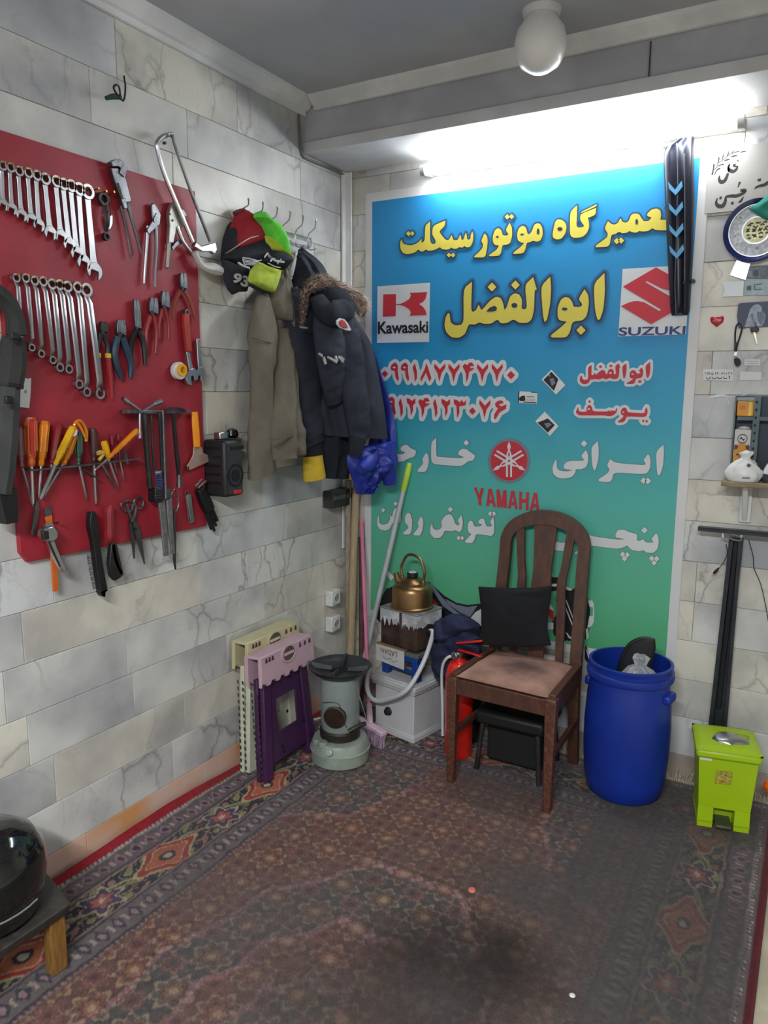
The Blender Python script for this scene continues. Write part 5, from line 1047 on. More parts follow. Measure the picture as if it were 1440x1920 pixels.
for a, r_, nm in ((-118, .10, 'filler_cap'), (-100, .098, 'filler_cap')):
    p = c0+V((math.cos(math.radians(a))*r_, math.sin(math.radians(a))*r_, .088)); bm = NB(); lathe(bm, [(.02, 0), (.02, .014), (.016, .018), (0, .018)], p, 18); obj(nm, bm, enam, kh)
a = math.radians(-78); p = c0+V((math.cos(a)*.118, math.sin(a)*.118, .078)); q_ = V((math.cos(a), math.sin(a), .5)).normalized()
bm = NB(); lathe(bm, [(0, .008), (.008, .008), (.014, .006), (.015, 0), (0, 0)], (0, 0, 0), 18, Matrix.Translation(p) @ q_.to_track_quat('Z', 'Y').to_matrix().to_4x4()); obj('fuel_gauge', bm, enam, kh)
bm = NB(); tube(bm, [c0-sv*.075+dv*.02+V((0, 0, .17)), c0-sv*.10+dv*.03+V((0, 0, .165))], .005, 8); obj('wick_knob', bm, enam2, kh)
# ---- folding step stools leaning against the left wall
def step_stool(name, label, y0, y1, xb, xt, ht, mt_top, mt_body, sheet_h, topmat=None, th=.052):
    """folded stool: outer frame panel + hinged seat halves; leans to the wall (xb at floor -> xt at top)"""
    o = thing(name, label, 'step stool', (xb, (y0+y1)/2, RZ))
    L_ = math.hypot(ht, xb-xt); ex = V(((xt-xb)/L_, 0, ht/L_)); ey = V((0, 1, 0)); ez = V((ht/L_, 0, (xb-xt)/L_))   # ez points into the room
    mp = lambda a, b, c: V((xb, y0, RZ))+ey*a+ex*b+ez*c
    W = y1-y0; top = L_
    def rail(nm, a0, b0, a1, b1, w, c0, c1, mt):
        bm = NB(); d = V((a1-a0, b1-b0, 0)); n = V((-d.y, d.x, 0)).normalized()*w/2
        pts = [(a0-n.x, b0-n.y), (a1-n.x, b1-n.y), (a1+n.x, b1+n.y), (a0+n.x, b0+n.y)]
        prism(bm, pts, mp, c0, c1); return obj(nm, bm, mt, o, bevel=.004)
    # two folded leg frames, one behind the other
    for c0, c1, ins in ((0, th*.42, .0), (th*.5, th*.95, .006)):
        sp = -.012
        rail('leg', ins+.022+sp, 0, ins+.036, top*.80, .045, c0, c1, mt_body); rail('leg', W-ins-.022-sp, 0, W-ins-.036, top*.80, .045, c0, c1, mt_body)
    c0, c1 = th*.5, th*.9
    bm = NB(); hp_ = [(.02, .045), (W-.02, .045), (W-.035, top*.80), (.035, top*.80)]
    # web panel with a square opening, as four pieces joined into one mesh
    wa, wb, ha, hb = W*.30, W*.70, top*.33, top*.60
    for quad in ([(.03, .05), (W-.03, .05), (W-.03, ha), (.03, ha)], [(.03, hb), (W-.03, hb), (W-.035, top*.8), (.035, top*.8)], [(.03, ha), (wa, ha), (wa, hb), (.03, hb)], [(wb, ha), (W-.03, ha), (W-.03, hb), (wb, hb)]): prism(bm, quad, mp, c0+.004, c1-.006)
    obj('panel', bm, mt_body, o, bevel=.001)
    for k, (a, b) in enumerate(((W*.36, top*.2), (W*.38, top*.155), (W*.82, top*.3))):
        bm = NB(); prism(bm, disc((a, b), .007, 12), mp, c1-.008, c1-.0045); obj('hole', bm, blackp, o)
    # seat halves folded down over the front and the back
    for c0, c1 in ((th, th+.016), (-.018, -.002)):
        bm = NB(); poly = [(-.006, top*.995), (W+.006, top*.995), (W+.012, top-sheet_h)]
        n = 12
        for i in range(n): poly += [(W+.012-(W+.024)*(i+.15)/n, top-sheet_h+(.013 if i % 2 else 0)), (W+.012-(W+.024)*(i+.85)/n, top-sheet_h+(.013 if i % 2 else 0))]
        poly += [(-.012, top-sheet_h)]
        prism(bm, poly, mp, c0, c1); obj('seat_half', bm, mt_top, o, bevel=.003)
    for i in range(6):
        a = W*(.05+.06*i) if i < 3 else W*(.72+.1*(i-3))
        bm = NB(); prism(bm, [(a, top-.028), (a+.014, top-.028), (a+.012, top-.012), (a+.004, top-.010)], mp, th+.0162, th+.0172); obj('hinge_slot', bm, M('stool_slot', (70, 52, 60), .7), o)
    bm = NB(); ring2(bm, (W*.5, top-.03), .045, .037, mp, th+.012, th+.021, 20, sq=.75); obj('handle_rim', bm, mt_top, o)
    bm = NB(); prism(bm, disc((W*.5, top-.03), .037, 20, sq=.75), mp, th+.0163, th+.0172); obj('handle_hole', bm, M('stool_hole', (86, 78, 66), .8), o)
    bm = NB(); prism(bm, [(W*.5-.03, top-.036), (W*.5+.03, top-.036), (W*.5+.03, top-.024), (W*.5-.03, top-.024)], mp, th+.0166, th+.021); obj('handle_bar', bm, mt_top, o, bevel=.002)
    # top hinge line joining the halves
    bm = NB(); prism(bm, [(-.006, top-.012), (W+.006, top-.012), (W+.006, top), (-.006, top)], mp, -.016, th+.014); obj('hinge', bm, mt_top, o, bevel=.004)
    for i in range(14):
        b = top*(.05+.05*i)
        for cc in (th*.2, th*.7):
            bm = NB(); p = mp(-.0125+.012*b/top*.3-.001, b, cc); box(bm, p, (.006, .0016, .014)); obj('side_slot', bm, M('stool_slot_dark', (60, 54, 40), .8), o)
    return o
cream = M('cream_plastic', (196, 186, 146), .5, 0, .12, 8); creamb = M('cream_body_plastic', (206, 205, 184), .5, 0, .15, 10)
pinkp = M('pink_plastic', (192, 160, 170), .45, 0, .1, 8); purp = M('purple_plastic', (70, 34, 76), .45, 0, .2, 6)
step_stool('folding_stool', 'taller cream folding step stool leaning against the left tiled wall', -.818, -.515, .048, .036, .522, cream, creamb, .112, th=.046)
step_stool('folding_stool', 'purple folding step stool with a pink seat leaning in front of the cream one', -.845, -.535, .152, .118, .486, pinkp, purp, .115, th=.046)
# ---- white chest and the stack on it
bx = V((.40, -.115, RZ))
cA = V((.291, -.235)); cB = V((.513, -.282)); ed = (cB-cA).normalized(); nd_ = V((-ed.y, ed.x)); Wc = (cB-cA).length; Dc = .225
chm = lambda a, b, z: V((cA.x+ed.x*a+nd_.x*b, cA.y+ed.y*a+nd_.y*b, z))
ch = thing('white_chest', 'white painted wooden chest with a round dark knob standing in the corner', 'chest', chm(Wc/2, Dc/2, RZ))
def cbox(nm, a0, a1, b0, b1, z0, z1, mt, par, bev=.003):
    bm = NB(); hexa(bm, [chm(a0, b0, z0), chm(a1, b0, z0), chm(a1, b1, z0), chm(a0, b1, z0)], [chm(a0, b0, z1), chm(a1, b0, z1), chm(a1, b1, z1), chm(a0, b1, z1)]); return obj(nm, bm, mt, par, bevel=bev)
chw = M('chest_white', (204, 202, 202), .45, 0, .1, 4)
cbox('body', .006, Wc-.006, .006, Dc, RZ, RZ+.215, chw, ch)
cbox('plinth', 0, Wc, 0, Dc, RZ, RZ+.024, chw, ch)
cbox('plinth', .003, Wc-.003, .003, Dc, RZ+.024, RZ+.03, chw, ch)
cbox('lid_moulding', -.004, Wc+.004, -.004, Dc, RZ+.210, RZ+.222, chw, ch)
cbox('lid', -.010, Wc+.010, -.010, Dc, RZ+.222, RZ+.246, chw, ch, .004)
cbox('lid', -.004, Wc+.004, -.004, Dc, RZ+.246, RZ+.254, chw, ch, .002)
kp = chm(Wc*.36, .006, RZ+.10); kd = V((-nd_.x, -nd_.y, 0)); km = Matrix.Translation(kp) @ kd.to_track_quat('Z', 'Y').to_matrix().to_4x4()
bm = NB(); lathe(bm, [(.019, 0), (.019, .003), (.015, .006), (.013, .016), (.008, .019), (0, .02)], (0, 0, 0), 20, km); obj('knob', bm, darksteel, ch)
LT = RZ+.2545
# small blue stool on the chest
bs = thing('small_stool', 'small blue plastic stool standing on the white chest', 'stool', chm(.11, .13, LT))
bluep = M('blue_plastic', (20, 62, 140), .45, 0, .2, 10); tealw = M('grey_green_top', (92, 98, 88), .7, 0, .2, 10)
LH = .125
for a, b in ((.02, .03), (.185, .03), (.02, .19), (.185, .19)): cbox('leg', a, a+.034, b, b+.03, LT, LT+LH-.02, bluep, bs)
cbox('seat', .015, .222, .025, .225, LT+LH-.022, LT+LH-.004, tealw, bs)
cbox('apron', .018, .219, .028, .04, LT+LH-.045, LT+LH-.02, bluep, bs)
cbox('rail', .05, .19, .03, .04, LT+.03, LT+.045, bluep, bs)
# oil carton used as front sheet
oc = thing('cardboard_sheet', 'folded white cardboard sheet lettered in brown, upside down, hanging on the blue stool front', 'cardboard', chm(.06, .02, LT+LH-.06))
bm = NB(); hexa(bm, [chm(.0, .018, LT+LH-.072), chm(.158, .012, LT+LH-.078), chm(.158, .0165, LT+LH-.078), chm(.0, .0225, LT+LH-.072)], [chm(-.003, .018, LT+LH-.002), chm(.155, .016, LT+LH+.002), chm(.155, .0205, LT+LH+.002), chm(-.003, .0225, LT+LH-.002)]); obj('sheet', bm, M('dirty_card', (200, 198, 196), .8, 0, .15, 12), oc)
cbox('top_flap', -.003, .155, .016, .09, LT+LH+.0, LT+LH+.003, M('brown_card', (150, 120, 84), .9), oc, 0)
fnl = lambda x, y: chm(x, .0155-.006*(x/.158)*((LT+LH-y)/.075), y)
text_poly('LADAN', [(.118, LT+LH-.035), (.026, LT+LH-.030), (.026, LT+LH-.012), (.118, LT+LH-.010)], M('brown_print', (120, 70, 62), .8), oc, 'lettering', fnpx=lambda x, y: fnl(x, y))
bm = NB()
for s0 in (.04, .082): stroke(bm, [(s0, LT+LH-.044, .002), (s0+.01, LT+LH-.054, .002), (s0+.03, LT+LH-.054, .002), (s0+.042, LT+LH-.044, .002)], lambda a, b, c: fnl(a, b), 0, None)
bmp = obj('print_curve', bm, M('grey_print', (120, 112, 112), .8), oc, smooth=0, fixn=False)
# burner can
BZ_ = LT+LH+.0045
rust = M('rusty_steel', (78, 58, 50), .75, .3, .3, 14, col2=(48, 34, 30), lo=.4, hi=.6, bump=.3, bscale=50)
flake = M('flaking_white_paint', (198, 198, 200), .7, 0, .35, 30)
bc = thing('burner_can', 'rusty square metal burner can with flaking white paint on the blue stool', 'burner', chm(.105, .12, BZ_))
ca0, ca1, cb0, cb1 = .012, .21, .03, .195
HB = .158
cbox('body', ca0, ca1, cb0, cb1, BZ_, BZ_+HB-.004, rust, bc, .006)
def flakes(edge, a0, a1, off):
    bm = NB(); n = 26; top = BZ_+HB-.001; poly = [(a0, top), (a1, top)]
    low = [(a1-(a1-a0)*i/n, top-.035-.028*(.5+mnoise.noise(V((i*.33, off, 2))))-.012*random.random()) for i in range(n+1)]
    prism(bm, poly+low, (lambda a, z, c: chm(a, cb0-.0008-c, z)) if edge == 'f' else (lambda a, z, c: chm(ca1+.0008+c, a, z)), 0, .0012)
    obj('paint_flakes', bm, flake, bc, smooth=0)
flakes('f', ca0-.001, ca0+.105, 1); flakes('f', ca0+.120, ca1+.001, 5); flakes('r', cb0, cb1, 9)
cbox('rim', ca0-.004, ca1+.004, cb0-.004, cb1+.004, BZ_+HB-.004, BZ_+HB+.003, M('worn_white_enamel', (150, 146, 142), .6, .2, .4, 20), bc)
# kettle
kt = chm(.115, .115, BZ_+HB+.0035)
kc = thing('kettle', 'round copper kettle with a hoop handle on top of the rusty burner can', 'kettle', kt)
cop = M('aged_copper', (158, 124, 84), .34, .9, .3, 6, col2=(118, 92, 62), lo=.35, hi=.65)
bm = NB(); lathe(bm, [(.0, 0), (.088, 0), (.092, .004), (.092, .008), (.086, .012), (.086, .072), (.083, .086), (.073, .098), (.058, .103), (.0, .104)], kt, 40); obj('body', bm, cop, kc, smooth=40)
bm = NB(); lathe(bm, [(.055, .102), (.055, .107), (.049, .114), (.030, .126), (.02, .129), (0, .129)], kt, 32); kl_ = obj('lid', bm, cop, kc, smooth=40)
bm = NB(); lathe(bm, [(.021, .129), (.024, .131), (.024, .146), (.021, .149), (0, .149)], kt, 20); obj('lid_knob', bm, blackp, kl_)
bm = NB(); lathe(bm, [(.0, .149), (.017, .149), (.014, .1515), (0, .1515)], kt, 16); obj('knob_disc', bm, whitep, kl_)
hd = V((ed.x, ed.y, 0)); 
bm = NB(); tube(bm, [kt-hd*.052+V((0, 0, .104)), kt-hd*.060+V((0, 0, .135)), kt-hd*.062+V((0, 0, .165)), kt-hd*.035+V((0, 0, .213)), kt+V((0, 0, .224)), kt+hd*.042+V((0, 0, .210)), kt+hd*.064+V((0, 0, .165)), kt+hd*.062+V((0, 0, .135)), kt+hd*.056+V((0, 0, .100))], .006, 10, sub=5); obj('handle', bm, cop, kc)
for s in (-1, 1):
    bm = NB(); box(bm, kt+hd*s*.057+V((0, 0, .112)), (.016, .016, .03)); obj('handle_bracket', bm, cop, kc, bevel=.004)
sd_ = (-hd*.95+V((nd_.x, nd_.y, 0))*.2).normalized()
bm = NB(); tube(bm, [kt+sd_*.07+V((0, 0, .055)), kt+sd_*.095+V((0, 0, .085)), kt+sd_*.115+V((0, 0, .125))], [.022, .016, .011], 12, sub=4); obj('spout', bm, cop, kc)
# white gas hose
hs = thing('gas_hose', 'thick white hose looping from the rusty burner can down over the white chest', 'hose', chm(Wc+.03, .0, LT))
j0 = chm(ca1+.002, .10, BZ_+.075)
bm = NB(); tube(bm, [j0, j0+V((.03, -.01, .0)), chm(ca1+.045, .02, BZ_-.03), chm(ca1+.02, -.05, LT+.0), chm(.12, -.05, LT-.075), chm(.05, -.045, LT-.10), chm(.0, -.03, LT-.09), chm(-.025, -.015, LT-.05), chm(-.035, .02, LT+.0)], .0095, 10, sub=7); obj('hose', bm, M('white_rubber', (205, 206, 210), .45), hs)
bm = NB(); tube(bm, [j0-V((.004, 0, 0)), j0+V((.02, -.006, 0))], .012, 10); obj('collar', bm, darksteel, hs)
# ---- brooms and sticks in the corner
def stick(name, label, cat, a, b, r0, r1, mt, extra=None, flat=1):
    o = thing(name, label, cat, b); bm = NB(); tube(bm, [b, (V(a)+V(b))/2, a], [r1, (r0+r1)/2, r0], 12, flat=flat); obj('shaft', bm, mt, o)
    return o
woodm = M('pale_wood', (178, 158, 124), .7, 0, .2, 30, stretch=(8, 8, .6))
woodr = M('rough_wood', (166, 152, 130), .8, 0, .35, 40, stretch=(8, 8, .6))
stick('wooden_pole', 'rough weathered wooden pole, left of the two in the corner', 'pole', (.045, -.05, 1.06), (.05, -.062, RZ), .0155, .0145, woodr)
stick('wooden_pole', 'smooth pale wooden pole, right of the two in the corner', 'pole', (.082, -.042, 1.06), (.078, -.10, RZ), .0165, .0185, woodm)
stick('reddish_stick', 'short dark reddish stick standing behind the pale pole', 'stick', (.098, -.022, .80), (.112, -.045, RZ), .012, .013, M('reddish_wood', (100, 66, 62), .8, 0, .3, 20))
bt = V((.105, -.035, .885)); bb_ = V((.275, -.245, RZ+.085))
pb = thing('pink_broom', 'pink broom with a slim pink handle leaning into the corner behind the stove', 'broom', (bb_.x, bb_.y, RZ))
bm = NB(); tube(bm, [bb_, bt], .0085, 10); obj('handle', bm, M('pink_lacquer', (208, 118, 150), .4), pb)
pinkb = M('pale_pink_plastic', (206, 176, 192), .5)
A_, B_ = V((.255, -.315, RZ+.07)), V((.425, -.372, RZ+.062)); bd_ = (B_-A_).normalized(); bn_ = V((-bd_.y, bd_.x, 0)).normalized()
bm = NB(); hexa(bm, [A_-bn_*.018-V((0, 0, .012)), B_-bn_*.018-V((0, 0, .012)), B_+bn_*.018-V((0, 0, .012)), A_+bn_*.018-V((0, 0, .012))], [A_-bn_*.016+V((0, 0, .008)), B_-bn_*.016+V((0, 0, .008)), B_+bn_*.016+V((0, 0, .008)), A_+bn_*.016+V((0, 0, .008))]); obj('broom_head', bm, pinkb, pb, bevel=.004)
bm = NB(); tube(bm, [(A_+B_)/2, bb_+V((0, 0, .02))], .013, 10); obj('socket', bm, pinkb, pb)
bm = NB()
for i in range(30):
    for j in range(3):
        p = A_.lerp(B_, (i+.5)/30)+bn_*(j-1)*.01-V((0, 0, .01)); e = p+bd_*random.uniform(-.006, .012)-bn_*.012; e.z = RZ+.002
        tube(bm, [p, e], [.0022, .0026], 4)
obj('bristles', bm, M('mauve_bristle', (168, 140, 164), .7, 0, .2, 40), pb, kind='stuff')
wt = V(on(768, 868, 1, -.02)); wbm = V((.205, -.20, RZ+.03))
d0 = V(on(683, 1240, 1, -.15)); wdir = (d0-wt).normalized(); wend = wt+wdir*((wt.z-RZ-.03)/(-wdir.z))
mp_ = thing('mop', 'long white pole with a lime green grip leaning on the banner', 'mop', (wend.x, wend.y, RZ))
bm = NB(); tube(bm, [wend, wt+wdir*.115], [.0125, .0115], 12); obj('pole', bm, M('white_metal_pole', (186, 192, 196), .35, .2), mp_)
bm = NB(); tube(bm, [wt+wdir*.125, wt+wdir*.08, wt+wdir*.03, wt+wdir*.004, wt], [.0125, .0145, .0145, .012, .007], 12); obj('grip', bm, M('lime_grip', (178, 210, 66), .45), mp_)
bm = NB(); box(bm, wend-V((0, 0, .013)), (.05, .24, .03)); obj('mop_head', bm, M('grey_mop', (120, 122, 126), .9, 0, .3, 30), mp_, bevel=.01)
# ---- navy cloth bundle on a black bag, extinguisher, low black stool
nv = M('navy_cloth', (34, 40, 72), .85, 0, .25, 10, bump=.2, bscale=60)
bgx = thing('black_bag', 'black bag on the floor between the white chest and the chair', 'bag', (.60, -.06, RZ))
bm = NB(); lathe(bm, [(.0, 0), (.085, .0), (.10, .03), (.095, .12), (.07, .22), (.04, .27), (0, .28)], (.662, -.112, RZ), 24, Matrix.Diagonal((.86, .8, 1, 1)))
for v in bm.verts: v.co += V((1, -.5, 0))*.012*mnoise.noise(v.co*16)
obj('sack', bm, M('black_nylon', (18, 19, 22), .6, 0, .3, 12), bgx, smooth=60)
nb = thing('cloth_bundle', 'crumpled navy blue garment heaped on the black bag beside the burner can', 'garment', (.62, -.12, .30))
fnp = lambda y: (lambda px, py, c: V(on(px, py, 1, y))+V((0, -c, 0)))
def heap(poly, y, depth, seed, nm='cloth'):
    bm = NB(); f = fnp(y); puff(bm, poly, f, depth, 30, 34, .55, .5)
    for v in bm.verts:
        d = v.co*1.0; n_ = math.sin(d.z*85+d.x*28+5*mnoise.noise(d*12+V((seed, 0, 0))))*.008+mnoise.noise(d*20+V((seed, 2, 0)))*.012
        v.co += V((.2, -1, .3))*n_
    obj(nm, bm, nv, nb, smooth=70)
heap([(848,1150),(868,1150),(900,1170),(902,1250),(880,1262),(862,1275),(850,1270),(846,1230),(846,1190)], -.06, .15, 1)
heap([(815,1165),(850,1150),(880,1160),(890,1175),(860,1190),(830,1205),(812,1195)], -.205, .045, 4, 'fold')
heap([(835,1195),(870,1182),(900,1195),(900,1225),(860,1225),(830,1225),(820,1205)], -.20, .05, 8, 'fold')
heap([(808,1205),(850,1212),(862,1250),(845,1285),(822,1280),(810,1255)], -.205, .04, 6, 'fold')
ex_, ey_ = .706, -.262
fe = thing('fire_extinguisher', 'red fire extinguisher standing behind the wooden chair leg', 'fire extinguisher', (ex_, ey_, RZ))
exr = M('extinguisher_red', (226, 38, 26), .25, 0, .12, 6, coat=.3)
bm = NB(); lathe(bm, [(.0, 0), (.052, 0), (.056, .008), (.056, .335), (.051, .362), (.04, .388), (.02, .396), (.018, .41), (0, .41)], (ex_, ey_, RZ), 32); obj('cylinder', bm, exr, fe, smooth=40)
bm = NB(); lathe(bm, [(.018, .405), (.02, .41), (.02, .432), (0, .432)], (ex_, ey_, RZ), 16); obj('valve', bm, chrome, fe)
gd = V((-.3, -1, 0)).normalized(); gm_ = Matrix.Translation(V((ex_-.012, ey_-.016, RZ+.418))) @ gd.to_track_quat('Z', 'Y').to_matrix().to_4x4()
bm = NB(); lathe(bm, [(.014, 0), (.016, .003), (.016, .012), (.013, .014), (0, .013)], (0, 0, 0), 18, gm_); obj('gauge', bm, chrome, fe)
for dz, l in ((.432, .10), (.462, .115)):
    bm = NB(); box(bm, (ex_+.04, ey_, RZ+dz+.006), (l, .018, .006), Matrix.Translation((ex_, ey_, RZ+dz)) @ Matrix.Rotation(-.25 if dz > .44 else .1, 4, 'Y') @ Matrix.Translation((-ex_, -ey_, -RZ-dz))); obj('lever', bm, exr, fe, bevel=.003)
bm = NB(); tube(bm, [(ex_-.015, ey_-.01, RZ+.415), (ex_-.05, ey_-.02, RZ+.40), (ex_-.074, ey_-.01, RZ+.34), (ex_-.074, ey_, RZ+.2), (ex_-.07, ey_, RZ+.06)], .006, 8, sub=5); obj('hose', bm, whitep, fe)
ls = thing('low_stool', 'low black metal legged stool pushed under the wooden chair', 'stool', (.93, -.24, RZ))
bm = NB(); box(bm, (.945, -.225, RZ+.215), (.27, .24, .05)); obj('seat', bm, M('black_vinyl', (14, 14, 15), .6), ls, bevel=.012)
for a in (-1, 1):
    for b in (-1, 1):
        bm = NB(); tube(bm, [(.945+a*.11, -.225+b*.1, RZ+.19), (.945+a*.125, -.225+b*.115, RZ)], .010, 10); obj('leg', bm, darksteel, ls)
bm = NB(); box(bm, (.945, -.20, RZ+.105), (.22, .16, .165)); obj('under_box', bm, M('black_block', (15, 15, 16), .8), ls, bevel=.01)  # solid black block filling the space between the stool legs
# ---- wooden chair
wood = M('dark_varnished_wood', (90, 54, 36), .5, 0, .3, 18, bump=.05, bscale=60, stretch=(3, 3, 1), col2=(74, 46, 35))
worn = M('worn_varnish', (104, 64, 46), .5, 0, .35, 95, col2=(80, 46, 34))
seatm = M('stained_brown_upholstery', (172, 132, 116), .9, 0, .25, 9, bump=.2, bscale=200, col2=(142, 106, 92), lo=.38, hi=.6)
nt = seatm.node_tree; sb = nt.nodes['Principled BSDF']; old = sb.inputs['Base Color'].links[0].from_socket
tc = nt.nodes.new('ShaderNodeTexCoord'); mg = nt.nodes.new('ShaderNodeMapping'); mg.inputs['Location'].default_value = (-.14, .32, 0); mg.inputs['Scale'].default_value = (7.5, 9.5, 0); nt.links.new(tc.outputs['Object'], mg.inputs[0])
nz = nt.nodes.new('ShaderNodeTexNoise'); nz.inputs['Scale'].default_value = 1.6; nz.inputs['Detail'].default_value = 4; nt.links.new(mg.outputs[0], nz.inputs['Vector'])
ln = nt.nodes.new('ShaderNodeVectorMath'); ln.operation = 'LENGTH'; nt.links.new(mg.outputs[0], ln.inputs[0])
ad = nt.nodes.new('ShaderNodeMath'); ad.operation = 'ADD'; nt.links.new(ln.outputs['Value'], ad.inputs[0]); nt.links.new(nz.outputs[0], ad.inputs[1])
mr = nt.nodes.new('ShaderNodeMapRange'); mr.inputs[1].default_value = 1.45; mr.inputs[2].default_value = .7; nt.links.new(ad.outputs[0], mr.inputs[0])
mm = nt.nodes.new('ShaderNodeMix'); mm.data_type = 'RGBA'; nt.links.new(mr.outputs[0], mm.inputs[0]); nt.links.new(old, mm.inputs[6]); mm.inputs[7].default_value = S(92, 70, 64); nt.links.new(mm.outputs[2], sb.inputs['Base Color'])
FLp, FRp, BRp, BLp = V((.775, -.475, 0)), V((1.152, -.492, 0)), V((1.143, -.128, 0)), V((.795, -.128, 0))
ct = (FLp+FRp+BRp+BLp)/4
chr_ = thing('wooden_chair', 'worn dark wooden dining chair with an arched back and stained brown seat', 'chair', (ct.x, ct.y, RZ))
SH = .425
for p, t_ in ((FLp, .9), (FRp, .9)):
    bm = NB(); s = .040; k = .028
    hexa(bm, [p+V((a*k/2, b*k/2, RZ)) for a, b in ((-1, -1), (1, -1), (1, 1), (-1, 1))], [p+V((a*s/2, b*s/2, SH)) for a, b in ((-1, -1), (1, -1), (1, 1), (-1, 1))]); obj('leg', bm, worn, chr_, bevel=.004)
def rail(nm, a, b, z0, z1, th, mt=wood):
    bm = NB(); d = (b-a).normalized(); n = V((-d.y, d.x, 0))*th/2
    hexa(bm, [q_+V((0, 0, z0)) for q_ in (a-n, b-n, b+n, a+n)], [q_+V((0, 0, z1)) for q_ in (a-n, b-n, b+n, a+n)]); return obj(nm, bm, mt, chr_, bevel=.003)
rail('seat_rail', FLp, FRp, SH-.065, SH-.005, .024); rail('seat_rail', FRp, BRp, SH-.065, SH+.012, .026); rail('seat_rail', FLp, BLp, SH-.065, SH+.012, .026); rail('seat_rail', BLp, BRp, SH-.065, SH-.005, .024)
rail('stretcher', FRp, BRp, .19, .215, .016); rail('stretcher', FLp, BLp, .19, .215, .016)
# back posts, arch and splats (raked back a little)
yb = lambda z: -.128+.075*max(0, (z-.42)/.58)
post = lambda x0, x1: [(x0, -.10, RZ), (x0, -.125, .25), (x0, yb(.43), .43), ((x0+x1)/2, yb(.62), .62), (x1, yb(.80), .80), (x1, yb(.86), .86)]
LX, RX = BLp.x+.005, BRp.x-.012
for x0, x1 in ((LX, LX+.012), (RX, RX-.004)):
    bm = NB(); pts = spl(post(x0, x1), 5)
    for i, p in enumerate(pts[:-1]):
        q_ = pts[i+1]; w0 = .019 if p[2] < .4 else .022; w1 = .019 if q_[2] < .4 else .022
        hexa(bm, [V(p)+V((a*w0, b*.015, 0)) for a, b in ((-1, -1), (1, -1), (1, 1), (-1, 1))], [V(q_)+V((a*w1, b*.015, 0)) for a, b in ((-1, -1), (1, -1), (1, 1), (-1, 1))])
    bmesh.ops.remove_doubles(bm, verts=bm.verts[:], dist=1e-5); obj('back_post', bm, wood, chr_, smooth=40)
lx, rx = LX+.012, RX-.004; cxm = (lx+rx)/2; aw = (rx-lx)/2
bm = NB(); outer, inner = [], []
n = 24
for i in range(n+1):
    t = math.pi*i/n; outer.append((cxm-(aw+.022)*math.cos(t), .86+.142*math.sin(t)**.9)); inner.append((cxm-(aw-.022)*math.cos(t), .86+.088*math.sin(t)**.9))
for i in range(n):
    ys = lambda p, o: V((p[0], yb(p[1])+o, p[1]))
    q4 = [outer[i], outer[i+1], inner[i+1], inner[i]]
    hexa(bm, [ys(p, -.016) for p in q4], [ys(p, .014) for p in q4])
bmesh.ops.remove_doubles(bm, verts=bm.verts[:], dist=1e-5)
for f in [f for f in bm.faces if all(len(e.link_faces) > 2 for e in f.edges)]: bm.faces.remove(f)
obj('arched_top_rail', bm, wood, chr_, smooth=35)
def splat(prof, zt, nm='splat'):
    bm = NB()
    for (z0, x0, w0), (z1, x1, w1) in zip(prof, prof[1:]):
        hexa(bm, [V((x0+a*w0, yb(z0)+b*.007, z0)) for a, b in ((-1, -1), (1, -1), (1, 1), (-1, 1))], [V((x1+a*w1, yb(z1)+b*.007, z1)) for a, b in ((-1, -1), (1, -1), (1, 1), (-1, 1))])
    bmesh.ops.remove_doubles(bm, verts=bm.verts[:], dist=1e-5); obj(nm, bm, wood, chr_, smooth=40)
pf = lambda pts: spl(pts, 4)
splat(pf([(.41, cxm, .030), (.55, cxm, .032), (.68, cxm, .041), (.76, cxm, .036), (.86, cxm, .040), (.953, cxm, .046)]), 0)
splat(pf([(.41, cxm-.095, .014), (.60, cxm-.088, .017), (.72, cxm-.080, .016), (.80, cxm-.090, .015), (.925, cxm-.102, .017)]), 0)
splat(pf([(.41, cxm+.095, .014), (.60, cxm+.088, .017), (.72, cxm+.080, .016), (.80, cxm+.090, .015), (.925, cxm+.102, .017)]), 0)
bm = NB(); puff(bm, [(.786, -.486), (1.140, -.500), (1.130, -.16), (.812, -.16)], lambda a, b, c: V((a, b, SH+.002+c)), .032, 16, 18, .3, .3, wr=.006, seed=3); obj('seat_cushion', bm, seatm, chr_, smooth=70)
st = M('seat_stain', (84, 66, 60), .95, 0, .2, 20)
# black cushion leaning on the back
cu = thing('cushion', 'square black cushion leaning on the chair back', 'cushion', (.93, -.2, SH+.035))
CQ = [(893,1101),(925,1104),(985,1106),(1030,1101),(1026,1150),(1026,1200),(1034,1233),(980,1238),(930,1233),(897,1236),(903,1190),(900,1150)]
mpc = lambda px, py: (on(px, py, 1, -.185)[0], on(px, py, 1, -.185)[2])
bm = NB(); f = lambda a, b, c: V((a, -.215+.14*(b-.45)-c, b))
poly = [(on(px, py, 1, -.20)[0], on(px, py, 1, -.20)[2]) for px, py in CQ]; zmin = min(p[1] for p in poly); poly = [(a, b+max(0, SH+.036-zmin)*(1-(b-zmin)/.3) if b-zmin < .3 else b) for a, b in poly]
puff(bm, poly, f, .05, 26, 24, .55, .55, wr=.006, seed=2, tilt=lambda t, s: .003*math.sin(s*30+t*5)*max(0, .5-s))
puff(bm, poly, lambda a, b, c: f(a, b, -c), .035, 16, 16, .55, .55)
obj('pillow', bm, M('black_cotton', (17, 18, 22), .95, 0, .2, 10, bump=.1), cu, smooth=70)
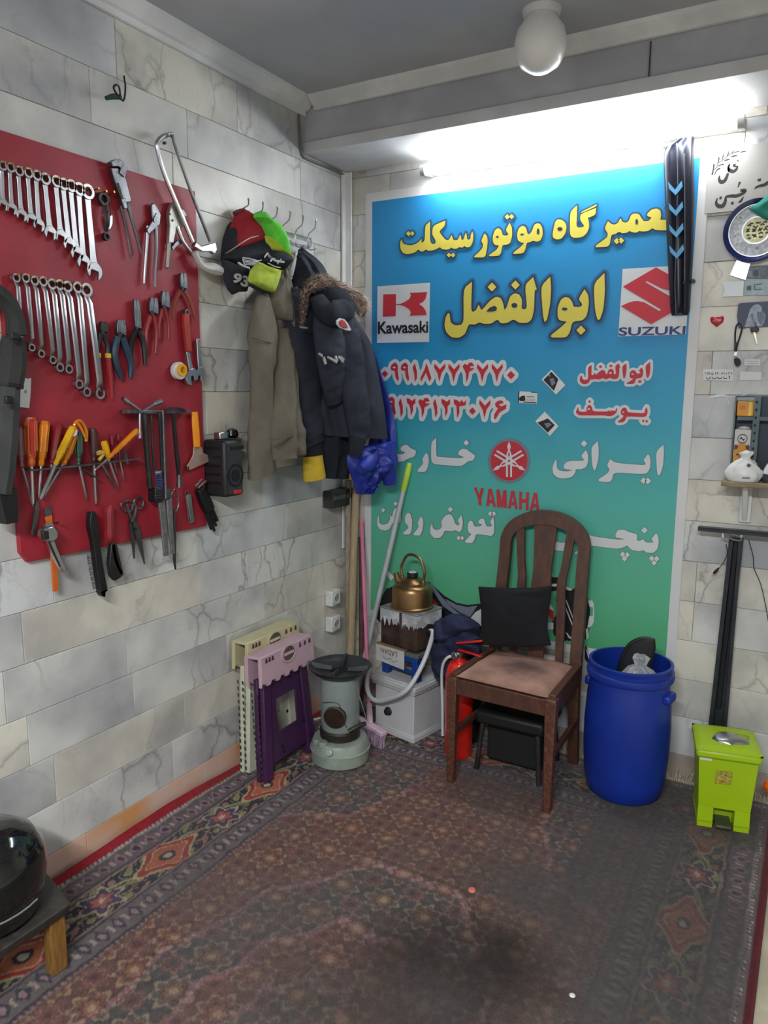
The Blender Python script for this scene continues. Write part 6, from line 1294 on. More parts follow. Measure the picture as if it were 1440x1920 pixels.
# ---- blue barrel
bX, bY = 1.348, -.205; BR = .146
ba = thing('barrel', 'open blue plastic barrel beside the chair', 'barrel', (bX, bY, RZ))
bpl = M('blue_barrel_plastic', (18, 50, 150), .42, 0, .2, 6)
hB = .5
prof = [(.0, 0), (BR*.80, 0), (BR*.90, .012), (BR*.985, .07), (BR*1.03, .17), (BR*1.035, .27), (BR*1.0, .37), (BR*.955, .415), (BR*.94, .435), (BR*.94, .440), (BR*1.03, .446), (BR*1.045, .458), (BR*1.03, .470), (BR*.98, .474), (BR*.98, .486), (BR*1.0, .491), (BR*1.0, .499), (BR*.93, .50), (BR*.92, .45), (BR*.95, .38), (BR*.95, .12), (0, .115)]
bm = NB(); lathe(bm, prof, (bX, bY, RZ), 48); obj('body', bm, bpl, ba, smooth=40)
for a in (-10, 170):
    mx = Matrix.Translation((bX, bY, RZ+.395)) @ Matrix.Rotation(math.radians(a), 4, 'Z'); bm = NB(); box(bm, (BR*.99, 0, 0), (.03, .07, .035), mx); obj('grip', bm, bpl, ba, bevel=.01)
pad = thing('seat_pad', 'black curved seat pad sticking out of the blue barrel', 'seat pad', (bX, bY, .45))
bm = NB(); pts = [(1185,1300),(1150,1285),(1160,1240),(1178,1205),(1205,1193),(1228,1196),(1230,1215),(1222,1250),(1215,1295)]
f = lambda px, py, c: V(on(px, py, 1, bY-.02))+V((.25, -1, 0)).normalized()*c
puff(bm, pts, f, .018, 22, 16, .35, .35); puff(bm, pts, lambda x, y, c: f(x, y, -c), .02, 22, 16, .35, .35); obj('pad', bm, M('black_foam', (16, 17, 17), .7, 0, .25, 20), pad, smooth=60)
bm = NB(); tube(bm, [f(1152,1285,.0), f(1164,1240,.004), f(1180,1208,.004), f(1206,1196,.002), f(1226,1200,0)], .007, 8, sub=4); obj('edge', bm, blackp, pad)
pbag = thing('plastic_bag', 'crumpled clear plastic bag in the blue barrel', 'bag', (bX+.03, bY-.04, .5))
clr = M('clear_film', (225, 228, 232), .18, 0, .1, 20, alpha=.42, spec=.8)
bm = NB(); c_ = V(on(1200, 1262, 1, bY-.05)); lathe(bm, [(0, -.05), (.055, -.045), (.06, -.02), (.035, .015), (.014, .03), (.018, .045), (.026, .058), (.018, .066), (0, .066)], c_, 26)
for v in bm.verts:
    d = v.co-c_; a = math.atan2(d.y, d.x); v.co += V((d.x, d.y, 0))*(.28*math.sin(a*7+d.z*30))+V((.006*mnoise.noise(v.co*60), .006*mnoise.noise(v.co*55), .004*mnoise.noise(v.co*70)))
obj('film', bm, clr, pbag, smooth=30)
# ---- lime pedal bin
q0 = V((1.618, -.318, 0)); q1 = V((1.772, -.285, 0)); eb = (q1-q0).normalized(); nb_ = V((-eb.y, eb.x, 0)); Wb = (q1-q0).length+.004; Db = .17
bmP = lambda a, b, z: q0+eb*a+nb_*b+V((0, 0, z))
pn = thing('pedal_bin', 'lime green plastic pedal bin with a chrome lid handle at the right', 'bin', bmP(Wb/2, Db/2, RZ))
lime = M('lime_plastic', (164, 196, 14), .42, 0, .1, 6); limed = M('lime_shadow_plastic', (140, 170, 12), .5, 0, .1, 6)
def bq(nm, a0, a1, b0, b1, z0, z1, mt, bev=.006, t=0, par=pn):
    bm = NB(); hexa(bm, [bmP(a0, b0, z0), bmP(a1, b0, z0), bmP(a1, b1, z0), bmP(a0, b1, z0)], [bmP(a0-t, b0-t, z1), bmP(a1+t, b0-t, z1), bmP(a1+t, b1+t, z1), bmP(a0-t, b1+t, z1)]); return obj(nm, bm, mt, par, bevel=bev)
bq('body', 0, Wb, .0, Db, RZ+.072, RZ+.252, lime, .002, .010)
bq('foot', 0, .048, .0, Db, RZ, RZ+.0722, lime, .001); bq('foot', Wb-.048, Wb, .0, Db, RZ, RZ+.0722, lime, .001)
bq('back_base', .04, Wb-.04, .05, Db, RZ, RZ+.074, limed, .002)
bq('base_line', -.0015, .049, -.0015, Db, RZ+.018, RZ+.022, limed, 0); bq('base_line', Wb-.049, Wb+.0015, -.0015, Db, RZ+.018, RZ+.022, limed, 0)
bq('pedal', .056, Wb-.056, -.022, .06, RZ+.012, RZ+.024, M('grey_pedal', (70, 78, 50), .5), .004)
bq('lid_skirt', -.020, Wb+.020, -.02, Db+.02, RZ+.252, RZ+.283, lime, .010, .0)
bm = NB(); puff(bm, [(-.020, -.022), (Wb+.020, -.022), (Wb+.020, Db+.02), (-.020, Db+.02)], lambda a, b, c: bmP(a, b, RZ+.282+c), .016, 12, 16, .35, .35); obj('lid', bm, lime, pn, smooth=70)
bm = NB(); puff(bm, [(.03, .05), (.05, .025), (.09, .02), (Wb-.01, .045), (Wb-.012, .062), (Wb-.045, .07), (Wb-.035, .10), (.08, .105), (.045, .09)], lambda a, b, c: bmP(a, b, RZ+.294+c), .020, 12, 16, .4, .4); obj('chrome_handle', bm, chrome, pn, smooth=60)
bm = NB(); box(bm, bmP(Wb-.03, .083, RZ+.301), (.035, .026, .012)); obj('handle_recess', bm, limed, pn, bevel=.004)
bm = NB(); prism(bm, [(.045, RZ+.165), (.093, RZ+.168), (.095, RZ+.215), (.047, RZ+.212)], lambda a, z, c: bmP(a, -.0075-.010*(z-RZ-.165)/.18-c, z), 0, .0012); obj('sticker', bm, M('worn_peach_sticker', (182, 164, 66), .7, 0, .4, 120), pn, smooth=0)
for i in range(6):
    a = .05+.04*random.random(); z = RZ+.17+.042*random.random()
    bm = NB(); prism(bm, [(a, z), (a+random.uniform(.004, .012), z+.001), (a+.004, z+.004)], lambda a, z, c: bmP(a, -.0090-.010*(z-RZ-.165)/.18-c, z), 0, .0006); obj('sticker_mark', bm, M('sticker_print', (120, 76, 60), .8), pn, smooth=0)
bq('white_liner_edge', -.008, .03, -.011, .0, RZ+.243, RZ+.2525, whitep, .001)
# orange lens at the right frame edge
ol = thing('indicator_lens', 'orange round lens behind the lime bin at the right frame edge', 'lens', (1.86, -.23, .16))
bm = NB(); c_ = V(on(1443, 1474, 1, -.17)); lathe(bm, [(0, -.02), (.014, -.016), (.02, 0), (.014, .016), (0, .02)], c_, 18); obj('lens', bm, M('orange_lens', (240, 96, 20), .2, 0, .1), ol)
bm = NB(); tube(bm, [c_+V((.016, 0, 0)), (c_.x+.05, c_.y, RZ+.002), ], .008, 8); obj('stem', bm, blackp, ol)
# ---- bench with helmet
bn = thing('bench', 'low dark wooden bench at the lower left frame edge', 'bench', (.2, -2.0, RZ))
bw = M('dark_bench_wood', (62, 58, 52), .55, 0, .35, 14, stretch=(3, 3, 3)); bl_ = M('bench_leg_wood', (140, 100, 46), .6, 0, .3, 20, stretch=(6, 6, 1))
bz = .19
bm = NB(); hexa(bm, [(.05, -2.5, bz-.03), (.335, -2.5, bz-.03), (.335, -1.815, bz-.03), (.06, -1.73, bz-.03)], [(.05, -2.5, bz), (.345, -2.5, bz), (.345, -1.805, bz), (.055, -1.72, bz)]); obj('top', bm, bw, bn, bevel=.004)
for x, y in ((.312, -1.835), (.09, -1.77), (.31, -2.4), (.09, -2.4)):
    bm = NB(); box(bm, (x, y, (bz-.03+RZ)/2), (.030, .044, bz-.03-RZ-.001)); obj('leg', bm, bl_, bn, bevel=.003)
hc = V((.215, -1.945, bz+.1175))
he_ = thing('helmet', 'glossy black motorcycle helmet resting on the low bench', 'helmet', (hc.x, hc.y, bz))
hgl = M('helmet_gloss', (20, 22, 22), .07, 0, .25, 5, coat=.7)
bm = NB(); lathe(bm, [(.095, -.1245), (.112, -.115), (.124, -.07), (.130, -.01), (.126, .045), (.105, .095), (.07, .124), (.03, .137), (0, .139)], hc, 40, Matrix.Diagonal((1, 1.12, .9, 1))); obj('shell', bm, hgl, he_, smooth=60)
bm = NB(); tube(bm, [hc+V((.128*math.cos(a), .128*1.12*math.sin(a), -.058)) for a in np.linspace(-2.2, .4, 14)], .0025, 6); obj('visor_edge', bm, M('worn_edge', (120, 122, 120), .4), he_)
bm = NB(); tube(bm, [hc+V((.098*math.cos(a), .098*1.12*math.sin(a), -.121)) for a in np.linspace(0, 6.1, 24)], .006, 6); obj('rim_trim', bm, blackp, he_)
# litter
lt = thing('scrap', 'small pinkish scrap lying on the carpet centre', 'scrap', G(885, 1670)); bm = NB(); lathe(bm, [(0, 0), (.012, .001), (.009, .006), (0, .008)], G(885, 1670, RZ+.0005), 8); obj('piece', bm, M('pink_scrap', (214, 120, 96), .7), lt)
lt = thing('scrap', 'tiny white scrap lying near the front of the carpet', 'scrap', G(1073, 1867)); bm = NB(); lathe(bm, [(0, 0), (.008, .001), (.006, .003), (0, .004)], G(1073, 1867, RZ+.0005), 7); obj('piece', bm, paper, lt)
# ================================================================== right end of the back wall
C6 = lambda x, y: (1220+x*.375, 220+y*.375)
BV = Plane('B', .02)
vs_ = thing('fork_cover', 'long black plastic fork cover with four pale blue chevrons hung over the banner right edge', 'fork cover', BV.pt(1272, 590))
poly = [(62,170),(75,150),(128,125),(150,100),(208,72),(216,100),(218,400),(212,660),(196,960),(180,992),(106,994),(98,960),(84,700),(72,420)]
bm = NB(); puff(bm, [BV.ab(*C6(*v)) for v in poly], lambda a, b, c: BV.fn(a, b, c), .035, 30, 24, .35, .12, tilt=lambda t, s: -.014*max(0, 1-((t-.5)/.24)**2)); obj('panel', bm, M('black_shell_plastic', (30, 32, 46), .3, 0, .25, 10), vs_, smooth=50)
BV2 = Plane('B', .0535)
blp_ = M('pale_blue_chevron', (98, 170, 218), .5)
for dy in (0, 104, 212, 318):
    dx = dy*.02; bm = NB(); prism(bm, [BV2.ab(*C6(x+dx, y+dy)) for x, y in [(87,322),(122,362),(156,316),(160,345),(125,390),(92,356)]], BV2.fn, -.004, .001); obj('chevron', bm, blp_, vs_, smooth=0)
obj('ridge', parts_bm(BV2, [('r', [C6(130,130)+(3,), C6(138,300)+(3,), C6(130,600)+(3,), C6(122,830)+(3,), C6(128,985)+(3,)], -.004), ('r', [C6(168,180)+(3,), C6(172,500)+(3,), C6(170,820)+(3,)], .0)]), M('grey_black_plastic', (46, 48, 58), .35), vs_)
obj('screw', parts_bm(BV2, [('d', C6(168,828)+(2,), -.004, .0)]), darksteel, vs_)
obj('screw', parts_bm(BV2, [('d', C6(122,840)+(1.8,), -.012, -.006)]), darksteel, vs_)
obj('screw', parts_bm(BV2, [('d', C6(215,820)+(3.5,), -.04, -.02)]), darksteel, vs_)
obj('screw', parts_bm(BV2, [('d', C6(64,150)+(3.2,), -.03, -.012)]), chrome, vs_)
obj('hanger', parts_bm(Plane('B', .004), [('r', [C6(128,110)+(3,), C6(128,130)+(3.4,)], [.0, .035])]), chrome, vs_)
# lettered stone plaque
BPQ = Plane('B', .0015)
C7 = lambda x, y: (1310+x*.10934, 270+y*.10934)
a, b = BPQ.ab(1321, 402); a2, b2 = BPQ.ab(1325, 283)
pq = thing('stone_plaque', 'light stone tile with dark painted names and a leaf sprig at the top right', 'plaque', (a+.2, 0, b))
bm = NB(); box(bm, (a+.22, -.0045, (b+b2)/2), (.44, .006, b2-b)); obj('slab', bm, plaque_mat, pq, bevel=.001)
pl7 = Plane('B', .0078)
paint = M('dark_olive_paint', (52, 52, 50), .7, 0, .2, 40)
ST = lambda pts: ('s', [C7(x, y)+(w*.10934*1.45,) for x, y, w in pts], 0, None)
obj('lettering', parts_bm(pl7, [ST([(665,270,8),(680,300,16)]), ST([(640,345,10),(600,365,24),(625,385,20),(665,388,18),(640,440,34),(590,472,42),(535,450,40),(505,400,22),(535,340,14)]), ST([(538,338,10),(512,410,20),(520,475,26)]), ST([(505,500,28),(470,590,38),(440,635,44),(390,655,46),(352,610,30),(358,540,12)]),
 ST([(715,795,30),(790,800,46),(750,850,40),(650,890,42),(570,890,40),(490,900,30),(465,915,24),(455,985,38),(410,1062,48),(335,1062,46),(300,1005,30),(322,925,12)]), ST([(355,925,34),(395,925,36)]), ST([(710,650,30),(690,700,20),(675,745,12)]), ST([(770,905,12),(720,980,30),(680,1002,12)]), ST([(555,1018,34),(600,1012,36)]),
 ST([(1010,625,30),(1070,610,34)]), ST([(960,775,8),(990,740,26),(1060,715,34),(1130,700,40),(1200,660,44),(1300,690,40)])]), paint, pq, smooth=0, fixn=False)
obj('leaf_sprig', parts_bm(pl7, [ST([(232,530,20),(250,440,16),(265,340,24)]), ST([(268,535,8),(310,450,14),(370,415,22)]), ST([(262,440,8),(350,370,12),(430,350,22)]), ST([(310,380,8),(340,300,14),(348,225,22)]), ST([(320,330,8),(420,270,10),(500,200,10),(600,150,10),(700,125,16)]), ST([(430,290,10),(490,270,20),(535,262,10)]), ST([(400,270,8),(420,210,18),(430,155,8)]), ST([(480,220,8),(510,160,18),(525,115,8)]), ST([(550,225,10),(610,205,20),(665,200,8)]), ST([(560,165,8),(590,130,14),(620,105,6)]), ST([(715,145,8),(770,128,16),(815,125,6)])]), paint, pq, smooth=0, fixn=False)
# decorative plate
pcx, pcy = C6(530, 568); pc_ = Plane('B', .012); ca, cb = pc_.ab(pcx, pcy); Rr = 59.5*pc_.sc(pcx, pcy)
dp = thing('decorative_plate', 'engraved silver decorative plate with a dark blue rim at the upper right', 'plate', (ca, -.012, cb-Rr))
mxp = Matrix.Translation((ca, -.010, cb)) @ Matrix.Rotation(math.pi/2, 4, 'X')
bm = NB(); lathe(bm, [(0, 0), (Rr*.6, 0), (Rr, .018), (Rr*.985, .021), (Rr*.82, .014), (Rr*.8, .012), (Rr*.8, .003), (0, .003)], (0, 0, 0), 48, mxp); obj('rim', bm, M('dark_blue_lacquer', (26, 40, 98), .2, 0, .15, 8, coat=.4), dp, smooth=40)
bm = NB(); ring2(bm, (ca, cb), Rr*.835, Rr*.80, lambda a, b, c: (a, -.010-c, b), .013, .0165, 40); obj('silver_band', bm, chrome, dp)
eng = M('engraved_silver', (214, 216, 220), .4, .1, .3, 90, bump=.15, bscale=130)
bm = NB(); prism(bm, disc((ca, cb), Rr*.81, 40), lambda a, b, c: (a, -.010-c, b), .008, .0115); obj('engraved_field', bm, eng, dp)
for k in range(60):
    an = k*2.399; rr_ = Rr*(.50+.25*((k*7) % 11)/10); bm = NB(); p = (ca+rr_*math.cos(an), cb+rr_*math.sin(an)); q_ = Rr*random.uniform(.03, .055)
    stroke(bm, [(p[0]+q_*(1-t*.13)*math.cos(an+t), p[1]+q_*(1-t*.13)*math.sin(an+t), .0016) for t in np.linspace(0, 4.6, 8)], lambda a, b, c: (a, -.010-c, b), .0113, .0128, 2); obj('embossed_curl', bm, eng, dp)
bm = NB(); ring2(bm, (ca, cb), Rr*.44, Rr*.39, lambda a, b, c: (a, -.010-c, b), .0115, .0155, 32); obj('centre_ring', bm, chrome, dp)
bm = NB(); prism(bm, disc((ca, cb), Rr*.385, 32), lambda a, b, c: (a, -.010-c, b), .0115, .0125); obj('centre_disc', bm, M('gilt_centre', (186, 182, 140), .35, .6, .3, 60), dp)
bm = NB()
for i in range(6):
    z = cb+Rr*(.24-.09*i); l = math.sqrt(max(.01, .34**2-((z-cb)/Rr)**2))*Rr*.9
    x = ca-l
    while x < ca+l:
        w = random.uniform(.008, .016); stroke(bm, [(x, z, .004), (x+w/2, z+random.uniform(-.006, .006), .006), (x+w, z, .003)], lambda a, b, c: (a, -.0226-c, b), 0, .0006); x += w+.006
obj('script', bm, M('dark_engraving', (76, 74, 60), .5, .3), dp)
cl = thing('green_cloth', 'teal green cloth draped over the corner of the decorative plate', 'cloth', BW(1430, 410, .035))
f = Plane('B', .036); gp_ = [C6(486,456), C6(540,425), C6(590,382), C6(650,340), C6(700,360), C6(690,560), C6(620,545), C6(587,515), C6(540,490)]
bm = NB(); puff(bm, [f.ab(*v) for v in gp_], f.fn, .014, 16, 16, .5, .5, wr=.006, seed=4); obj('cloth', bm, M('teal_cloth', (44, 142, 124), .85, 0, .15, 20), cl, smooth=60)
# papers, notes and cards
C8 = lambda x, y: (1310+x*130/924, 480+y*270/1920)
def pcard(name, label, cat, quad, mt, parts=(), d=.004, group=None, th=.0012):
    pl = Plane('B', d); o = thing(name, label, cat, pl.pt(*C8(*quad[-1])), group); bm = NB(); prism(bm, [pl.ab(*C8(*v)) for v in quad], pl.fn, -.001, th); obj('sheet', bm, mt, o, smooth=0)
    p2 = Plane('B', d+th+.0003)
    for j, (nm, m_, polys) in enumerate(parts):
        for pg in polys:
            bm = NB(); prism(bm, [p2.ab(*C8(*v)) for v in pg], p2.fn, .0004*j, None); obj(nm, bm, m_, o, smooth=0, fixn=False)
    return o
foil = M('shiny_card', (214, 220, 224), .15, .6, .1, 20)
pcard('shiny_card', 'tilted shiny silver card just below the decorative plate', 'card', [(510,50),(690,90),(625,320),(412,255)], foil, d=.010)
pcard('banknote', 'grey banknote behind the tilted silver card', 'banknote', [(655,135),(990,120),(990,300),(640,300)], M('grey_note', (136, 150, 156), .7, 0, .3, 90), [('portrait', M('note_print', (104, 118, 124), .8), [[(740,190),(790,180),(800,270),(730,270)]]), ('number', M('note_pale', (170, 180, 184), .8), [[(660,200),(715,195),(715,275),(655,275)]])], d=.006)
pcard('banknote', 'pale blue banknote beside the white torn card', 'banknote', [(620,325),(990,320),(990,525),(600,525)], M('pale_note', (184, 204, 208), .7, 0, .15, 60), [('print', M('note_print', (104, 118, 124), .8), [[(645,400),(700,395),(700,455),(640,460)], [(750,375),(850,370),(850,380),(750,385)], [(745,445),(850,440),(850,450),(745,455)], [(740,380),(752,380),(752,450),(740,450)]])], d=.005)
pcard('white_card', 'glossy white card with a torn left edge below the plate', 'card', [(300,350),(595,332),(605,350),(590,535),(310,545),(350,460)], M('gloss_white', (226, 228, 230), .2, 0, .05), d=.006)
hp8 = Plane('B', .004)
ht = thing('heart_sticker', 'small red heart sticker with faint white writing on the wall', 'sticker', hp8.pt(*C8(240, 945)))
hpoly = [(240,950),(165,890),(150,840),(165,808),(205,803),(240,825),(280,803),(320,798),(338,825),(325,880)]
bm = NB(); puff(bm, [hp8.ab(*C8(*v)) for v in hpoly], hp8.fn, .006, 14, 12, .4, .4, base=-.003); obj('heart', bm, M('heart_red', (190, 34, 46), .25), ht, smooth=50)
bm = NB()
for pts in ([(200,828),(250,836)], [(195,868),(300,862)], [(215,848),(275,850)]): stroke(bm, [hp8.ab(*C8(*p))+(.0022,) for p in pts], hp8.fn, .0042, .0048)
obj('writing', bm, M('pale_pink_print', (232, 170, 172), .6), ht)
pcard('picture_card', 'dark blue card with a pale bird picture behind the hanging key', 'card', [(530,640),(560,628),(990,600),(990,940),(640,955),(600,970),(530,960),(510,800)], M('dark_blue_card', (50, 52, 84), .4, 0, .15, 30), [('picture', M('pale_bird_print', (176, 184, 196), .6, 0, .25, 50), [[(612,945),(690,700),(740,650),(800,645),(840,680),(845,730),(895,790),(870,880),(840,935)]]), ('shading', M('bird_shade', (128, 136, 156), .7), [[(770,735),(800,745),(850,740),(885,800),(860,870),(830,930),(790,860)], [(690,780),(720,760),(730,840),(760,900),(745,940)]])], d=.006)
KP = Plane('B', .016)
ky = tool(KP, 'key', 'motorcycle key with a black head hanging below the picture card', 'key', C8(750, 890), [('head', blackp, [('p', [C8(*v) for v in [(685,975),(700,955),(770,950),(810,965),(800,1000),(760,1020),(700,1015)]], 0, .007)], .002), ('blade', M('nickel', (205, 200, 180), .3, .9), [('s', [C8(740,1010)+(3.2,), C8(760,1090)+(2.8,), C8(778,1172)+(1.4,)], .002, .0045)]), ('wire', darksteel, [('r', [C8(760,885)+(1.4,), C8(768,930)+(1.4,), C8(765,960)+(1.4,)], [-.006, .002, .003])])])
tool(KP, 'lanyard', 'black strap loop with a dark oval fob hanging beside the key', 'lanyard', C8(530, 890), [('strap', blackp, [('r', [C8(540,890)+(3.2,), C8(505,930)+(3.4,), C8(488,1010)+(3.2,), C8(485,1120)+(3.2,), C8(490,1260)+(3.6,)], [-.008, 0, 0, 0, 0]), ('r', [C8(560,910)+(3.2,), C8(575,980)+(3.2,), C8(545,1090)+(3.2,), C8(515,1180)+(3.4,), C8(498,1270)+(3.6,)], [-.008, .003, .003, .003, .002]), ('s', [C8(497,1150)+(6.5,), C8(492,1270)+(6,)], 0, .003)]), ('buckle', chrome, [('s', [C8(498,1280)+(5,), C8(490,1330)+(5,)], .0, .005)]), ('fob', blackg, [('p', [C8(*v) for v in [(470,1370),(510,1350),(555,1380),(568,1430),(540,1470),(500,1470),(478,1430)]], -.002, .008)], .002)])
inkl = M('handwriting_ink', (70, 72, 84), .8)
lbq = pcard('paper_label', 'white paper label with handwritten number and line, left of the others', 'label', [(62,1505),(462,1510),(452,1668),(55,1655)], paper, d=.004)
pl9 = Plane('B', .0057)
digs = [[(90,1550),(92,1580)], [(110,1552),(125,1560),(118,1582)], [(140,1550),(142,1582)], [(160,1550),(165,1565),(172,1585)], [(190,1552),(183,1582),(198,1582)], [(222,1548),(224,1580)], [(245,1560),(255,1552),(250,1580)], [(278,1568),(284,1568)], [(308,1550),(318,1562),(310,1576),(300,1566)], [(345,1555),(335,1565),(345,1580)], [(368,1552),(372,1582)], [(390,1550),(405,1556),(398,1580)], [(425,1552),(438,1560),(432,1582)]]
wr2 = [[(100,1620),(120,1640),(150,1632),(150,1608)], [(180,1612),(190,1634),(225,1634),(232,1612)], [(250,1612),(260,1632),(300,1630),(310,1610)], [(330,1612),(345,1632),(380,1630)], [(395,1600),(415,1612),(412,1640)]]
bm = NB()
for pts in digs: stroke(bm, [pl9.ab(*C8(*p))+(.0018,) for p in pts], pl9.fn, 0, .0003)
for pts in wr2: stroke(bm, [pl9.ab(*C8(*p))+(.0024,) for p in pts], pl9.fn, 0, .0003)
obj('handwriting', bm, inkl, lbq, smooth=0)
pcard('paper_label', 'blank taped white label below the small one at the right', 'label', [(552,1538),(840,1545),(835,1655),(545,1655)], paper, d=.004)
pcard('paper_label', 'smallest white label with faint lines, right of the hanging strap', 'label', [(612,1375),(820,1375),(818,1462),(610,1460)], paper, [('faint_line', M('faint_print', (176, 178, 190), .8), [[(630,1400),(800,1400),(800,1408),(630,1408)], [(640,1430),(790,1430),(790,1438),(640,1438)]])], d=.004)
tool(Plane('B', .003), 'tape_remnant', 'torn clear tape remnant on the wall above the corner shelf', 'tape', C8(250, 1860), [('strip', M('clear_tape', (232, 234, 236), .2, 0, .1), [('s', [C8(130,1890)+(1.4,), C8(230,1868)+(4.6,), C8(330,1860)+(4.2,), C8(420,1880)+(2,), C8(580,1862)+(1.4,), C8(750,1815)+(1.2,)], 0, .002), ('s', [C8(370,1880)+(1.6,), C8(400,1935)+(1.4,), C8(412,1985)+(2.4,)], 0, .0015)])])
# ---- corner shelf with a plastic bag, and a mirror-reflected rack of tins modelled solid
C9 = lambda x, y: (1340+x*100/662, 730+y*290/1920)
sz, sx0 = 1.166, 1.593
shf = thing('wall_shelf', 'short wooden wall shelf on a white bracket at the right frame edge', 'shelf', (1.78, 0, sz-.02))
bm = NB(); box(bm, (sx0+.25, -.0705, sz-.008), (.5, .139, .016)); obj('board', bm, M('shelf_wood', (150, 132, 102), .6, 0, .3, 20, stretch=(1, 6, 6)), shf, bevel=.002)
bm = NB(); box(bm, (1.665, -.012, sz-.085), (.036, .010, .135)); hexa(bm, [(1.657, -.017, sz-.145), (1.673, -.017, sz-.145), (1.673, -.02, sz-.145), (1.657, -.02, sz-.145)], [(1.657, -.017, sz-.0165), (1.673, -.017, sz-.0165), (1.673, -.10, sz-.0165), (1.657, -.10, sz-.0165)]); obj('bracket', bm, whitep, shf, bevel=.002)
rk2 = thing('reflected_rack', 'solid grey-green slotted rack of tins standing in for a mirror reflection above the shelf', 'rack', (1.78, -.03, sz))  # solid stand-in for a rack reflected in a mirror above the shelf
rm = M('grey_green_steel', (88, 102, 104), .5, .3, .2, 12); dkb = M('dark_reflection_blue', (36, 46, 64), .4, 0, .3, 8)
rx0, fy, hR = 1.609, -.056, .284
bm = NB(); box(bm, (rx0+.25, -.007, sz+hR/2), (.5, .005, hR)); obj('reflection_backdrop', bm, dkb, rk2)  # dark blue sheet in place of the background reflected in the mirror
bm = NB(); box(bm, (rx0+.002, -.031, sz+hR/2), (.005, .048, hR)); obj('side_frame', bm, rm, rk2, bevel=.001)
ux = 1.678
bm = NB(); box(bm, (ux, fy, sz+hR/2), (.020, .003, hR)); box(bm, (ux+.009, fy+.014, sz+hR/2), (.003, .026, hR)); obj('upright', bm, rm, rk2)
for i in range(10):
    bm = NB(); prism(bm, disc((ux-.002, sz+.03+i*.026), .0034, 8, sq=1.5), lambda a, b, c: (a, fy-.0017-c, b), 0, .0004); obj('slot', bm, M('slot_dark', (20, 26, 30), .8), rk2)
for z in (sz+.209, sz+.006):
    bm = NB(); box(bm, (rx0+.25, -.031, z), (.48, .044, .013)); obj('shelf_plate', bm, rm, rk2)
bm = NB(); box(bm, (rx0+.04, -.031, sz+.274), (.07, .046, .012)); obj('top_plate', bm, M('pale_steel', (150, 160, 166), .5), rk2)
tin_w = M('tin_white', (208, 206, 200), .35); tin_o = M('tin_orange', (220, 148, 36), .35, 0, .15, 10); tin_m = M('tin_maroon', (98, 34, 40), .4)
t1 = thing('tin', 'larger orange and white oil tin with an oval badge on the lower shelf of the modelled mirror reflection', 'tin', (rx0+.035, -.034, sz+.013))
tw0, tw1, tz0, tz1 = rx0+.006, rx0+.058, sz+.013, sz+.172
bm = NB(); box(bm, ((tw0+tw1)/2, -.034, (tz0+tz1)/2), (tw1-tw0, .044, tz1-tz0)); tc1 = obj('can', bm, tin_w, t1, bevel=.004)
ff = lambda a, z, c: (tw0+(tw1-tw0)*a, -.0562-c, tz0+(tz1-tz0)*z)
bm = NB(); prism(bm, [(.04, .02), (.96, .02), (.96, .60), (.80, .63), (.72, .70), (.28, .70), (.20, .63), (.04, .60)], ff, 0, .0006); obj('orange_field', bm, tin_o, tc1, smooth=0)
for s in (0, 1):
    bm = NB(); prism(bm, [(abs(s-.04), .56), (abs(s-.24), .58), (abs(s-.30), .64), (abs(s-.12), .68), (abs(s-.04), .64)], ff, .0007, .0012); obj('maroon_band', bm, tin_m, tc1, smooth=0)
bm = NB(); prism(bm, [(.5+.30*math.cos(k*.3927), .80+.10*math.sin(k*.3927)) for k in range(16)], ff, .0007, .0012); obj('badge_edge', bm, blackp, tc1, smooth=0)
bm = NB(); prism(bm, [(.5+.26*math.cos(k*.3927), .80+.08*math.sin(k*.3927)) for k in range(16)], ff, .0013, .0018); obj('badge', bm, tin_w, tc1, smooth=0)
bm = NB()
for pts in ([(.34,.79),(.42,.82),(.5,.78)], [(.52,.80),(.58,.77),(.62,.81)], [(.2,.46),(.36,.46)], [(.44,.43),(.52,.47)], [(.6,.46),(.8,.46)], [(.25,.3),(.4,.3)]): stroke(bm, [p+(.035,) for p in pts], ff, .0019, .0023)
obj('script', bm, blackp, tc1, smooth=0)
t2 = thing('tin', 'orange tin on the upper shelf of the modelled mirror reflection', 'tin', (rx0+.04, -.034, sz+.216))
bm = NB(); box(bm, (rx0+.033, -.034, sz+.216+.0255), (.052, .044, .05)); tc2 = obj('can', bm, tin_o, t2, bevel=.003)
bm = NB(); box(bm, (rx0+.048, -.0567, sz+.216+.0255), (.009, .0012, .046)); obj('yellow_stripe', bm, M('tin_yellow', (238, 196, 80), .4), tc2)
bm = NB(); box(bm, (rx0+.024, -.0567, sz+.216+.03), (.016, .0012, .014)); obj('red_print', bm, M('tin_red', (206, 110, 50), .4), tc2)
wl2 = thing('white_rag', 'small white rag lying on the larger tin in the modelled mirror reflection', 'rag', (rx0+.03, -.04, sz+.1725)); bm = NB(); lathe(bm, [(0, 0), (.022, .001), (.018, .006), (.008, .010), (0, .011)], (rx0+.033, -.037, sz+.1725), 12, Matrix.Scale(.7, 4, (0, 1, 0))); obj('rag', bm, whitep, wl2)
pbg = thing('carrier_bag', 'knotted white plastic carrier bag on the wall shelf', 'bag', (1.655, -.1, sz))
bagm = M('white_bag_film', (222, 222, 218), .4, 0, .08, 12, bump=.15, bscale=40)
bc_ = V((1.655, -.100, sz+.0005))
bm = NB(); lathe(bm, [(0, 0), (.046, 0), (.053, .010), (.055, .022), (.052, .034), (.045, .048), (.036, .058), (.026, .068), (.016, .076), (.012, .080), (.015, .086), (.019, .092), (.018, .098), (.008, .103), (0, .102)], bc_, 48)
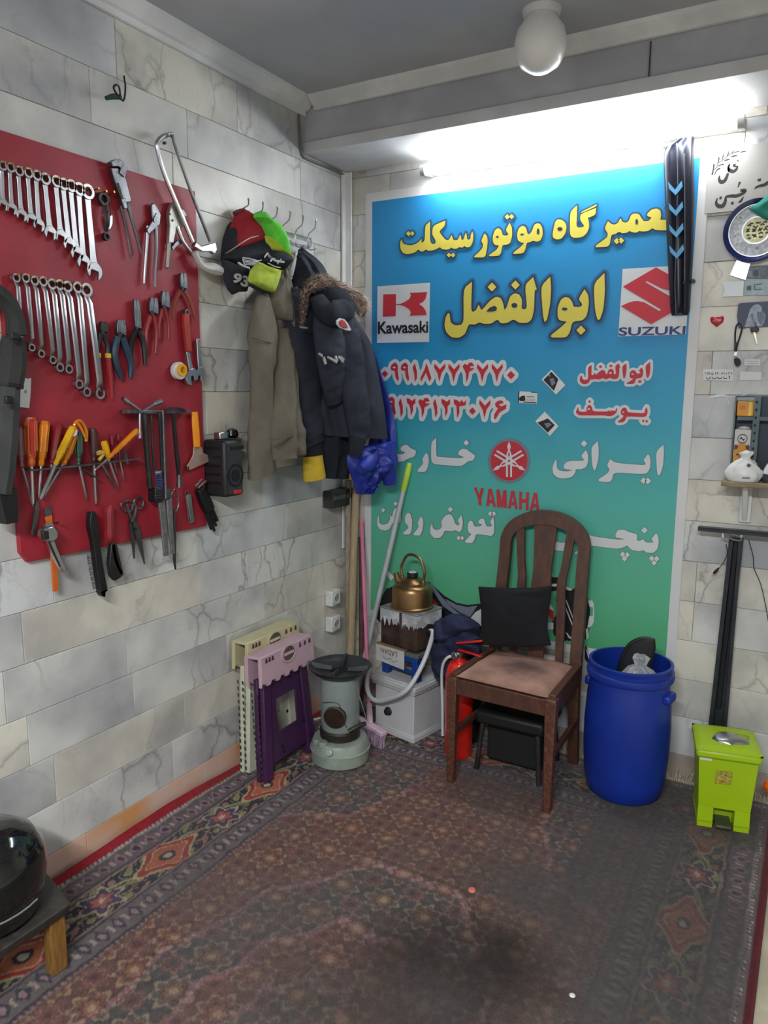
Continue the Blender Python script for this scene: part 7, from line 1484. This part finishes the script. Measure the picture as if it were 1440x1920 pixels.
for v in bm.verts:
    d = v.co-bc_; a = math.atan2(d.y, d.x); k = min(1, d.z/.03); v.co += V((d.x, d.y*.2, 0))*(.13*k*math.sin(a*7+d.z*60)+.16*k*mnoise.noise(v.co*38))+V((.007, .0, .008))*mnoise.noise(v.co*48)*k; v.co.y = bc_.y+(v.co.y-bc_.y)*.6; v.co.x += .10*max(0, d.z-.05)*1.6
obj('bag', bm, bagm, pbg, smooth=50)
bm = NB(); prism(bm, [(bc_.x+.0, sz+.012), (bc_.x+.024, sz+.013), (bc_.x+.024, sz+.018), (bc_.x, sz+.017)], lambda a, b, c: (a, bc_.y-.0335-c, b), 0, .0012); obj('label_print', bm, M('grey_label', (126, 124, 122), .6), pbg, smooth=0)
bm = NB(); prism(bm, [(bc_.x+.010, sz+.054), (bc_.x+.020, sz+.050), (bc_.x+.025, sz+.058), (bc_.x+.014, sz+.064)], lambda a, b, c: (a, bc_.y-.024-c, b), 0, .004); obj('plum_print', bm, M('plum_print', (110, 76, 92), .6), pbg, smooth=0)
dk = thing('black_bag', 'dark bag with a white top on the shelf at the frame edge', 'bag', (1.75, -.1, sz)); c_ = V((1.748, -.100, sz+.0005))
bm = NB(); lathe(bm, [(0, 0), (.031, 0), (.035, .012), (.033, .028), (0, .030)], c_, 20, Matrix.Scale(.7, 4, (0, 1, 0))); obj('lower', bm, M('dark_grey_film', (62, 62, 68), .4), dk)
bm = NB(); lathe(bm, [(.033, .029), (.032, .044), (.023, .062), (.012, .07), (0, .072)], c_, 20, Matrix.Scale(.7, 4, (0, 1, 0))); obj('upper', bm, bagm, dk)
# ---- black T shaped stand
CT = lambda x, y: (1200+x/4, 920+y/4)
ts = thing('steel_stand', 'black steel T shaped channel stand leaning on the wall behind the lime bin', 'stand', (1.62, -.04, .25))
TP = Plane('B', .06)
bst = M('black_channel_steel', (58, 62, 68), .4, .5, .25, 16); bst2 = M('black_inner_steel', (28, 29, 33), .45, .4, .2, 16)
bm = NB(); A_ = TP.ab(*CT(440, 262)); x1_ = 2.0; z_ = A_[1]
box(bm, ((A_[0]+x1_)/2, -.062, z_-.004), (x1_-A_[0], .030, .006)); box(bm, ((A_[0]+x1_)/2, -.075, z_-.010), (x1_-A_[0], .004, .012)); obj('cross_bar', bm, bst, ts, bevel=.001)
def chan(nm, t, b, w, c0, c1, mt): 
    bm = NB(); stroke(bm, [TP.ab(*CT(*t), 0)+(w,), TP.ab(*CT(*b), 0)+(w,)], lambda a, z, c: TP.fn(a, z, c), c0, c1); return obj(nm, bm, mt, ts, bevel=.0015)
tp, bt_ = (718, 360), (575, 1830)
chan('post', tp, bt_, .046, -.03, -.02, bst)
chan('flange', (684, 380), (522, 1830), .014, -.02, .004, bst); chan('flange', (752, 380), (632, 1830), .012, -.02, .004, bst)
chan('inner_strip', (720, 380), (586, 1640), .016, -.0195, -.008, bst2)
for x in (625, 762):
    bm = NB(); p = TP.pt(*CT(x, 325), .0); box(bm, p, (.006, .02, .022)); obj('white_clip', bm, whitep, ts)
bm = NB(); tube(bm, [TP.pt(*CT(630, 330), .012), TP.pt(*CT(690, 365), .018), TP.pt(*CT(755, 375), .016), TP.pt(*CT(745, 345), .016), TP.pt(*CT(660, 320), .014)], .003, 6, sub=4); obj('wire_loop', bm, cab, ts)
wc = tool(TP, 'plug_cable', 'short black cable with a jack plug hanging left of the steel stand', 'cable', CT(640, 415), [('wire', blackp, [('r', [CT(645,400)+(1.5,), CT(655,470)+(1.5,), CT(625,540)+(1.5,), CT(590,585)+(1.5,)], -.02)]), ('plug', blackp, [('r', [CT(590,580)+(3,), CT(568,605)+(5.5,), CT(552,622)+(4,)], -.02)]), ('tip', chrome, [('r', [CT(552,622)+(1.8,), CT(536,638)+(1.4,)], -.02)])])
tool(TP, 'hanging_cable', 'long thin black cable trailing down the wall right of the steel stand', 'cable', CT(815, 375), [('wire', blackp, [('r', [CT(815,370)+(1.5,), CT(850,500)+(1.5,), CT(855,580)+(1.5,), CT(905,700)+(1.5,), CT(940,850)+(1.5,), CT(965,990)+(1.5,)], [-.01, -.03, -.045, -.05, -.052, -.052])])])
# dark wall bracket under the coats
wbk = thing('wall_bracket', 'dark steel wall box with a bright bar under the parka beside the wooden poles', 'bracket', LW(615, 935, .03))
p = LW(600, 935, .0); bm = NB(); box(bm, (.03, -.105, p.z-.005), (.056, .17, .075)); obj('box', bm, M('dark_grey_box', (58, 58, 58), .6, .2, .3, 12), wbk, bevel=.003)
bm = NB(); box(bm, (.0605, -.105, p.z+.002), (.006, .165, .018)); obj('bar', bm, M('dull_aluminium', (112, 112, 112), .45, .7), wbk, bevel=.001)
bm = NB(); box(bm, (.064, -.095, p.z+.002), (.002, .004, .020)); obj('joint', bm, blackp, wbk)
# ================================================================== carpet
Wr, Lr, st_ = 1.835, 3.6, .0045
nu_, nv_ = int(Wr/st_)+1, int(Lr/st_)+1
U, Vv = np.meshgrid(np.linspace(0, Wr, nu_), np.linspace(0, Lr, nv_))
def vnoise(sc, seed, oct_=3):
    r_ = np.random.default_rng(seed); out = np.zeros_like(U); amp = 1; tot = 0
    for o in range(oct_):
        n = 260; g = r_.random((n, n)); x = U*sc*2**o+3.3*o; y = Vv*sc*2**o; xi, yi = np.floor(x).astype(int), np.floor(y).astype(int); fx, fy = x-xi, y-yi
        fx, fy = fx*fx*(3-2*fx), fy*fy*(3-2*fy); a = g[yi % n, xi % n]; b = g[yi % n, (xi+1) % n]; c = g[(yi+1) % n, xi % n]; d = g[(yi+1) % n, (xi+1) % n]
        out += amp*((a*(1-fx)+b*fx)*(1-fy)+(c*(1-fx)+d*fx)*fy); tot += amp; amp *= .55
    return out/tot
lin = lambda c: np.array(S(*c)[:3])
C_ = np.empty(U.shape+(3,))
def put(mask, col, k=1.0):
    m = (np.clip(mask.astype(float), 0, 1)*k)[..., None]; C_[:] = C_*(1-m)+lin(col)*m
def band(x, w): return np.clip(1.6-np.abs(x)/w*1.6, 0, 1)
jit = (vnoise(26, 5)-.5)*.016
u2, v2 = U+jit, Vv+(vnoise(26, 6)-.5)*.016
ds = np.minimum(u2, Wr-u2); de = v2; e_ = np.minimum(ds, de); al = np.where(ds < de, v2, u2)
# field: rosettes on a brown-red ground, scalloped medallions
C_[:] = lin((118, 80, 68))
ctr_u, ctr_v = .92, 1.75
du, dv_ = (u2-ctr_u), (v2-ctr_v); th = np.arctan2(dv_*.75, du); rr = np.hypot(du/.56, dv_/.98)
sc1 = rr+.055*np.abs(np.cos(6*th))
put(sc1 < .80, (84, 80, 76)); put(sc1 < .52, (114, 76, 66)); put(sc1 < .30, (80, 78, 74))
for lv in (.80, .52, .30): put(band(sc1-lv, .022), (158, 116, 118), .95); put(band(sc1-lv-.03, .012), (66, 56, 60), .7)
# corner pieces
cu_, cv_ = np.minimum(u2-.36, Wr-.36-u2), v2-.36
cr_ = np.hypot(cu_/.42, cv_/.72)+.06*np.abs(np.cos(5*np.arctan2(cv_*.6, cu_)))
inn = (cu_ > 0) & (cv_ > 0)
put((cr_ < .8) & inn, (88, 82, 82)); put(band(cr_-.8, .024)*inn, (158, 116, 118), .95)
for per, off, cols in ((.135, (0, 0), ((138, 98, 72), (70, 54, 60), (158, 136, 112))), (.135, (.5, .5), ((104, 62, 60), (134, 110, 100), (62, 58, 62)))):
    a = (u2/per+off[0]) % 1-.5; b = (v2/per+off[1]) % 1-.5; r_ = np.hypot(a, b); t = np.arctan2(b, a); r2 = r_/(1+.16*np.cos(8*t))
    put(band(r2-.42, .03), (64, 52, 54), .5); put(band(r2-.35, .05), cols[2], .55); put((r2 < .26), cols[0], .55); put(band(r2-.20, .035), cols[1], .75); put(r2 < .085, cols[2], .7)
a = (u2/.0675) % 1-.5; b = (v2/.0675) % 1-.5; put(np.abs(np.abs(a)+np.abs(b)-.5) < .05, (74, 58, 58), .4)
# borders
fb = e_ < .36; C_[fb] = lin((96, 84, 84))
def chain(lo, hi, per, c1, c2, c3, sq=1):
    m = (e_ > lo) & (e_ < hi); s = (al/per) % 1-.5; y = (e_-(lo+hi)/2)/(hi-lo)*2; put(m & (np.abs(s)*2.4+np.abs(y)*.9 < .85), c1); put(m & (np.hypot(s*3.0, y) < .42), c2); put(m & (np.abs(np.abs(s)-.5) < .09) & (np.abs(y) < .45), c3)
m1 = (e_ > .035) & (e_ < .115); C_[m1] = lin((94, 84, 88)); chain(.045, .105, .062, (130, 104, 112), (70, 52, 58), (154, 134, 128))
m2 = (e_ > .255) & (e_ < .345); C_[m2] = lin((100, 90, 90)); chain(.265, .335, .058, (64, 62, 70), (138, 112, 114), (150, 134, 124))
for lv, c in ((.038, (150, 134, 126)), (.112, (56, 48, 54)), (.122, (140, 118, 110)), (.250, (136, 112, 108)), (.260, (54, 48, 52)), (.345, (58, 50, 54)), (.356, (138, 110, 112))): put(band(e_-lv, .006), c, .85)
s8 = (al/.0165) % 1; put((np.abs(e_-.032) < .006) & (s8 < .5), (176, 168, 160), .8); put((np.abs(e_-.352) < .007) & (s8 < .5), (60, 54, 58), .8)
mb = (e_ > .126) & (e_ < .248); C_[mb] = lin((40, 40, 48))
per = .50; s = ((al-.06)/per) % 1-.5; y = (e_-.187)/.061; X = s*per/.061
vine = y-.52*np.sin(X*1.25+.4); put(mb*band(vine, .13), (150, 140, 104)); put(mb*band(y+.5*np.sin(X*1.25+.9), .10), (128, 104, 84), .8)
lf = np.sin(X*3.1+1.7*np.sin(y*3))*np.cos(y*4.1+.7*np.sin(X*2)); put(mb & (lf > .62), (136, 130, 88), .85); put(mb & (lf < -.72), (150, 110, 98), .8); put(mb & (np.abs(lf-.1) < .05), (158, 146, 126), .6)
r1 = np.hypot(X*.62, y)/(1+.20*np.cos(4*np.arctan2(y, X*.62))+.05*np.cos(8*np.arctan2(y, X*.62)))
put(mb & (r1 < 1.12), (168, 152, 112)); put(mb & (r1 < 1.0), (150, 50, 44)); put(mb*band(r1-.70, .05), (178, 150, 118)); put(mb & (r1 < .64), (166, 92, 62)); put(mb & (np.hypot(X*.8, y) < .36), (52, 44, 60)); put(mb & (np.hypot(X*.8, y) < .2), (176, 164, 140))
s_2 = ((al-.06)/per+.5) % 1-.5; X2 = s_2*per/.061; r2 = np.hypot(X2*.8, y)/(1+.25*np.cos(6*np.arctan2(y, X2*.8))); put(mb & (r2 < .85), (160, 148, 122)); put(mb & (r2 < .72), (70, 56, 84)); put(mb & (r2 < .42), (158, 84, 74)); put(mb & (r2 < .16), (180, 170, 146))
# red selvage, wear, stains
put(U < .030, (146, 30, 40)); put(Wr-U < .018, (88, 28, 34))
wear = vnoise(2.2, 9, 4); put(np.clip((wear-.42)*2.2, 0, .5)*(e_ > .03), (92, 82, 80))
wear2 = vnoise(3.5, 19, 4)*np.clip((U-.6)/.9, 0, 1); put(np.clip((wear2-.16)*2.4, 0, .82)*(e_ > .028), (74, 70, 68))
def stain(x, y_, rx, ry, col, k):
    d = np.hypot((U-.03-x)/rx, (-Vv-.045-y_)/ry)+(vnoise(9, 33)-.5)*.7; put(np.clip(1.25-d, 0, 1)*k, col)
stain(1.22, -1.25, .17, .20, (30, 28, 25), .88); stain(1.02, -1.31, .15, .14, (40, 34, 33), .75); stain(1.12, -1.55, .4, .3, (54, 46, 41), .45)
C_ *= .84*(1+(rng.random(U.shape)-.5)*.3)[..., None]*(.84+.32*vnoise(60, 41, 2))[..., None]
lift_ = np.clip(1-U/.075, 0, 1); ampl = .022+.022*np.clip((Vv-.6)/1.4, 0, 1)+.008*np.sin(Vv*7)
Zr = .0085+ampl*lift_**1.5+.0012*(vnoise(14, 51)-.5)*2
Xr = .014+np.where(U < .075, .010+U*.8, U-.005)
Yr = -.045-Vv+.006*np.sin(U*9)
co = np.stack([Xr, Yr, Zr], -1).reshape(-1, 3).astype(np.float32)
idx = np.arange(nu_*nv_).reshape(nv_, nu_); Q4 = np.stack([idx[:-1, :-1], idx[1:, :-1], idx[1:, 1:], idx[:-1, 1:]], -1).reshape(-1, 4)
me = bpy.data.meshes.new('pile'); me.vertices.add(len(co)); me.vertices.foreach_set('co', co.ravel()-np.tile([.95, -1.8, 0], len(co)).astype(np.float32))
me.loops.add(Q4.size); me.loops.foreach_set('vertex_index', Q4.ravel()); me.polygons.add(len(Q4)); me.polygons.foreach_set('loop_start', np.arange(0, Q4.size, 4)); me.polygons.foreach_set('loop_total', np.full(len(Q4), 4))
ca_ = me.color_attributes.new('weave', 'FLOAT_COLOR', 'POINT'); ca_.data.foreach_set('color', np.concatenate([C_.reshape(-1, 3), np.ones((len(co), 1))], 1).astype(np.float32).ravel())
me.update(); me.validate(); me.polygons.foreach_set('use_smooth', [True]*len(me.polygons))
rmat = bpy.data.materials.new('carpet_weave'); rmat.use_nodes = True; nt = rmat.node_tree; B = nt.nodes['Principled BSDF']; at = nt.nodes.new('ShaderNodeAttribute'); at.attribute_name = 'weave'; nt.links.new(at.outputs[0], B.inputs['Base Color']); B.inputs['Roughness'].default_value = .95; B.inputs['Specular IOR Level'].default_value = .15; B.inputs['Sheen Weight'].default_value = .12
nz = nt.nodes.new('ShaderNodeTexNoise'); nz.inputs['Scale'].default_value = 340; bp = nt.nodes.new('ShaderNodeBump'); bp.inputs['Strength'].default_value = .5; bp.inputs['Distance'].default_value = .004; nt.links.new(nz.outputs[0], bp.inputs['Height']); nt.links.new(bp.outputs[0], B.inputs['Normal'])
rug = thing('carpet', 'large worn Persian style carpet with a red edge covering the floor', 'carpet', (.95, -1.8, 0))
ro = bpy.data.objects.new('pile', me); COL.objects.link(ro); me.materials.append(rmat); ro.parent = rug; ORG['pile'] = V((.95, -1.8, 0))
bm = NB(); box(bm, (.925, -1.85, .0035), (1.78, 3.56, .007)); obj('backing', bm, M('carpet_backing', (70, 54, 50), .95), rug, smooth=0)
bm = NB(); tube(bm, [(Wr+.009, -.05-Lr*i/60, .0075+.0015*math.sin(i*2.1)) for i in range(61)], .0065, 6); obj('red_edge', bm, M('red_selvage', (96, 28, 36), .9, 0, .25, 30), rug)
bm = NB()
for i in range(330):
    x = .03+1.80*i/330+random.uniform(-.002, .002); l = random.uniform(.026, .036); k = random.uniform(-.012, .012); zz = random.uniform(.012, .042)
    tube(bm, [(x, -.046, .009), (x+k*.4, -.046+l*.6, .009+zz*.7), (x+k, min(-.046+l, -.009), .004+zz)], .0019, 4)
obj('fringe', bm, M('cream_fringe', (178, 164, 142), .9, 0, .2, 40), rug, kind='stuff')
# ------------------------------------------------------------------ groups of repeats
GR = {'screwdriver': 'screwdrivers in the steel rail', 'wall_socket': 'white sockets by the corner', 'folding_stool': 'folding stools against the left wall', 'wooden_pole': 'wooden poles in the corner', 'paper_label': 'paper labels on the back wall',
 'banknote': 'banknotes on the back wall', 'cap': 'caps on the coat rack', 'jacket': 'jackets on the coat rack', 'tin': 'tins in the modelled mirror reflection', 'steel_rod': 'steel rods under the steel rail', 'flat_file': 'flat files under the steel rail', 'wire_brush': 'wire brushes on the board',
 'combination_pliers': 'combination pliers on the board', 'adjustable_wrench': 'adjustable wrenches on the board', 'sticker': 'photo stickers on the banner', 'scrap': 'scraps on the carpet'}
for o in list(COL.objects):
    if o.parent is None and 'category' in o and 'group' not in o and o.name.split('.')[0] in GR: o['group'] = GR[o.name.split('.')[0]]
